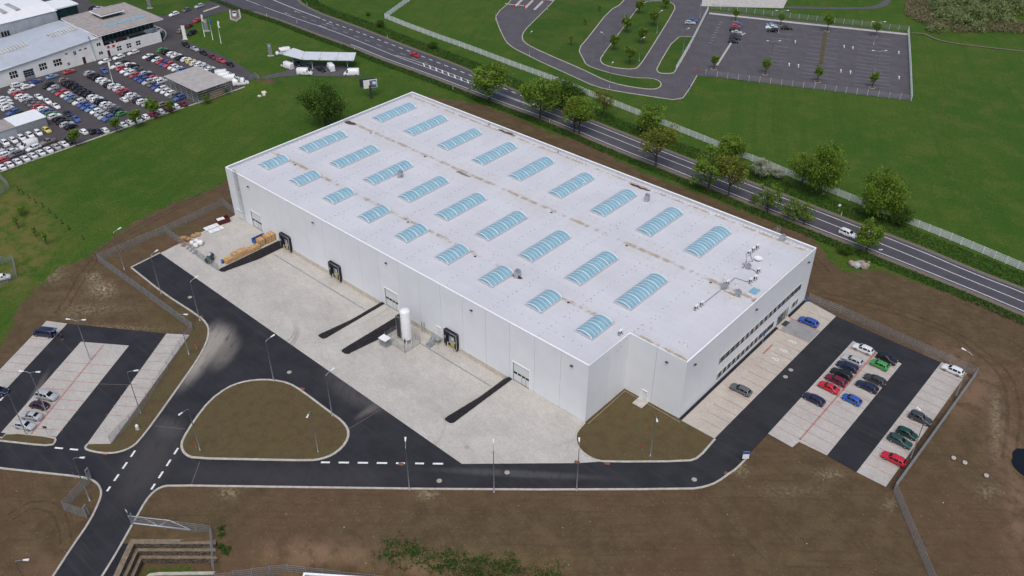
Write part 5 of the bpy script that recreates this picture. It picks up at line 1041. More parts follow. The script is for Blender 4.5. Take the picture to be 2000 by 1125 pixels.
for (x, y, lb) in [(176, 936, 'tall gate post at the upper end of the small pen'), (172, 1008, 'tall gate post at the lower end of the small pen')]:
    c = G(x, y); g = thing('gate_post', lb, 'gate post', (c[0], c[1], 0), .5, 'gate posts of the small pen'); 
    for s in (-.3, .3): m = MB(); m.box(-.09, .09, s-.09, s+.09, 0, 2.4); m.build('upright', 'steel', g)
    m = MB(); m.box(-.07, .07, -.4, .4, 2.3, 2.42); m.build('crossbar', 'steel', g)

# ------------------------------------------------------------------ rooftop equipment
fan_m = MB(); fan_m.tube([(0, -.02, 0), (0, .02, 0)], .26, 12); FAN = fan_m.mesh('fan_grille', 'dark_metal')
def ac(x, y, label, rz=R_(180), s=1.0, z=RZ):
    r = thing('air_conditioner', label, 'air conditioner', (x, y, z), rz, 'air conditioners on the warehouse roof', s)
    m = MB(); m.box(-.5, .5, -.2, .2, .35, 1.1); m.build('casing', 'white_plastic', r)
    m = MB(); [m.box(sx-.04, sx+.04, -.35, .35, 0, .06) for sx in (-.4, .4)]; [m.box(sx-.03, sx+.03, sy-.03, sy+.03, .06, .35) for sx in (-.4, .4) for sy in (-.15, .15)]; m.build('stand', 'galv', r)
    link('fan_grille', FAN, r, (-.15, -.2, .72)); link('fan_grille', FAN, r, (-.15, .2, .72)); m = MB(); m.box(-.5, -.505, -.15, .15, .4, 1.05); m.build('side_grille', 'dark_metal', r); return r
for x, y, lb in [(111.4, 49.9, 'leftmost of three white air conditioners near the roof dish'), (111.4, 51.5, 'middle of three white air conditioners near the roof dish'), (111.5, 53.0, 'rightmost of three white air conditioners near the roof dish'), (116.0, 45.4, 'single air conditioner below the roof dish'), (116.6, 41.2, 'left of two air conditioners near the roof hatch'), (116.8, 42.7, 'right of two air conditioners near the roof hatch'), (113.6, 37.6, 'air conditioner beside the metal vent hood in the roof middle'), (113.4, 26.7, 'left of two air conditioners at the front roof end'), (113.55, 28.4, 'right of two air conditioners at the front roof end'), (107.3, 11.2, 'air conditioner beside the notch corner of the roof')]: ac(x, y, lb, R_(90))
def hood(x, y, label, rz=0, s=1.0, two=False):
    r = thing('vent_hood', label, 'roof vent', (x, y, RZ), rz, 'vent hoods on the warehouse roof', s); w_ = 1.0 if two else .55
    m = MB(); m.box(-.3, .3, -w_/2, w_/2, 0, .85); m.build('duct', 'steel', r)
    m = MB(); pr = [(-.32, .85), (-.3, 1.12), (-.1, 1.28), (.25, 1.25), (.55, 1.02), (.62, .72), (.35, .72), (.3, .85)]; n = len(pr)
    m.add([(x_, yy, z_) for yy in (-w_/2-.04, w_/2+.04) for x_, z_ in pr], [(i, (i+1) % n, n+(i+1) % n, n+i)[::-1] for i in range(n)]+[tuple(range(n)), tuple(range(2*n-1, n-1, -1))]); m.build('cowl', 'steel', r)
    m = MB(); m.box(.36, .60, -w_/2+.02, w_/2-.02, .715, .73); m.build('grille', 'dark_metal', r)
hood(113.7, 45.2, 'metal vent hood among the air conditioners by the mast', 0); hood(113.7, 35.9, 'metal vent hood left of the brown roof stain', 0, 1.15); hood(116.8, 35.7, 'metal vent hood right of the brown roof stain', 0, 1.15)
X_, Y_ = G(781, 346, RZ); hood(X_, Y_, 'twin vent hood beside a skylight of the middle row', .6, 1.2, True); X_, Y_ = G(1262, 392, RZ); hood(X_, Y_, 'twin vent hood next to a skylight of the back row', .5, 1.25, True); X_, Y_ = G(1009, 541, RZ); hood(X_, Y_, 'twin vent hood at a dark stain by a short skylight', .5, 1.25, True); X_, Y_ = G(1527, 470, RZ); hood(X_, Y_, 'vent hood under the ladder at the far right parapet', .3, 1.2)
for i, (x, y) in enumerate([(112.3, 43.1), (115.0, 38.6), (116.65, 33.8), (116.8, 49.2), (112.5, 38.2), (114.6, 52.6), (117.5, 16.5), (44.9, 51.0), (22.4, 20.5), (68.3, 50.6), (84.1, 50.3), (12.5, 49.9)]):
    r = thing('vent_pipe', ['between the skylight and the mast', 'between the hood and the hatch', 'in front of the right hood', 'alone right of the dish', 'beside the middle air conditioner', 'behind the dish', 'near the office corner of the roof', 'beside the fourth back skylight', 'beside the second middle skylight', 'beside the sixth back skylight', 'beside the seventh back skylight', 'beside the first back skylight'][i] and 'thin white vent pipe '+['between the last skylight and the mast', 'between the left hood and the hatch', 'in front of the right hood', 'alone right of the dish', 'beside the middle air conditioner', 'behind the dish', 'near the office corner of the roof', 'beside the fourth back skylight', 'beside the second middle skylight', 'beside the sixth back skylight', 'beside the seventh back skylight', 'beside the first back skylight'][i], 'vent pipe', (x, y, RZ), 0, 'vent pipes on the warehouse roof')
    m = MB(); m.tube([(0, 0, 0), (0, 0, .75)], .09, 8); m.build('pipe', 'white_metal', r); m = MB(); m.lathe([(.17, .75), (.17, .85), (.05, .93)], n=10); m.build('cap', 'white_metal', r)
r = thing('satellite_dish', 'white shallow dish standing on the warehouse roof', 'satellite dish', (113.7, 49.4, RZ)); m = MB(); m.lathe([(.30, .3), (.8, .42), (.86, .55), (.82, .56), (.6, .47), (.0, .40)], n=24); m.build('dish', 'white_metal', r); m = MB(); m.lathe([(.36, 0), (.36, .3)], n=14); m.build('base', 'galv', r)
r = thing('antenna_mast', 'slim antenna mast with small panels on the warehouse roof', 'antenna', (112.9, 45.6, RZ)); MB().tube([(0, 0, 0), (0, 0, 3.4)], .05, 6).build('mast', 'galv', r)
for i, (x, y, z) in enumerate([(.18, 0, 2.9), (-.3, .2, 2.2), (-.35, -.3, 1.9), (.3, .25, 1.6)]): m = MB(); m.cbox((x, y, z), (.28, .12, .45), i*.7); m.build('antenna_panel', 'white_plastic', r)
m = MB(); [m.cbox((math.cos(t)*.7, math.sin(t)*.7, .08), (.5, .25, .16), t) for t in (.4, 2.5, 4.6)]; [m.tube([(0, 0, 1.1), (math.cos(t)*.7, math.sin(t)*.7, .15)], .025, 4) for t in (.4, 2.5, 4.6)]; m.build('tripod', 'galv', r)
r = thing('roof_hatch', 'square blue glazed roof hatch near the office parapet', 'roof hatch', (118.75, 38.7, RZ)); m = MB(); m.box(-.85, .85, -1.15, 1.15, 0, .4); m.build('curb', 'white_metal', r); m = MB(); m.box(-.78, .78, -1.08, 1.08, .4, .46); m.build('glazing', 'poly', r)
m = MB()
for p in ([(113.4, 28.6), (113.6, 37.2), (113.5, 40.7), (115.8, 41.0), (116.4, 41.6)], [(112.9, 45.4), (112.2, 47.5), (113.2, 48.2), (111.6, 50)], [(116.2, 42.9), (116.0, 45.0), (114.6, 45.6), (113.6, 45.4)]): m.tube([(x, y, RZ+.1) for x, y in p], .045, 5)
tag(m.build('cable_run', 'dark_metal'), 'thin dark pipe run linking the rooftop air conditioners', 'pipe')

# ------------------------------------------------------------------ gas tank compound, stairs, yard goods
pz = -.95
t = thing('concrete_plinth', 'square concrete pad under the white gas tank', 'plinth', (67.4, -5.4, pz)); m = MB(); m.box(-2.1, 2.1, -2.1, 2.1, -.4, .22); m.build('slab', 'concrete', t)
t = thing('gas_tank', 'tall white upright gas tank standing in the yard', 'tank', (67.75, -5.2, pz+.22)); m = MB(); m.lathe([(.1, 1.0), (.6, 1.08), (.98, 1.3), (1.02, 1.5), (1.02, 7.9), (.98, 8.1), (.8, 8.3), (.4, 8.42), (.05, 8.45)], n=28); m.build('vessel', 'white_metal', t)
for a_ in (.6, 2.2, 3.8, 5.4): m = MB(); m.cbox((math.cos(a_)*.85, math.sin(a_)*.85, .65), (.16, .16, 1.3), a_); m.build('leg', 'white_metal', t)
m = MB(); m.tube([(.3, -1.05, .5), (.5, -1.12, 1.2), (.5, -1.1, 2.0)], .05, 5); m.cbox((.55, -1.1, 1.5), (.25, .2, .4)); m.build('valve_pipes', 'dark_metal', t)
m = MB(); [m.cbox((math.cos(a_)*1.025, math.sin(a_)*1.025, z), (.03, .13, .17), a_) for z in (6.6, 2.7) for a_ in np.linspace(-2.5, -1.9, 6)]; m.build('lettering', 'dark_metal', t)
t = thing('vaporizer', 'dark finned vaporizer tower beside the white tank', 'vaporizer', (65.75, -4.9, pz+.22)); m = MB(); [m.box(-.62+i*.16, -.57+i*.16, -.6, .6, .6, 5.6) for i in range(8)]; [m.box(-.6, .6, -.62+i*.16, -.57+i*.16, .6, 5.6) for i in range(8)]; m.build('fins', 'dark_metal', t)
m = MB(); [m.tube([(sx, sy, 0), (sx, sy, 5.7)], .05, 5) for sx in (-.62, .62) for sy in (-.62, .62)]; m.tube([(-.62, -.62, 5.7), (.62, -.62, 5.7), (.62, .62, 5.7), (-.62, .62, 5.7), (-.62, -.62, 5.7)], .05, 5); m.build('frame', 'galv', t)
t = thing('gas_cabinet', 'low wire cage with flat white roof beside the tank', 'cabinet', (*G(752.5, 675, -1.0), -1.1), .05); m = MB(); m.box(-1.0, 1.0, -.8, .8, 2.0, 2.1); m.build('roof', 'white_metal', t); 
for sx in (-.85, .85):
    for sy in (-.65, .65): m = MB(); m.box(sx-.04, sx+.04, sy-.04, sy+.04, 0, 2.0); m.build('post', 'galv', t)
m = MB(); [m.tube([(x, sy, .1), (x, sy, 1.95)], .012, 4) for x in np.arange(-.8, .85, .1) for sy in (-.65, .65)]; [m.tube([(sx, y, .1), (sx, y, 1.95)], .012, 4) for y in np.arange(-.6, .65, .1) for sx in (-.85, .85)]; m.build('wire_sides', 'wire', t); m = MB(); m.box(-.6, .6, -.5, .5, .05, 1.5); m.build('bottles', 'galv', t)
for wpts, lb in (([(65.3, -3.3), (65.3, -7.5), (69.5, -7.5)], 'wire fence round the left of the gas tank pad'), ([(69.5, -7.5), (69.5, -3.3), (68.0, -3.3)], 'wire fence round the right of the gas tank pad'), ([(63.2, -2.2), (63.4, -7.3)], 'low railing beside the black bank at the tank')): fence('thin', None, lb, z=lambda x, y: -1.0, world=wpts, step=1.9)
t = thing('dock_stairs', 'grey steel stairs up to a door beside the third dock', 'stairs', (71.5, 0, 0)); m = MB(); m.box(-1.1, 1.1, -1.35, -.06, -.08, 0); m.build('landing', 'galv', t)
for i in range(6): m = MB(); m.box(-.75, .35, -1.35-.28*(i+1), -1.38-.28*i, -.18*(i+1)-.04, -.18*(i+1)); m.build('step', 'galv', t)
for x in (-.78, .38): m = MB(); m.box(x-.03, x+.03, -3.1, -1.35, -1.15, -1.05); m.tube([(x, -1.35, -.05), (x, -3.05, -1.12)], .07, 4); m.build('stringer', 'steel', t); m = MB(); m.tube([(x, -1.35, 0), (x, -1.35, 1.0), (x, -3.05, -.12), (x, -3.05, -1.1)], .03, 5); m.tube([(x, -1.35, .5), (x, -3.05, -.6)], .02, 4); m.build('handrail', 'steel', t)
m = MB(); m.tube([(-1.08, -.1, 1.0), (-1.08, -1.32, 1.0), (-1.08, -1.32, 0)], .03, 5); m.tube([(1.08, -.1, 1.0), (1.08, -1.32, 1.0), (1.08, -1.32, 0)], .03, 5); m.tube([(.38, -1.33, 1.0), (1.08, -1.33, 1.0)], .03, 5); m.build('guard_rail', 'steel', t)
for x in (-1, 1): m = MB(); m.box(x-.05, x+.05, -1.3, -1.2, -1.15, -.08); m.build('leg', 'steel', t)
for i, x in enumerate((20.0-.9, 66.9, 67.6)): r = thing('bollard', ['tall thin steel post beside the first dock', 'left of two steel posts on the wall by the tank', 'right of two steel posts on the wall by the tank'][i], 'post', (x, -.35, -1.15 if i else 0)); m = MB(); m.tube([(0, 0, 0), (0, 0, 2.6)], .07, 6); m.lathe([(.13, 0), (.13, .03)], n=8); m.build('pipe', 'galv', r)
def crate_stack(c, d, rz, label, nl, mat='timber', group='timber stacks along the gravel bank'):
    r = thing('timber_stack', label, 'timber stack', (c[0], c[1], .02), rz, group); z = .1
    for bx in (-d[0]*.35, 0, d[0]*.35): m = MB(); m.box(bx-.06, bx+.06, -d[1]/2, d[1]/2, 0, .1); m.build('bearer', 'timber_dark', r)
    n = max(2, int(d[1]/.32)); bm = MB(); bm.box(-d[0]/2, d[0]/2, -.145, .145, 0, d[2]/nl-.03); me_ = bm.mesh('plank', mat)
    for k in range(nl):
        for i in range(n): link('plank', me_, r, (random.uniform(-.06, .06), -d[1]/2+(i+.5)*d[1]/n, z), random.uniform(-.012, .012))
        z += d[2]/nl
    for bx in (-d[0]*.25, d[0]*.25): m = MB(); m.box(bx-.02, bx+.02, -d[1]/2-.07, d[1]/2+.07, z-.02, z+.01); m.build('strap', 'dark_metal', r)
    return r
def y8(x, y): return (340+x/8.655, 410+y/8.655)
bank = R_(90)
crate_stack(G(*y8(950, 870)), (2.6, 1.3, .9), bank, 'smallest timber stack at the outer end of the gravel bank', 3); crate_stack(G(*y8(1120, 780)), (3.6, 1.6, 1.35), bank, 'large timber stack, second from the outer end of the bank', 4); crate_stack(G(*y8(1340, 690)), (3.2, 1.4, 1.0), bank, 'low timber stack in the middle of the gravel bank', 3)
def box_stack(c, d, rz, label):
    r = thing('packing_crate', label, 'crate', (c[0], c[1], .02), rz, 'large plywood crates by the first dock'); m = MB(); m.box(-d[0]/2, d[0]/2, -d[1]/2, d[1]/2, .12, d[2]); m.build('panels', 'timber', r)
    for bx in (-d[0]*.38, 0, d[0]*.38): m = MB(); m.box(bx-.06, bx+.06, -d[1]/2-.03, d[1]/2+.03, .12, d[2]+.03); m.build('batten', 'timber_dark', r); m = MB(); m.box(bx-.06, bx+.06, -d[1]/2, d[1]/2, 0, .12); m.build('skid', 'timber_dark', r)
box_stack(G(*y8(1475, 590)), (1.5, 1.6, 1.7), bank, 'plywood crate in front of a wider crate by the first dock'); box_stack(G(*y8(1620, 520)), (2.6, 1.7, 1.8), bank, 'wide plywood crate nearest the wall by the first dock')
t = thing('steel_skip', 'open blue steel bin behind the plywood crates', 'skip', (*G(*y8(1450, 530)), .02), bank); m = MB(); [m.box(*q) for q in ((-1.6, 1.6, -.8, -.74, .1, 1.2), (-1.6, 1.6, .74, .8, .1, 1.2), (-1.6, -1.54, -.74, .74, .1, 1.2), (1.54, 1.6, -.74, .74, .1, 1.2), (-1.54, 1.54, -.74, .74, .1, .16))]; m.build('bin_walls', 'blue_paint', t); m = MB(); [m.box(x-.1, x+.1, -.7, .7, 0, .1) for x in (-1, 1)]; m.build('skids', 'dark_metal', t)
t = thing('steel_skip', 'dark red open steel container by the upper yard corner', 'skip', (*G(*y8(835, 215)), .02), R_(78)); m = MB(); [m.box(*q) for q in ((-1.5, 1.5, -.8, -.74, .1, 1.3), (-1.5, 1.5, .74, .8, .1, 1.3), (-1.5, -1.44, -.74, .74, .1, 1.3), (1.44, 1.5, -.74, .74, .1, 1.3), (-1.44, 1.44, -.74, .74, .1, .3))]; m.build('bin_walls', 'maroon', t); m = MB(); m.box(-1.4, .4, -.7, .7, .3, 1.2); m.build('load', 'white_plastic', t); m = MB(); [m.box(x-.1, x+.1, -.7, .7, 0, .1) for x in (-1, 1)]; m.build('skids', 'dark_metal', t)
for (x, y, w_, lb) in ((640, 305, 1.6, 'left of two white wrapped panel stacks on the yard'), (715, 350, 1.5, 'right of two white wrapped panel stacks on the yard')):
    t = thing('panel_stack', lb, 'panel stack', (*G(*y8(x, y)), .02), R_(84), 'white panel stacks'); 
    for k in range(4): m = MB(); m.box(-1.7+random.uniform(-.08, .08), 1.7, -w_/2, w_/2+random.uniform(-.05, .05), .1+k*.07, .165+k*.07); m.build('panel', 'white_plastic', t)
    m = MB(); [m.box(q-.05, q+.05, -w_/2, w_/2, 0, .1) for q in (-1.2, 0, 1.2)]; m.build('bearers', 'timber_dark', t); m = MB(); [m.box(q-.02, q+.02, -w_/2-.02, w_/2+.07, .35, .385) for q in (-.9, .9)]; m.build('strap', 'dark_metal', t)
def bag(c, s, rz, label, mat='white_plastic'):
    r = thing('bulk_bag', label, 'bulk bag', (c[0], c[1], .02), rz, 'bulk bags by the storage fence'); n = 8; m = MB(); pr = [(.86, 0), (1.0, .15), (1.04, .5), (.96, .82), (.7, .95), (.2, .9)]; vs = []; k = 16
    for q, z in pr:
        for i in range(k):
            t_ = 2*math.pi*i/k; e = 1/max(abs(math.cos(t_)), abs(math.sin(t_)))**.6; vs.append((q*e*math.cos(t_)*s[0]*random.uniform(.96, 1.04), q*e*math.sin(t_)*s[1], z*s[2]*random.uniform(.96, 1.04)+.12))
    m.add(vs, [(j*k+i, j*k+(i+1) % k, (j+1)*k+(i+1) % k, (j+1)*k+i) for j in range(5) for i in range(k)]+[tuple(5*k+i for i in range(k))], 0, True); m.build('sack', mat, r); m = MB(); m.box(-s[0]*.9, s[0]*.9, -s[1]*.9, s[1]*.9, 0, .12); m.build('pallet', 'timber_dark', r)
for (x, y, s, lb, mt_) in [(310, 590, (.45, .45, .9), 'upper left white bulk bag by the pallet pile', 'white_plastic'), (375, 630, (.55, .5, .95), 'lower left white bulk bag by the pallet pile', 'white_plastic'), (385, 550, (.4, .4, .8), 'small white bulk bag behind the big one', 'white_plastic'), (450, 590, (.65, .6, 1.1), 'largest white bulk bag', 'white_plastic'), (245, 650, (.5, .45, .8), 'first grey wrapped bale along the storage fence', 'grey_plastic'), (300, 690, (.5, .45, .8), 'second grey wrapped bale along the storage fence', 'grey_plastic'), (350, 725, (.5, .45, .75), 'third grey wrapped bale along the storage fence', 'grey_plastic')]: bag(G(*y8(x, y)), s, R_(40), lb, mt_)
def pallets(c, n, rz, label):
    r = thing('pallet_pile', label, 'pallets', (c[0], c[1], .02), rz, 'wooden pallets at the storage corner')
    for k in range(n):
        m = MB(); ox, oy, a_ = random.uniform(-.25, .25), random.uniform(-.25, .25), random.uniform(-.15, .15)
        for i in range(6): m.cbox((ox, oy-.5+i*.2, k*.15+.13), (1.3, .12, .025), a_)
        for i in range(3): m.cbox((ox-.5+i*.5, oy, k*.15+.06), (.1, 1.1, .1), a_)
        m.build('pallet', 'timber' if k % 3 else 'timber_dark', r)
pallets(G(*y8(150, 540)), 8, .6, 'messy pile of pallets at the storage fence corner'); pallets(G(*y8(235, 530)), 5, .1, 'lower pallet pile behind the white bags'); pallets(G(*y8(330, 455)), 3, .8, 'flat pale pallets at the yard edge'); pallets(G(*y8(400, 430)), 3, .8, 'flat pallets nearest the soil edge'); pallets(G(*y8(180, 600)), 3, .5, 'single low pallet stack below the messy pile')
t = thing('compressor_tank', 'dark grey horizontal cylinder machine by the storage fence', 'machine', (*G(*y8(615, 870)), .02), R_(-50)); m = MB(); m.tube([(-1.25, 0, .95), (-1.2, 0, .95), (1.2, 0, .95), (1.25, 0, .95)], [.4, .72, .72, .4], 18); m.build('tank', 'dark_green', t)
for x in (-.8, .8): m = MB(); m.box(x-.12, x+.12, -.6, .6, 0, .4); m.build('cradle', 'dark_metal', t)
m = MB(); m.box(-.8, .3, -.3, .3, 1.6, 1.75); m.build('hatch_cover', 'grey_plastic', t)
def drum(c, mat, label): r = thing('drum', label, 'drum', (c[0], c[1], .02), 0, 'drums on the yard'); m = MB(); m.lathe([(.29, 0), (.3, .02), (.3, .3), (.315, .31), (.315, .33), (.3, .34), (.3, .6), (.315, .61), (.315, .63), (.3, .64), (.3, .88)], n=16); m.build('shell', mat, r); m = MB(); m.lathe([(.27, .88), (.27, .9)], n=14); m.build('lid', mat, r)
drum(G(*y8(825, 900)), 'blue_paint', 'blue drum beside the smallest timber stack'); drum(G(*y8(870, 850)), 'yellow', 'yellow drum behind the blue one'); drum(G(1577.5, 588), 'blue_paint', 'blue drum at the office corner of the warehouse')
# ------------------------------------------------------------------ signs
def sign(base, h, w_, hh, mat, label, rz=None, post='galv'):
    c = G(*base); r = thing('road_sign', label, 'sign', (c[0], c[1], 0), YAW-math.pi/2 if rz is None else rz); MB().tube([(0, .04, 0), (0, .04, h)], .035, 6).build('post', post, r); m = MB(); m.box(-w_/2, w_/2, -.015, .015, h-hh, h); m.build('plate', mat, r); return r
s = sign((1031, 185), 3.3, .9, 1.3, 'blue_paint', 'blue motorway sign behind the second roadside tree'); m = MB(); m.box(-.3, .3, -.03, -.018, 2.7, 3.1); m.build('symbol', 'white_plastic', s); sign((1345, 181), 2.6, .6, .9, 'blue_paint', 'blue sign at the far road junction tip'); sign((1361, 149), 2.6, .5, .9, 'red_paint', 'red and blue sign at the far lot gate'); sign((1637, 414), 2.2, .6, .6, 'white_plastic', 'small white sign on the far highway verge'); sign((1716, 503), 2.3, .9, .25, 'white_plastic', 'flat arrow sign on the near highway verge'); sign((94, 851), 2.3, .7, .5, 'dark_metal', 'dark triangular sign seen from behind at the left lot bed'); sign((147, 936), 2.5, .7, .6, 'dark_metal', 'sign seen from behind at the lower left corner'); sign((1254, 880), 1.3, .35, .5, 'red_paint', 'small red marker sign in the corner bed'); sign((383, 875), 1.4, .35, .5, 'red_paint', 'small red marker sign on the island tip'); sign((384, 682), 1.3, .35, .4, 'red_paint', 'small red marker sign on the verge by the fence'); sign((1489, 672), 2.6, .5, .6, 'blue_paint', 'blue parking sign in front of the office windows', R_(90))
t = sign((1455, 900), 2.2, 1.1, 1.7, 'white_plastic', 'white and blue visitor sign on the outer kerb of the bend'); m = MB(); m.box(-.55, .55, -.03, -.018, 1.6, 2.2); m.build('header', 'blue_paint', t)
for i, (x, y) in enumerate([(600, 10), (757, 74), (521, 31), (693, 97), (580, 45), (885, 175), (1073, 238), (1643, 421), (1670, 520)]): c = G(x, y); r = thing('marker_post', 'white roadside marker post, '+ORD[i]+' of those along the highway', 'marker post', (c[0], c[1], 0), 0, 'marker posts along the highway'); m = MB(); m.box(-.06, .06, -.05, .05, 0, 1.0); m.build('shaft', 'white_plastic', r); m = MB(); m.box(-.065, .065, -.055, .055, .75, .85); m.build('band', 'dark_metal', r)
def totem(base, h, w_, label, mat='steel'):
    c = G(*base); r = thing('totem_sign', label, 'sign', (c[0], c[1], 0), YAW-math.pi/2+.1); m = MB(); m.box(-w_/2, w_/2, -.2, .2, .15, h); m.build('column', mat, r); m = MB(); m.box(-w_*.8, w_*.8, -.6, .6, 0, .15); m.build('footing', 'concrete', r); return r
for b, h, w_, lb in [((529, 109), 4.2, 1.3, 'grey totem sign with a round blue emblem beside the van'), ((404, 60.5), 4.3, 1.4, 'grey totem sign with a round blue emblem among flagpoles'), ((293, 16), 4.4, 1.3, 'grey totem on the upper dealer lawn')]:
    r = totem(b, h, w_, lb)
    if b[0] != 293: m = MB(); m.tube([(0, -.2, h-.75), (0, -.235, h-.75)], .42, 18); m.build('emblem', 'blue_paint', r); m = MB(); m.tube([(0, -.235, h-.75), (0, -.245, h-.75)], .34, 18); m.build('emblem_disc', 'white_plastic', r); m = MB(); [m.add([(x0-.04, -.25, h-.6), (x0+.04, -.25, h-.6), (x0+.04+d_, -.25, h-.95), (x0-.04+d_, -.25, h-.95)], [(0, 3, 2, 1)]) for x0, d_ in ((-.2, .1), (0, -.1), (0, .1), (.2, -.1))]; m.build('emblem_mark', 'blue_paint', r)
totem((362, 77), 5.0, 1.2, 'plain white totem panel at the dealer drive', 'white_plastic')
for i, (b, cl) in enumerate((((400, 72), 'white_plastic'), ((416, 78), 'blue_paint'), ((432, 85), 'white_plastic'), ((222.5, 168), 'white_plastic'))):
    c = G(*b); h = 8.2; r = thing('flagpole', ['left flagpole with white banner', 'middle flagpole with blue banner', 'right flagpole with white banner', 'flagpole with white feather flag among the cars'][i], 'flagpole', (c[0], c[1], 0), YAW-math.pi/2); MB().tube([(0, 0, 0), (0, 0, h)], [.09, .05], 6).build('pole', 'white_metal', r)
    m = MB(); N = 10; vs = [(.06+u*(.55+.1*math.sin(k*.9)), .08*math.sin(k*.8+u*2), h-.1-k*.27) for k in range(N) for u in (0, 1)]; m.add(vs, [(2*k, 2*k+1, 2*k+3, 2*k+2) for k in range(N-1)], 0, True); m.build('banner', cl, r)
r = thing('billboard', 'double-sided billboard on one dark post above the lawn', 'billboard', (*G(725, 191.5), 0), YAW-math.pi/2); m = MB(); m.box(-.35, .35, -.35, .35, 0, 4.2); m.build('post', 'dark_metal', r)
def board(pts, mat, nm):
    (x0, y0), (x1, y1) = pts; d = Vector((x1-x0, y1-y0, 0)).normalized(); n_ = Vector((-d.y, d.x, 0))*.12; m = MB(); P = []
    for z in (3.3, 5.9):
        for (x, y), s in (((x0, y0), -1), ((x1, y1), -1), ((x1, y1), 1), ((x0, y0), 1)): P.append((x+n_.x*s, y+n_.y*s, z))
    m.add(P, [(3, 2, 1, 0), (4, 5, 6, 7), (0, 1, 5, 4), (1, 2, 6, 5), (2, 3, 7, 6), (3, 0, 4, 7)]); return m.build(nm, mat, r), d, n_
pa, d, n_ = board([(-1.9, -.6), (2.1, .9)], 'white_plastic', 'front_panel'); board([(-3.3, .6), (1.6, 1.9)], 'dark_metal', 'back_panel')
mt('poster_blue', (.10, .16, .26), .5, 0, .4, .5, 1.2); mt('poster_red', (.30, .06, .08), .5, 0, .4, .3, 2)
for (u0, u1, z0, z1, c) in ((.45, .95, 3.5, 5.75, 'poster_blue'), (.50, .62, 3.6, 4.9, 'poster_red'), (.66, .9, 4.4, 5.3, 'white_plastic'), (.60, .95, 3.4, 3.9, 'blue_paint')):
    k_ = .02*[.45, .50, .66, .60].index(u0); q = [Vector((-1.9, -.6, 0)).lerp(Vector((2.1, .9, 0)), u)-n_*(1.1+k_) for u in (u0, u1)]; m = MB(); m.add([(q[0].x, q[0].y, z0), (q[1].x, q[1].y, z0), (q[1].x, q[1].y, z1), (q[0].x, q[0].y, z1)], [(0, 1, 2, 3)]); m.build('poster_patch', c, pa)
for i, (x, y, d_) in enumerate(((900+338/3.2145, 47/3.2145, (-1, -.15)), (900+400/3.2145, 52/3.2145, (-1, -.13)), (900+520/3.2145, 12/3.2145, (1, .12)), (900+456/3.2145, 6/3.2145, (-1, -.12)))):
    c = G(x, y); r = thing('barrier_gate', 'red barrier box with white boom, '+ORD[i]+' from the left lane', 'barrier', (c[0], c[1], 0), HD(x, y, d_[0]*10, d_[1]*10), 'boom barriers of the far access road'); m = MB(); m.box(-.2, .2, -.2, .2, 0, 1.15); m.build('box', 'red_paint', r); m = MB(); m.box(-.3, 4.2, -.05, .05, .95, 1.07); m.build('boom', 'white_plastic', r)

for i, (x, y) in enumerate([(36, 371), (46, 379), (57, 387), (70, 396), (84, 404), (97, 414), (109, 425), (122, 436), (135, 447), (163, 467)]):
    c = G(x, y); r = thing('fence_post', 'old dark wooden stake, '+ORD[i]+' from the top in the leaning line on the left lawn', 'post', (c[0], c[1], -.1), 0, 'old stakes on the left lawn'); m = MB(); m.tube([(0, 0, 0), (random.uniform(-.15, .15), random.uniform(-.1, .1), 1.3)], [.09, .07], 6); m.build('stake', 'bark', r); m = MB(); m.lathe([(.3, .08), (.22, .3), (.1, .45)], n=7); m.build('foot_clump', 'lawn', r)
# ------------------------------------------------------------------ dealer buildings
mt('render_white', (.74, .74, .72), .8, 0, .2, .06, .5); mt('metal_roof', (.50, .535, .575), .45, .2, .4, .06, .3); mt('flat_roof', (.33, .30, .285), .9, 0, .1, .12, .6); mt('facade_grey', (.40, .425, .455), .6, 0, .3, .08, .4); mt('terrace', (.13, .12, .115), .9, 0, .1, .1, 1); MT['showroom_glass'] = mat_glass('showroom_glass', (.02, .05, .052), .08)
XF = -124.0
db = thing('dealer_building', 'white dealer workshop with flat-roofed glazed showroom', 'building', (XF, 20, 0))
def P_(m, name, mat, par=None): return m.build(name, mat, par or db, (0, 0, 0) if par else (-XF*0, 0, 0))
def rel(m): m.v = [(x-XF, y-20, z) for x, y, z in m.v]; return m
wops = [(-.3, 2.2, 1.75, 4.0), (3.9, 7.3, -.01, 3.3), (9.25, 11.7, 1.75, 3.95), (14.0, 16.7, 1.75, 3.95), (-10, -7.5, 1.75, 4), (18.4, 19.3, 4.45, 5.1), (21.2, 22.1, 3.6, 5.0), (23.15, 24.05, 4.45, 5.1), (25.0, 25.9, 4.45, 5.1), (23.5, 24.6, -.01, 2.3), (18.3, 19.1, .8, 1.9), (29.5, 30.9, 4.4, 5.5), (29.5, 30.9, 1.4, 2.5), (36.0, 37.7, 1.0, 2.6), (39.6, 41.3, 1.0, 2.6), (43.1, 44.8, 1.0, 2.6), (32.4, 33.4, -.01, 2.2)]
def top_z(y): return 5.3+1.9*max(0, min(1, (y+3)/30.0)) if y < 28.2 else (7.5 if y < 31.8 else 3.9)
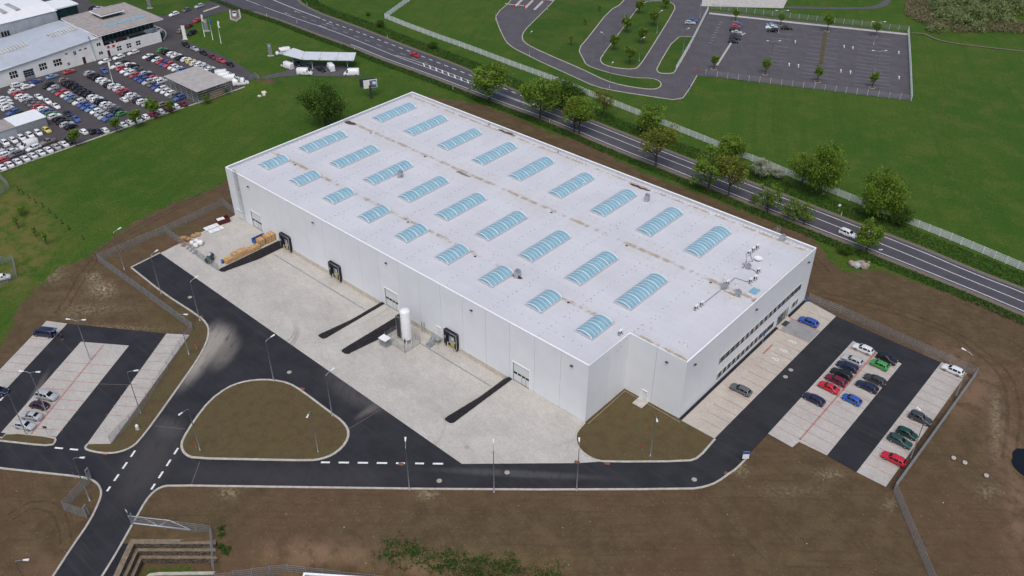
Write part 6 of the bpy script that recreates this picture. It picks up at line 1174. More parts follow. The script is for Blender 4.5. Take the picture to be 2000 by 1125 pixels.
for (y0, y1) in [(-70, -40), (-40, -12), (-12, 3), (3, 13), (13, 20), (20, 28.2), (28.2, 31.8), (31.8, 49.4)]:
    m = MB()
    for a, b, p, q_ in rects(y0, y1, 0, min(top_z(y0+.01), top_z(y1-.01)), wops): m.box(XF-.35, XF, a, b, p, q_)
    if y1 <= 28.2: z0, z1 = top_z(y0), top_z(y1-.01); zm = min(z0, z1); m.add([(XF, y0, zm-.01), (XF, y1, zm-.01), (XF, y1, z1), (XF, y0, z0), (XF-.35, y0, zm-.01), (XF-.35, y1, zm-.01), (XF-.35, y1, z1), (XF-.35, y0, z0)], [(0, 1, 2, 3), (7, 6, 5, 4), (3, 2, 6, 7), (1, 5, 6, 2)])
    rel(m).build('wall', 'render_white', db)
for i, (a, b, p, q_) in enumerate(wops):
    if p > 0:
        m = MB(); m.box(XF-.22, XF-.18, a, b, p, q_); w_ = rel(m).build('window', 'glass_dark', db); m = MB(); nx_ = 3 if b-a > 2 else 2
        for k in range(1, nx_): m.box(XF-.2, XF-.12, a+(b-a)*k/nx_-.06, a+(b-a)*k/nx_+.06, p, q_)
        if q_-p > 1.4: m.box(XF-.2, XF-.115, a, b, (p+q_)/2-.07, (p+q_)/2+.07)
        rel(m).build('mullion', 'render_white', w_)
    else:
        m = MB(); m.box(XF-.25, XF-.2, a, b, 0, q_); w_ = rel(m).build('door', 'galv' if b-a > 2 else 'maroon', db)
        if b-a > 2: [rel(MB().box(XF-.2, XF-.17, a+.15+(b-a-.3)*k/3+.06, a+.15+(b-a-.3)*(k+1)/3-.06, 1.1+j*.72, 1.6+j*.72)).build('pane', 'glass_dark', w_) for k in range(3) for j in range(3)]
m = MB(); ys = [-70, -3, 27, 30.3]; xs_ = [(-124.0, 0), (-131, .5), (-139, .75), (-146, .5), (-151, 0)]
m.add([(x+(.45 if x > -125 else 0), y, top_z(min(y, 28))+d_+.02) for y in ys for x, d_ in xs_], [(j*5+i, j*5+i+1, (j+1)*5+i+1, (j+1)*5+i)[::-1] for j in range(3) for i in range(4)]); rf = rel(m).build('roof', 'metal_roof', db)
m = MB(); m.tube([(XF+.5, -70, 5.25), (XF+.5, -3, 5.25), (XF+.5, 27, 7.1)], .1, 6); rel(m).build('gutter', 'galv', db)
for (yc, L_) in ((24.3, 9.0), (7.0, 9.6), (-10, 9.6)):
    m = MB(); zc_ = top_z(min(yc, 28))+.7; a_ = arc(2.2, .55, 6); N = 9; sl_ = 1.9/30*1.0
    m.add([(x-137.2, yc-L_/2+L_*j/N, z+zc_+sl_*(L_*j/N-L_/2)) for j in range(N+1) for x, z in a_], [(j*7+i, j*7+i+1, (j+1)*7+i+1, (j+1)*7+i) for j in range(N) for i in range(6)]); s_ = rel(m).build('skylight', 'glass_blind', db)
    for j in range(N+1): m = MB(); m.tube([(x-137.2, yc-L_/2+L_*j/N, z+zc_+.03+sl_*(L_*j/N-L_/2)) for x, z in a_], .09, 4); rel(m).build('rib', 'white_metal', s_)
m = MB(); [m.box(-151, -124, y, y+.2, 0, 5.2) for y in (-70.2,)]; m.box(-151, -150.8, -70, 28, 0, 6.2); rel(m).build('wall', 'render_white', db)
# showroom
m = MB(); m.box(-149.9, -123.3, 30.4, 54.6, 7.75, 8.15); m.box(-149.9, -123.3, 30.4, 30.7, 8.15, 8.3); m.box(-149.9, -149.6, 30.7, 54.6, 8.15, 8.3); sr = rel(m).build('showroom_roof', 'flat_roof', db)
m = MB(); m.box(-150, -123.2, 30.3, 54.7, 7.7, 7.95); rel(m).build('roof_edge', 'white_metal', sr)
for k in range(9): m = MB(); m.box(-131.3, -129.4, 36.0+k*1.75, 37.5+k*1.75, 8.15, 8.3); rel(m).build('rooflight', 'poly', sr)
m = MB(); m.box(-145.2, -137.2, 39.3, 47.3, 9.55, 9.85); rel(m).build('lantern_roof', 'flat_roof', sr); m = MB(); m.box(-145.6, -136.8, 38.9, 47.7, 9.4, 9.56); rel(m).build('lantern_eaves', 'white_metal', sr); m = MB(); m.box(-144.4, -138, 40, 46.6, 8.15, 9.4); rel(m).build('lantern_glazing', 'showroom_glass', sr)
m = MB(); m.box(-148.5, -129.0, 31.6, 53.4, 3.9, 7.7); gl = rel(m).build('showroom_glazing', 'showroom_glass', db)
for k in range(15): m = MB(); y = 31.7+k*1.53; m.box(-129.0, -128.88, y, y+.1, 3.9, 7.7); rel(m).build('mullion', 'galv', gl)
for k in range(12): m = MB(); x = -147.5+k*1.6; m.box(x, x+.1, 53.4, 53.5, 3.9, 7.7); rel(m).build('mullion', 'galv', gl)
m = MB(); m.box(-129, XF-.35, 31.8, 49.4, 3.0, 3.1); rel(m).build('terrace_deck', 'terrace', db); m = MB(); m.box(-149, -124.36, 31.8, 49.4, 0, 2.9); m.box(-149, -129, 49.4, 53, 0, 3.8); m.box(XF-.3, XF+.0, 49.41, 53.0, 0, 3.7); m.box(-129, XF, 52.7, 53.0, 0, 3.6); rel(m).build('wall', 'render_white', db)
for (y, mt_) in ((35, 'white_plastic'), (38, 'red_paint'), (38.8, 'red_paint'), (41.5, 'white_plastic'), (36.5, 'white_plastic')): m = MB(); m.box(-126.6, -126.1, y, y+.6, 3.1, 3.9); rel(m).build('terrace_furniture', mt_, db)
m = MB(); m.box(XF+.01, XF+.06, 32.75, 33.6, 2.85, 3.7); m.box(XF+.01, XF+.06, 34.6, 35.5, 2.75, 3.6); s_ = rel(m).build('wall_sign', 'red_paint', db); m = MB(); m.box(XF+.01, XF+.06, 33.62, 34.58, 2.8, 3.65); rel(m).build('sign_centre', 'white_plastic', s_)
m = MB(); m.tube([(XF+.15, 27.6, 0), (XF+.15, 27.6, 7.2), (XF-.4, 27.6, 8.3)], .22, 8); rel(m).build('flue', 'galv', db)
# grey hall behind
gb_ = thing('grey_hall', 'light grey metal hall with white roof behind the dealer workshop', 'building', (-155, 0, 0))
for k in range(14):
    m = MB(); y0 = -40+k*5.1; 
    m.box(-.25, 0, y0+.02, y0+5.06, 0, 9.6+.0*k); m.build('wall_panel', 'facade_grey', gb_)
m = MB(); m.add([(.3, -41, 9.6), (.3, 31.8, 9.6), (-8, 31.8, 10.8), (-8, -41, 10.8), (-40, 31.8, 10.8), (-40, -41, 10.8)], [(0, 1, 2, 3), (3, 2, 4, 5)]); m.box(-40, -.3, 31.2, 31.4, 0, 10.2); rf = m.build('roof', 'white_metal', gb_)
for k in range(6): m = MB(); y = -2+k*4.5; m.box(-16, -6.5, y, y+1.6, 10.85, 11.1); m.build('rooflight', 'glass_blind', rf)
for y in (11.2, 12.2, 13.2): m = MB(); m.box(0.0, .05, y, y+.75, 5.2, 6.9); m.build('window', 'glass_dark', gb_)
m = MB(); m.box(-12, -2, 31.5, 40, 0, 9.3); m.build('glazed_wing', 'showroom_glass', gb_); m = MB(); m.box(-12.5, -1.5, 31.5, 40.5, 9.3, 9.7); m.build('wing_roof', 'white_metal', gb_)
# low metal shed
sd_ = thing('metal_shed', 'low grey metal shed among the dealer cars', 'shed', (-84.4, -7.1, 0)); m = MB(); m.box(-7.6, 0, -8.7, 0, 0, 2.9); m.build('walls', 'galv', sd_); m = MB(); m.box(-7.8, .2, -8.7, .2, 2.9, 3.05); m.build('roof', 'white_metal', sd_); m = MB(); m.box(-7.8, .2, -20, -8.75, 2.7, 2.9); m.build('older_roof', 'flat_roof', sd_); m = MB(); m.box(-7.6, 0, -20, -8.75, 0, 2.7); m.build('older_walls', 'facade_grey', sd_)
# scaffold shed
def mat_rust():
    k = NT('rusty_sheet'); n1 = k.noise(.5, 6, .7); n2 = k.noise(2.5, 5, .7); c = k.mix(k.ramp(n1, .35, .65), (.36, .335, .31), (.43, .41, .40)); c = k.mix(k.ramp(n2, .55, .8, 0, .6), c, (.22, .13, .09)); return k.fin(c, .8, .1, .3)
MT['rust'] = mat_rust(); mt('mesh_side', (.10, .105, .115), .8, .1, .2, .3, 2)
sf = thing('scaffold_shed', 'scaffold shed with rusty sheet roof at the dealer lawn', 'shed', (-75, 37, 0))
for i in range(6):
    for j in range(4): m = MB(); x0, y0 = -9.6+i*3.2, -5.95+j*2.98; m.add([(x0, y0, 3.9+.04*(i % 2)), (x0+3.18, y0, 3.9+.04*(i % 2)), (x0+3.18, y0+2.95, 3.98+.04*(i % 2)), (x0, y0+2.95, 3.98+.04*(i % 2)), (x0, y0, 3.84), (x0+3.18, y0, 3.84), (x0+3.18, y0+2.95, 3.9), (x0, y0+2.95, 3.9)], [(0, 1, 2, 3), (7, 6, 5, 4), (0, 4, 5, 1), (1, 5, 6, 2), (2, 6, 7, 3), (3, 7, 4, 0)]); m.build('roof_sheet', 'rust', sf)
for i in range(7):
    for y in (-5.9, 5.9): m = MB(); m.tube([(-9.5+i*3.17, y, 0), (-9.5+i*3.17, y, 3.85)], .07, 5); m.build('post', 'galv', sf)
for z in (.4, 1.1, 1.8, 2.5, 3.2): 
    m = MB(); m.tube([(-9.5, -5.92, z), (9.5, -5.92, z), (9.5, 5.92, z)], .05, 4); m.build('rail', 'galv', sf)
m = MB(); [m.tube([(-9.5+k*.5, -5.9, 0), (-9.5+k*.5, -5.9, 3.8)], .02, 4) for k in range(39)]; [m.tube([(9.5, -5.9+k*.5, 0), (9.5, -5.9+k*.5, 3.8)], .02, 4) for k in range(24)]; m.build('wire_sides', 'mesh_side', sf)
for i in range(8): m = MB(); m.cbox((-8+i*2.3, 1.0+.5*(i % 3), .7+.2*(i % 2)), (1.7, 4.5, 1.4+.4*(i % 2)), .03*i); m.build('stored_goods', ['dark_metal', 'timber_dark', 'grey_plastic'][i % 3], sf)
# solar canopy over the vans
mt('canopy_panel', (.56, .58, .62), .5, .0, .4, .05, .6)
cp_ = thing('solar_canopy', 'grey carport canopy of four panels over white vans', 'canopy', (-62, 78, 0)); q0, q1, q2, q3 = (-65.05, 70.32), (-69.35, 74.73), (-55.62, 85.79), (-51.52, 81.25)
quads = [[(-74.12, 68.78), (-65.05, 70.32), (-69.35, 74.73), (-75.07, 74.3)]]+[[lerp(q0, q3, k/3), lerp(q0, q3, (k+1)/3), lerp(q1, q2, (k+1)/3), lerp(q1, q2, k/3)] for k in range(3)]
for Q in quads:
    cx, cy = sum(p[0] for p in Q)/4, sum(p[1] for p in Q)/4; Q = [lerp((cx, cy), p, .985) for p in Q]; m = MB(); zs = (3.25, 3.25, 3.75, 3.75)
    m.add([(x+62, y-78, z) for (x, y), z in zip(Q, zs)]+[(x+62, y-78, z-.12) for (x, y), z in zip(Q, zs)], [(0, 1, 2, 3), (7, 6, 5, 4), (0, 4, 5, 1), (1, 5, 6, 2), (2, 6, 7, 3), (3, 7, 4, 0)]); pn = m.build('roof_panel', 'canopy_panel', cp_)
    mid = lerp(Q[2], Q[3], .5); m = MB()
    for e in (Q[0], Q[1]): m.tube([(e[0]+62, e[1]-78, 3.27), (mid[0]+62, mid[1]-78, 3.6)], .04, 4)
    m.build('brace_seam', 'dark_metal', pn)
for (x, y) in ((572.5, 126), (611, 135), (679, 131)): c = G(x, y); m = MB(); m.tube([(c[0]+62, c[1]-78, 0), (c[0]+62, c[1]-78, 3.3)], .17, 8); m.build('column', 'galv', cp_)
fence('grey', [(487, 161), (499, 152), (508, 160)], 'short pale barrier at the dealer lawn corner', step=1.6)

# ------------------------------------------------------------------ stone terrace, pond, neighbour roof, rocks
def mat_gabion():
    k = NT('gabion_stone'); v = k.n('TexVoronoi'); v.inputs['Scale'].default_value = 3.2; k.l(k.pos(), v.inputs['Vector']); n = k.noise(1.0, 4)
    c = k.mix(k.ramp(n, .3, .7), (.20, .165, .125), (.29, .245, .19)); c = k.mix(k.ramp(v.outputs['Distance'], .35, .8), c, (.10, .085, .07)); k.bump(v.outputs['Distance'], 1, .1); return k.fin(c, .9, 0, .2)
MT['gabion'] = mat_gabion(); mt('sand', (.20, .16, .115), .95, 0, .1, .2, 1.5)
tw = thing('stone_terrace', 'three-step gabion retaining wall around a sunken corner', 'retaining wall', (73.4, -67.4, 0))
d1 = Vector((9.0, 8.0, 0)).normalized(); d2 = Vector((4.35, -5.15, 0)).normalized(); Lt = 12.6
for k in range(3):
    o = [(d1*Lt), Vector((0, 0, 0)), d2*16]; inn = .55*k; nA = Vector((d1.y, -d1.x, 0)); nB = Vector((-d2.y, d2.x, 0))
    if nB.dot(d1) < 0: nB = -nB
    if nA.dot(d2) < 0: nA = -nA
    cnr = lambda i_: (d1*(i_/max(.2, abs(nB.dot(d1))))+d2*(i_/max(.2, abs(nA.dot(d2)))))
    def ln(i_): c_ = cnr(i_); return [(c_+d1*(Lt-c_.dot(d1)*.7)), c_, c_+d2*16]
    f, bck = ln(inn), ln(inn-.9 if k == 0 else inn-.02); z1_, z0_ = -1.05*k+.03, -1.05*(k+1)
    nxt = ln(inn+.55)
    m = MB(); m.add([(*v_.xy, z1_) for v_ in f]+[(*v_.xy, z0_) for v_ in f], [(0, 1, 4, 3), (1, 2, 5, 4)]); m.add([(*v_.xy, z1_) for v_ in f]+[(*v_.xy, z0_) for v_ in f], [(3, 4, 1, 0), (4, 5, 2, 1)]); m.build('gabion_tier', 'gabion', tw)
    if k == 0: m = MB(); m.add([(*v_.xy, z1_) for v_ in f]+[(*v_.xy, z1_) for v_ in bck], [(0, 1, 4, 3), (1, 2, 5, 4)]); m.build('top_ledge', 'sand', tw)
    m = MB(); m.add([(*v_.xy, z0_+.03) for v_ in f]+[(*v_.xy, z0_+.03) for v_ in nxt], [(0, 1, 4, 3), (1, 2, 5, 4)]); m.build('ledge', 'sand' if k < 2 else 'ground', tw) if k < 2 else None
gs = GP([(232, 1062), (262, 1061), (245, 1092), (222, 1135), (198, 1127)]); struct('dark_gravel_patch', MB().poly(gs, .012), 'basalt')
m = MB(); kp = [G(x, y, -3.1) for x, y in ((283, 1132), (292, 1123), (310, 1120.5), (590, 1117), (660, 1122))]; m.sweep(kp, -.25, .25, -3.4, -2.98); struct('kerb', m, 'kerb')
pd = [(pc[0]+3.9*math.cos(t)*(1+.10*math.sin(5*t)+random.uniform(-.05, .05)), pc[1]+3.9*math.sin(t)*(1+.08*math.cos(7*t))) for t in np.linspace(0, 2*math.pi, 40)[:-1]]
k = NT('dark_pond_water'); MT['pond'] = k.fin((.004, .004, .006), .12, 0, .5); tag(MB().poly(pd, -.55).build('pond_water', 'pond'), kind='structure')
nbz = -.6; c0 = Vector((*G(593, 1117.5, nbz), 0)); e1 = (Vector((*G(700, 1124.5, nbz), 0))-c0).normalized(); e2 = Vector((e1.y, -e1.x, 0))
nbh = thing('neighbour_building', 'white parapet corner of a building at the lower picture edge', 'building', (c0.x, c0.y, 0), math.atan2(e1.y, e1.x)); m = MB(); m.box(0, 30, -20, 0, -4, nbz-.35); m.build('walls', 'render_white', nbh); m = MB(); m.sweep([(0, 0), (30, 0)], -.3, .0, nbz-.36, nbz); m.sweep([(0, -.3), (0, -20)], 0, .3, nbz-.36, nbz); m.build('parapet', 'capping', nbh); m = MB(); m.box(.3, 29, -19, -.3, nbz-.36, nbz-.3); m.build('roof', 'terrace', nbh)
def rock(c, s, mat, label, seed, z=0.0, group=None):
    rs = np.random.RandomState(seed); bm = bmesh.new(); bmesh.ops.create_icosphere(bm, subdivisions=2, radius=1)
    for v_ in bm.verts: n_ = v_.co.copy(); v_.co = Vector((n_.x*s[0], n_.y*s[1], n_.z*s[2]))*(1+.22*math.sin(n_.x*3.1+seed)*math.cos(n_.y*2.7+seed*2)+rs.uniform(-.07, .07))
    me_ = bpy.data.meshes.new('boulder'); bm.to_mesh(me_); bm.free(); me_.materials.append(MT[mat]); o = link('boulder', me_, None, (c[0], c[1], z+s[2]*.55)); tag(o, label, 'boulder', group)
for i, (x, y, s, mt_, lb) in enumerate([(1663, 517, .9, 'stone', 'leftmost brown boulder on the highway verge'), (1672, 516, .75, 'stone', 'second brown boulder on the highway verge'), (1673, 521, 1.0, 'grey_plastic', 'pale grey boulder in front of the brown ones'), (1681, 515, .8, 'stone', 'back boulder of the verge pile'), (1686, 522, 1.1, 'stone', 'largest brown boulder on the highway verge'), (1692, 519, .7, 'stone', 'rightmost brown boulder on the highway verge'), (1697, 513, .35, 'stone', 'small block right of the brown boulders'), (516, 183, .8, 'pale_stone', 'upper pale boulder on the dealer lawn'), (516, 187, .6, 'pale_stone', 'right pale boulder on the dealer lawn'), (507, 189, .6, 'pale_stone', 'left pale boulder on the dealer lawn'), (204, 567, .45, 'stone', 'small rubble lump by the fence corner soil')]): rock(G(x, y), (s, s*.85, s*.7), mt_, lb, i+3, 0, 'boulders lying on the ground')
for i, (x, y) in enumerate([(1862, 895.5), (1884, 904.5), (1926, 930)]): c = G(x, y); r = thing('concrete_ring', ['left', 'middle', 'right'][i]+' of three concrete well rings in the right bare soil', 'concrete ring', (c[0], c[1], -.05), 0, 'concrete rings right of the fence'); m = MB(); m.lathe([(.38, 0), (.38, .3), (.32, .34), (.27, .30)], n=16); m.build('ring', 'concrete', r); m = MB(); m.lathe([(.27, .28), (.1, .31)], n=14); m.build('lid', 'stone', r)
c = G(269, 838); r = thing('concrete_bollard', 'short white concrete post lying in the verge', 'post', (c[0], c[1], 0)); m = MB(); m.lathe([(.28, 0), (.28, .9), (.2, 1.0), (.05, 1.04)], n=12); m.build('shaft', 'white_plastic', r); m = MB(); m.lathe([(.36, 0), (.36, .1)], n=12); m.build('foot', 'concrete', r)
rs = np.random.RandomState(11); m = MB(); cnt = 0
while cnt < 1700:
    x, y = rs.uniform(-200, 2150), rs.uniform(380, 1300); c = G(x, y)
    ok = -140 < c[0] < 200 and -100 < c[1] < 190
    if ok:
        i = np.searchsorted(gx, c[0])-1; j = np.searchsorted(gy, c[1])-1; id_ = j*nx+i
        ok = sd01[id_] > .62 and paved[id_] < -.6 and sp[id_] < -1
    if not ok: continue
    cnt += 1; s = rs.choice([.035, .05, .07, .10, .15], p=[.35, .33, .2, .1, .02]); z = ground_z(*c); a_ = rs.rand()*6; h = s*.7
    m.add([(c[0]+s*math.cos(a_+t), c[1]+s*math.sin(a_+t)*.8, z-.02) for t in (0, 1.5, 3.1, 4.6)]+[(c[0]+s*.2, c[1], z+h)], [(0, 1, 4), (1, 2, 4), (2, 3, 4), (3, 0, 4)], int(rs.rand() < .72))
tag(m.build('soil_pebbles', ['pale_stone', 'stone']), 'loose pale pebbles scattered over the bare soil', 'pebbles', None, 'stuff')

# ------------------------------------------------------------------ trees
def mat_leaf(name, lo, hi):
    k = NT(name); at_ = k.n('Attribute'); at_.attribute_name = 'tint'; c = k.mix(at_.outputs['Fac'], lo, hi)
    tr = k.n('BsdfTranslucent'); k.l(c, tr.inputs['Color']); mx = k.n('MixShader'); mx.inputs[0].default_value = .42; k.l(c, k.b.inputs['Base Color']); k.b.inputs['Roughness'].default_value = .6; k.b.inputs['Specular IOR Level'].default_value = .25
    k.l(k.b.outputs[0], mx.inputs[1]); k.l(tr.outputs[0], mx.inputs[2]); k.l(mx.outputs[0], k.o.inputs[0]); return k.m
MT['leaf'] = mat_leaf('leaf_green', (.070, .130, .012), (.235, .35, .044)); MT['leaf_y'] = mat_leaf('leaf_yellowish', (.105, .120, .014), (.27, .29, .045)); MT['leaf_d'] = mat_leaf('leaf_dark', (.034, .075, .008), (.11, .195, .028)); MT['leaf_w'] = mat_leaf('blossom', (.12, .17, .06), (.62, .62, .52)); MT['leaf_g'] = mat_leaf('leaf_willow', (.14, .18, .065), (.32, .37, .16)); MT['reed'] = mat_leaf('reed', (.15, .13, .07), (.32, .27, .16)); MT['grass_tuft'] = mat_leaf('grass_tuft', (.026, .075, .010), (.075, .145, .028))
def leaf_mesh(C, S, rs, mat, up=.35, name='crown', tint=None):
    n = len(C); nrm = rs.normal(size=(n, 3)); nrm[:, 2] = np.abs(nrm[:, 2])+up; nrm /= np.linalg.norm(nrm, axis=1)[:, None]
    a = np.cross(nrm, rs.normal(size=(n, 3))); a /= np.linalg.norm(a, axis=1)[:, None]+1e-9; b = np.cross(nrm, a); a *= S[:, None]; b *= (S*.62)[:, None]
    V = np.stack([C-a, C+b*.9-a*.1, C+a, C-b*.9+a*.1], 1).reshape(-1, 3).astype(np.float32)
    me_ = bpy.data.meshes.new(name); me_.vertices.add(4*n); me_.vertices.foreach_set('co', V.ravel()); me_.loops.add(4*n); me_.loops.foreach_set('vertex_index', np.arange(4*n, dtype=np.int32)); me_.polygons.add(n); me_.polygons.foreach_set('loop_start', np.arange(0, 4*n, 4, dtype=np.int32)); me_.update(calc_edges=True)
    t = np.clip((tint if tint is not None else .5)+rs.normal(0, .22, n), 0, 1); at_ = me_.attributes.new('tint', 'FLOAT', 'POINT'); at_.data.foreach_set('value', np.repeat(t, 4).astype(np.float32)); me_.materials.append(MT[mat]); return me_
def make_tree(seed, leaves, mat, rx=1.0, z0=.25, ncl=34, gap=.0, leafs=.05, multi=1, shape=1.0):
    """unit tree: height 1, crown half-width rx"""
    rs = np.random.RandomState(seed); m = MB(); ends = []
    for t in range(multi):
        bx, by = (rs.uniform(-.1, .1), rs.uniform(-.1, .1)) if multi > 1 else (0, 0)
        th = z0+.28; lean = rs.uniform(-.04, .04, 2); top = (bx*2+lean[0], by*2+lean[1], th+.25)
        m.tube([(bx, by, -.02), (bx*1.3, by*1.3, z0*.6), (bx*1.6+lean[0]*.6, by*1.6+lean[1]*.6, th), top], [.028/multi**.4, .022/multi**.4, .015/multi**.4, .006], 7)
        for i in range(int(9/multi)+2):
            a_ = i*2.4+rs.uniform(-.5, .5); zb = rs.uniform(z0*.75, th+.1); rr = rx*rs.uniform(.55, .9); ze = min(.93, zb+rs.uniform(.12, .4)); p0 = (bx*1.5+lean[0]*.5, by*1.5+lean[1]*.5, zb); pe = (bx+rr*math.cos(a_), by+rr*math.sin(a_), ze)
            mid_ = ((p0[0]+pe[0])*.5, (p0[1]+pe[1])*.5, zb+(ze-zb)*.62); m.tube([p0, mid_, pe], [.011, .007, .003], 5)
            ends += [pe, mid_]
            for q in range(2): a2 = a_+rs.uniform(-.9, .9); e2_ = (mid_[0]+rr*.5*math.cos(a2), mid_[1]+rr*.5*math.sin(a2), mid_[2]+rs.uniform(.05, .22)); m.tube([mid_, e2_], [.006, .002], 4); ends.append(e2_)
    trunk = m.mesh('trunk', 'bark')
    cl = [np.array(e) for e in ends]; cz = (z0+1)/2; hz = (1-z0)/2
    while len(cl) < ncl+len(ends):
        d = rs.normal(size=3); d /= np.linalg.norm(d); rad = rs.uniform(.45, .95)**.6; wz = 1-.25*max(0, d[2])*shape
        cl.append(np.array([d[0]*rx*.86*rad*wz, d[1]*rx*.86*rad*wz, cz+d[2]*hz*.86*rad]))
    cl = np.array(cl); wgt = rs.uniform(.3, 1.3, len(cl)); wgt[rs.rand(len(cl)) < gap] *= .1; wgt /= wgt.sum()
    idx = rs.choice(len(cl), leaves, p=wgt); sg = rs.uniform(.06, .13, len(cl))*max(rx, .3)*1.5
    C = cl[idx]+rs.normal(size=(leaves, 3))*sg[idx][:, None]*np.array([1, 1, .75]); C[:, 2] = np.clip(C[:, 2], z0*.55, 1.03)
    S = rs.uniform(.6, 1.3, leaves)*leafs
    ct = rs.uniform(.1, .95, len(cl)); return trunk, leaf_mesh(C, S, rs, mat, tint=ct[idx])
TP = {'a': make_tree(1, 4300, 'leaf', .42, .22, 34, .3, .026), 'b': make_tree(2, 4600, 'leaf', .40, .16, 46, .15, .026), 'c': make_tree(3, 1900, 'leaf_y', .42, .28, 26, .35, .024), 'd': make_tree(4, 7500, 'leaf', .52, .08, 70, .05, .026), 'e': make_tree(5, 1500, 'leaf', .34, .2, 16, .4, .028, 2), 'f': make_tree(6, 5200, 'leaf_d', .55, .04, 50, .0, .030), 'w': make_tree(7, 3800, 'leaf_w', .42, .05, 40, .1, .030), 's': make_tree(8, 2200, 'leaf', .30, .30, 26, .1, .030), 'g': make_tree(9, 5200, 'leaf_d', .56, .05, 60, .15, .026), 't': make_tree(10, 260, 'leaf', .20, .35, 8, .2, .04), 'h': make_tree(12, 3400, 'leaf', .46, .2, 24, .4, .026)}
def tree(kd, base, top_y, label, wid=1.0, group='trees along the highway', nm='tree'):
    c = G(*base); z = 0.0; lo, hi = .5, 25
    for _ in range(40):                       # height at which the trunk line reaches the crown top in the survey
        mid_ = (lo+hi)/2; q_ = np.array([c[0], c[1], mid_])-np.array(CAM); py = 562.5+FPX*(q_@_dn)/(q_@_f)
        if py > top_y: lo = mid_
        else: hi = mid_
    h = (lo+hi)/2; tr, cr = TP[kd]; r = thing(nm, label, 'tree' if nm == 'tree' else 'shrub', (c[0], c[1], -.05), random.uniform(0, 6.28), group); r.scale = (h*wid, h*wid, h)
    link('trunk', tr, r); link('crown', cr, r); return r
for (kd, b, t_, w_, lb) in [('a', (956, 199.5), 122, 1.15, 'full green roadside tree left of the blue sign'), ('h', (1055, 236), 153, 1.0, 'roadside tree with a white car behind it'), ('c', (1121, 258), 193, .95, 'sparse brownish roadside tree'), ('a', (1131, 262), 186, .9, 'green tree just right of the sparse brownish one'), ('c', (1178, 231), 172, .8, 'thin tree in the bank before the white fence'), ('b', (1266, 262), 204, 1.1, 'dense green tree in the bank by the white fence'), ('c', (1280, 327), 241, .95, 'yellowish slim tree on the near verge'), ('h', (1382.5, 374), 300, 1.0, 'green tree with forked limbs on the near verge'), ('c', (1421.5, 388), 299, .8, 'slender yellow-green tree right of the forked one'), ('b', (1425, 312), 263, 1.3, 'rounded tree on the far bank behind two verge trees'), ('h', (1564, 366), 300, .95, 'leaning green tree on the far bank with bare earth below'), ('d', (1601, 383), 277, .58, 'tall broad tree on the far bank in the middle right'), ('e', (1504, 413), 358, 1.1, 'largest young sapling on the near verge'), ('e', (1545, 427), 384, 1.2, 'middle young sapling on the near verge'), ('e', (1566, 437), 394, 1.0, 'rightmost thin sapling of the near verge'), ('e', (1471, 398), 377, 1.1, 'smallest sapling on the near verge'), ('d', (1713, 428), 332, .72, 'big round dense tree by the white fence at right'), ('b', (1692, 491), 432, .95, 'small tree in front of the white minivan')]: tree(kd, b, t_, lb, w_)
for (kd, b, t_, w_, lb) in [('f', (1755, 440), 399, .9, 'dark shrub at the foot of the big round tree'), ('w', (1484, 347), 308, 1.0, 'white blossoming shrub on the far bank'), ('w', (1517, 347), 330, 1.6, 'low blossoming shrub right of the taller one'), ('f', (1095, 212), 146, .8, 'dark dense bush behind the car tree'), ('f', (1121, 210), 165, .9, 'second dark bush on the far bank'), ('f', (846, 94), 80, 1.3, 'low dark shrub on the far bank above the red sedan'), ('f', (743, 53), 37, 1.0, 'shrub on the far bank near the white fence corner'), ('f', (719, 31), 23, 1.0, 'small shrub on the far bank at top'), ('e', (46, 420), 400, 1.2, 'dark thin pine at the left lawn'), ('f', (1650, 494), 478, 1.5, 'dark low scrub on the near verge')]: tree(kd, b, t_, lb, w_, 'shrubs on the verges', 'shrub')
tree('g', (636, 246), 160, 'large lone dark tree on the lawn behind the warehouse', .85, 'lawn trees')
for i, (b, t_) in enumerate([((150, 286), 252), ((229, 259), 228), ((269, 250), 213), ((303, 233), 192), ((335, 222), 195), ((406, 202), 182), ((443, 184), 171), ((467, 167), 151)]): tree('s' if i != 5 else 'e', b, t_, 'young tree at the dealer fence, '+ORD[i]+' from the left', 1.05, 'young trees along the dealer edge')
for i, (b, t_) in enumerate([((35.5, 445), 420), ((70, 462), 442), ((92, 478), 452)]): tree('t', b, t_, ['upper', 'middle', 'lower'][i]+' staked sapling on the left lawn', 1.2, 'staked saplings on the left lawn')
for i, (b, t_, lb) in enumerate([((1248, 28), -2, 'tree at the top left of the far middle island'), ((1299, 18), -8, 'tree at the top right of the far middle island'), ((1276, 52), 18, 'tree in the upper right of the far middle island'), ((1223, 65), 32, 'tree on the left kerb of the far middle island'), ((1254, 86), 52, 'tree in the centre of the far middle island'), ((1199, 100), 66, 'tree in the lower left of the far middle island'), ((1230, 127), 90, 'tree at the lower end of the far middle island')]): tree('s', b, t_, lb, 1.05, 'young trees on the far islands')
for i, (b, t_, lb) in enumerate([((1170, 23), 7, 'tiny tree at the top of the far lawn'), ((1143, 50), 34, 'faint sapling in the far lawn middle'), ((1115, 89), 68, 'thin sapling low on the far lawn')]): tree('t', b, t_, lb, 1.3, 'saplings on the far lawn')
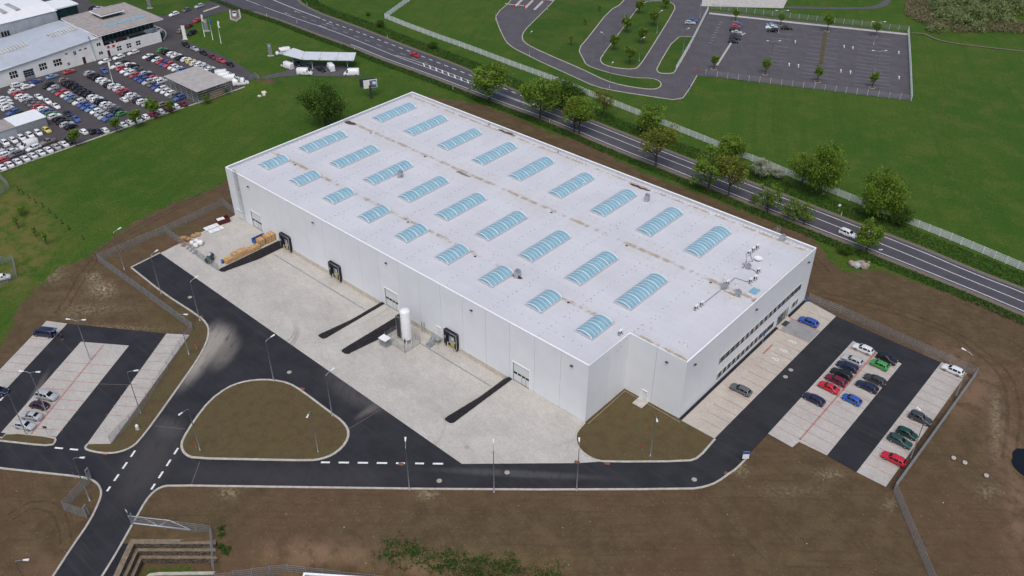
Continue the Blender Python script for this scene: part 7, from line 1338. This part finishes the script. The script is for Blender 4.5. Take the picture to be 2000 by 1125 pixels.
for i, (b, t_, lb) in enumerate([((1436, 41), 17, 'tree above the row of seven cars in the far car park'), ((1524, 49), 25, 'tree beside the car trio in the far car park'), ((1615, 61), 27, 'tree at the top of the planted median'), ((1709, 71), 41, 'tree at the upper right of the far car park'), ((1494, 145), 114, 'tree at the lower left of the far car park'), ((1596, 160), 129, 'tree at the bottom of the planted median'), ((1703, 171), 140, 'tree at the lower right of the far car park'), ((1394, 135), 107, 'tree at the entrance of the far car park')]):
    tree('s', b, t_, lb, .95, 'trees of the far car park'); c = G(*b); m = MB(); m.sweep([(c[0]+1.0*math.cos(t), c[1]+1.0*math.sin(t)) for t in np.linspace(0, 2*math.pi, 17)], -.1, .1, 0, .2); struct('tree_pit_ring', m, 'stone')
# thicket, reeds, verge grass, slope weeds
rs = np.random.RandomState(21)
def scatter(n, fn, mat, name, label, cat, size, up=.2):
    C, S = fn(n); tag(link(name, leaf_mesh(C, S*size, rs, mat, up, name)), label, cat, None, 'stuff')
def thick(n):
    cs = [(G(x, y), r, h) for x, y, r, h in [(1835, 22, 5, 5), (1850, 40, 6, 5), (1872, 50, 5, 4.2), (1880, 18, 7, 6), (1905, 35, 6, 5), (1925, 10, 8, 7), (1945, 30, 6, 6), (1965, 5, 7, 7), (1985, 22, 7, 6), (2010, 12, 8, 7), (1860, 2, 7, 6), (1900, -8, 9, 7), (1990, -15, 9, 7), (1830, 60, 3.5, 2.5), (1815, 10, 3, 2.5), (1905, 58, 4, 3), (1960, 48, 4, 3.4)]]
    C = []; S = []
    for (c, r, h) in cs:
        k = n//len(cs); d = rs.normal(size=(k, 3)); d /= np.linalg.norm(d, axis=1)[:, None]; rr = rs.uniform(.5, 1.0, k)**.5; lump = 1+.25*np.sin(d[:, 0]*6+c[0])*np.cos(d[:, 1]*5+c[1])
        C.append(np.stack([c[0]+d[:, 0]*r*rr*lump, c[1]+d[:, 1]*r*rr*lump, np.abs(d[:, 2])*h*rr*lump], 1))
    C = np.concatenate(C); return C, rs.uniform(.6, 1.3, len(C))
scatter(30000, thick, 'leaf_g', 'willow_thicket', 'grey-green willow thicket in the far upper right corner', 'thicket', .38)
def inpoly(poly, n):
    p = np.array(poly); lo, hi = p.min(0), p.max(0); out = np.zeros((0, 2))
    while len(out) < n: q_ = rs.uniform(lo, hi, (n*2, 2)); out = np.concatenate([out, q_[pip(q_, poly)]])
    return out[:n]
def reeds(n):
    q_ = inpoly(GP([(1795, 45), (1830, 58), (1870, 66), (1930, 64), (2000, 68), (2060, 70), (2060, 40), (1950, 48), (1880, 55), (1830, 40), (1800, 0), (1770, -5), (1765, 30)]), n); return np.stack([q_[:, 0], q_[:, 1], rs.uniform(.05, 1.6, n)], 1), rs.uniform(.5, 1.2, n)
scatter(6000, reeds, 'reed', 'dry_reeds', 'pale dry reeds at the edge of the willow thicket', 'reeds', .4, 0)
def tufts(n):
    A_ = inpoly(offset(nr, -2.2*sgn)+offset(nr, -5.2*sgn)[::-1], int(n*.45)); B_ = inpoly(offset(fe, 1.8*sgn)+offset(fe, 7.5*sgn)[::-1], int(n*.55)); q_ = np.concatenate([A_, B_]); return np.stack([q_[:, 0], q_[:, 1], rs.uniform(-.02, .32, len(q_))], 1), rs.uniform(.5, 1.3, len(q_))
scatter(46000, tufts, 'grass_tuft', 'verge_grass', 'tall rough grass on both highway verges', 'grass', .24, .1)
def weeds(n):
    ctr = [(745+rs.uniform(0, 350), 0) for _ in range(110)]; C = []
    for (x, _) in ctr:
        y = 1074+(x-745)*.105+rs.normal()*8; c = G(x, y); k = n//110; z = ground_z(*c); C.append(np.stack([c[0]+rs.normal(size=k)*.7, c[1]+rs.normal(size=k)*.7, z+np.abs(rs.normal(size=k))*.16], 1))
    for (x, y) in [(433, 1033), (433, 1045), (432, 1068), (445, 1072), (440, 1078)]: c = G(x, y); k = 60; C.append(np.stack([c[0]+rs.normal(size=k)*.25, c[1]+rs.normal(size=k)*.25, .02+np.abs(rs.normal(size=k))*.15], 1))
    C = np.concatenate(C); return C, rs.uniform(.6, 1.3, len(C))
scatter(4200, weeds, 'grass_tuft', 'slope_weeds', 'dark green weeds on the slope at the lower edge', 'weeds', .2)

# ------------------------------------------------------------------ person beside the passenger van
k = NT('person_clothes'); tc = k.n('TexCoord'); sx = k.n('SeparateXYZ'); k.l(tc.outputs['Object'], sx.inputs[0]); zz_ = sx.outputs['Z']
c = k.mix(k.ramp(zz_, .48, .50), (.42, .24, .17), (.02, .022, .03)); c = k.mix(k.ramp(zz_, .96, .98), c, (.025, .028, .045)); c = k.mix(k.ramp(zz_, 1.47, 1.49), c, (.42, .25, .18)); c = k.mix(k.ramp(zz_, .07, .09), (.3, .05, .05), c); MT['person'] = k.fin(c, .8, 0, .2)
c = G(123, 665); pr = thing('person', 'person in dark top and shorts standing behind the van', 'person', (c[0], c[1], .01), YAW+.6)
J = [((0, 0, .93), .14), ((0, 0, 1.12), .13), ((0, 0, 1.32), .16), ((0, 0, 1.46), .07), ((0, 0, 1.54), .065), ((.01, 0, 1.66), .10), ((.01, 0, 1.75), .075),
     ((0, .10, .90), .10), ((.03, .12, .50), .065), ((0, .13, .09), .045), ((.14, .13, .04), .04), ((0, -.10, .90), .10), ((-.03, -.12, .50), .065), ((-.04, -.13, .09), .045), ((.10, -.13, .04), .04),
     ((0, .20, 1.38), .06), ((.03, .25, 1.10), .045), ((.16, .24, .92), .035), ((.2, .235, .85), .04), ((0, -.20, 1.38), .06), ((.03, -.25, 1.10), .045), ((.12, -.24, .88), .035), ((.15, -.235, .80), .04)]
E_ = [(0, 1), (1, 2), (2, 3), (3, 4), (4, 5), (5, 6), (0, 7), (7, 8), (8, 9), (9, 10), (0, 11), (11, 12), (12, 13), (13, 14), (2, 15), (15, 16), (16, 17), (17, 18), (2, 19), (19, 20), (20, 21), (21, 22)]
for base in (18, 22):                           # fingers of each hand
    bx, by, bz = J[base][0]
    for i in range(5): J.append(((bx+.05+.01*(i % 3), by+(i-2)*.018, bz-.07+(.03 if i in (0, 4) else 0)), .009)); E_.append((base, len(J)-1))
me_ = bpy.data.meshes.new('body'); me_.from_pydata([j[0] for j in J], E_, []); me_.materials.append(MT['person']); ob = link('body', me_, pr); md = ob.modifiers.new('skin', 'SKIN'); 
for v_, j in zip(me_.skin_vertices[0].data if me_.skin_vertices else [], J): v_.radius = (j[1], j[1])
if me_.skin_vertices: me_.skin_vertices[0].data[0].use_root = True
ob.modifiers.new('sub', 'SUBSURF').levels = 1
m = MB(); m.lathe([(.085, 1.70), (.105, 1.74), (.09, 1.81), (.03, 1.84)], (-.01, 0), 10); m.build('hair', 'dark_metal', pr)
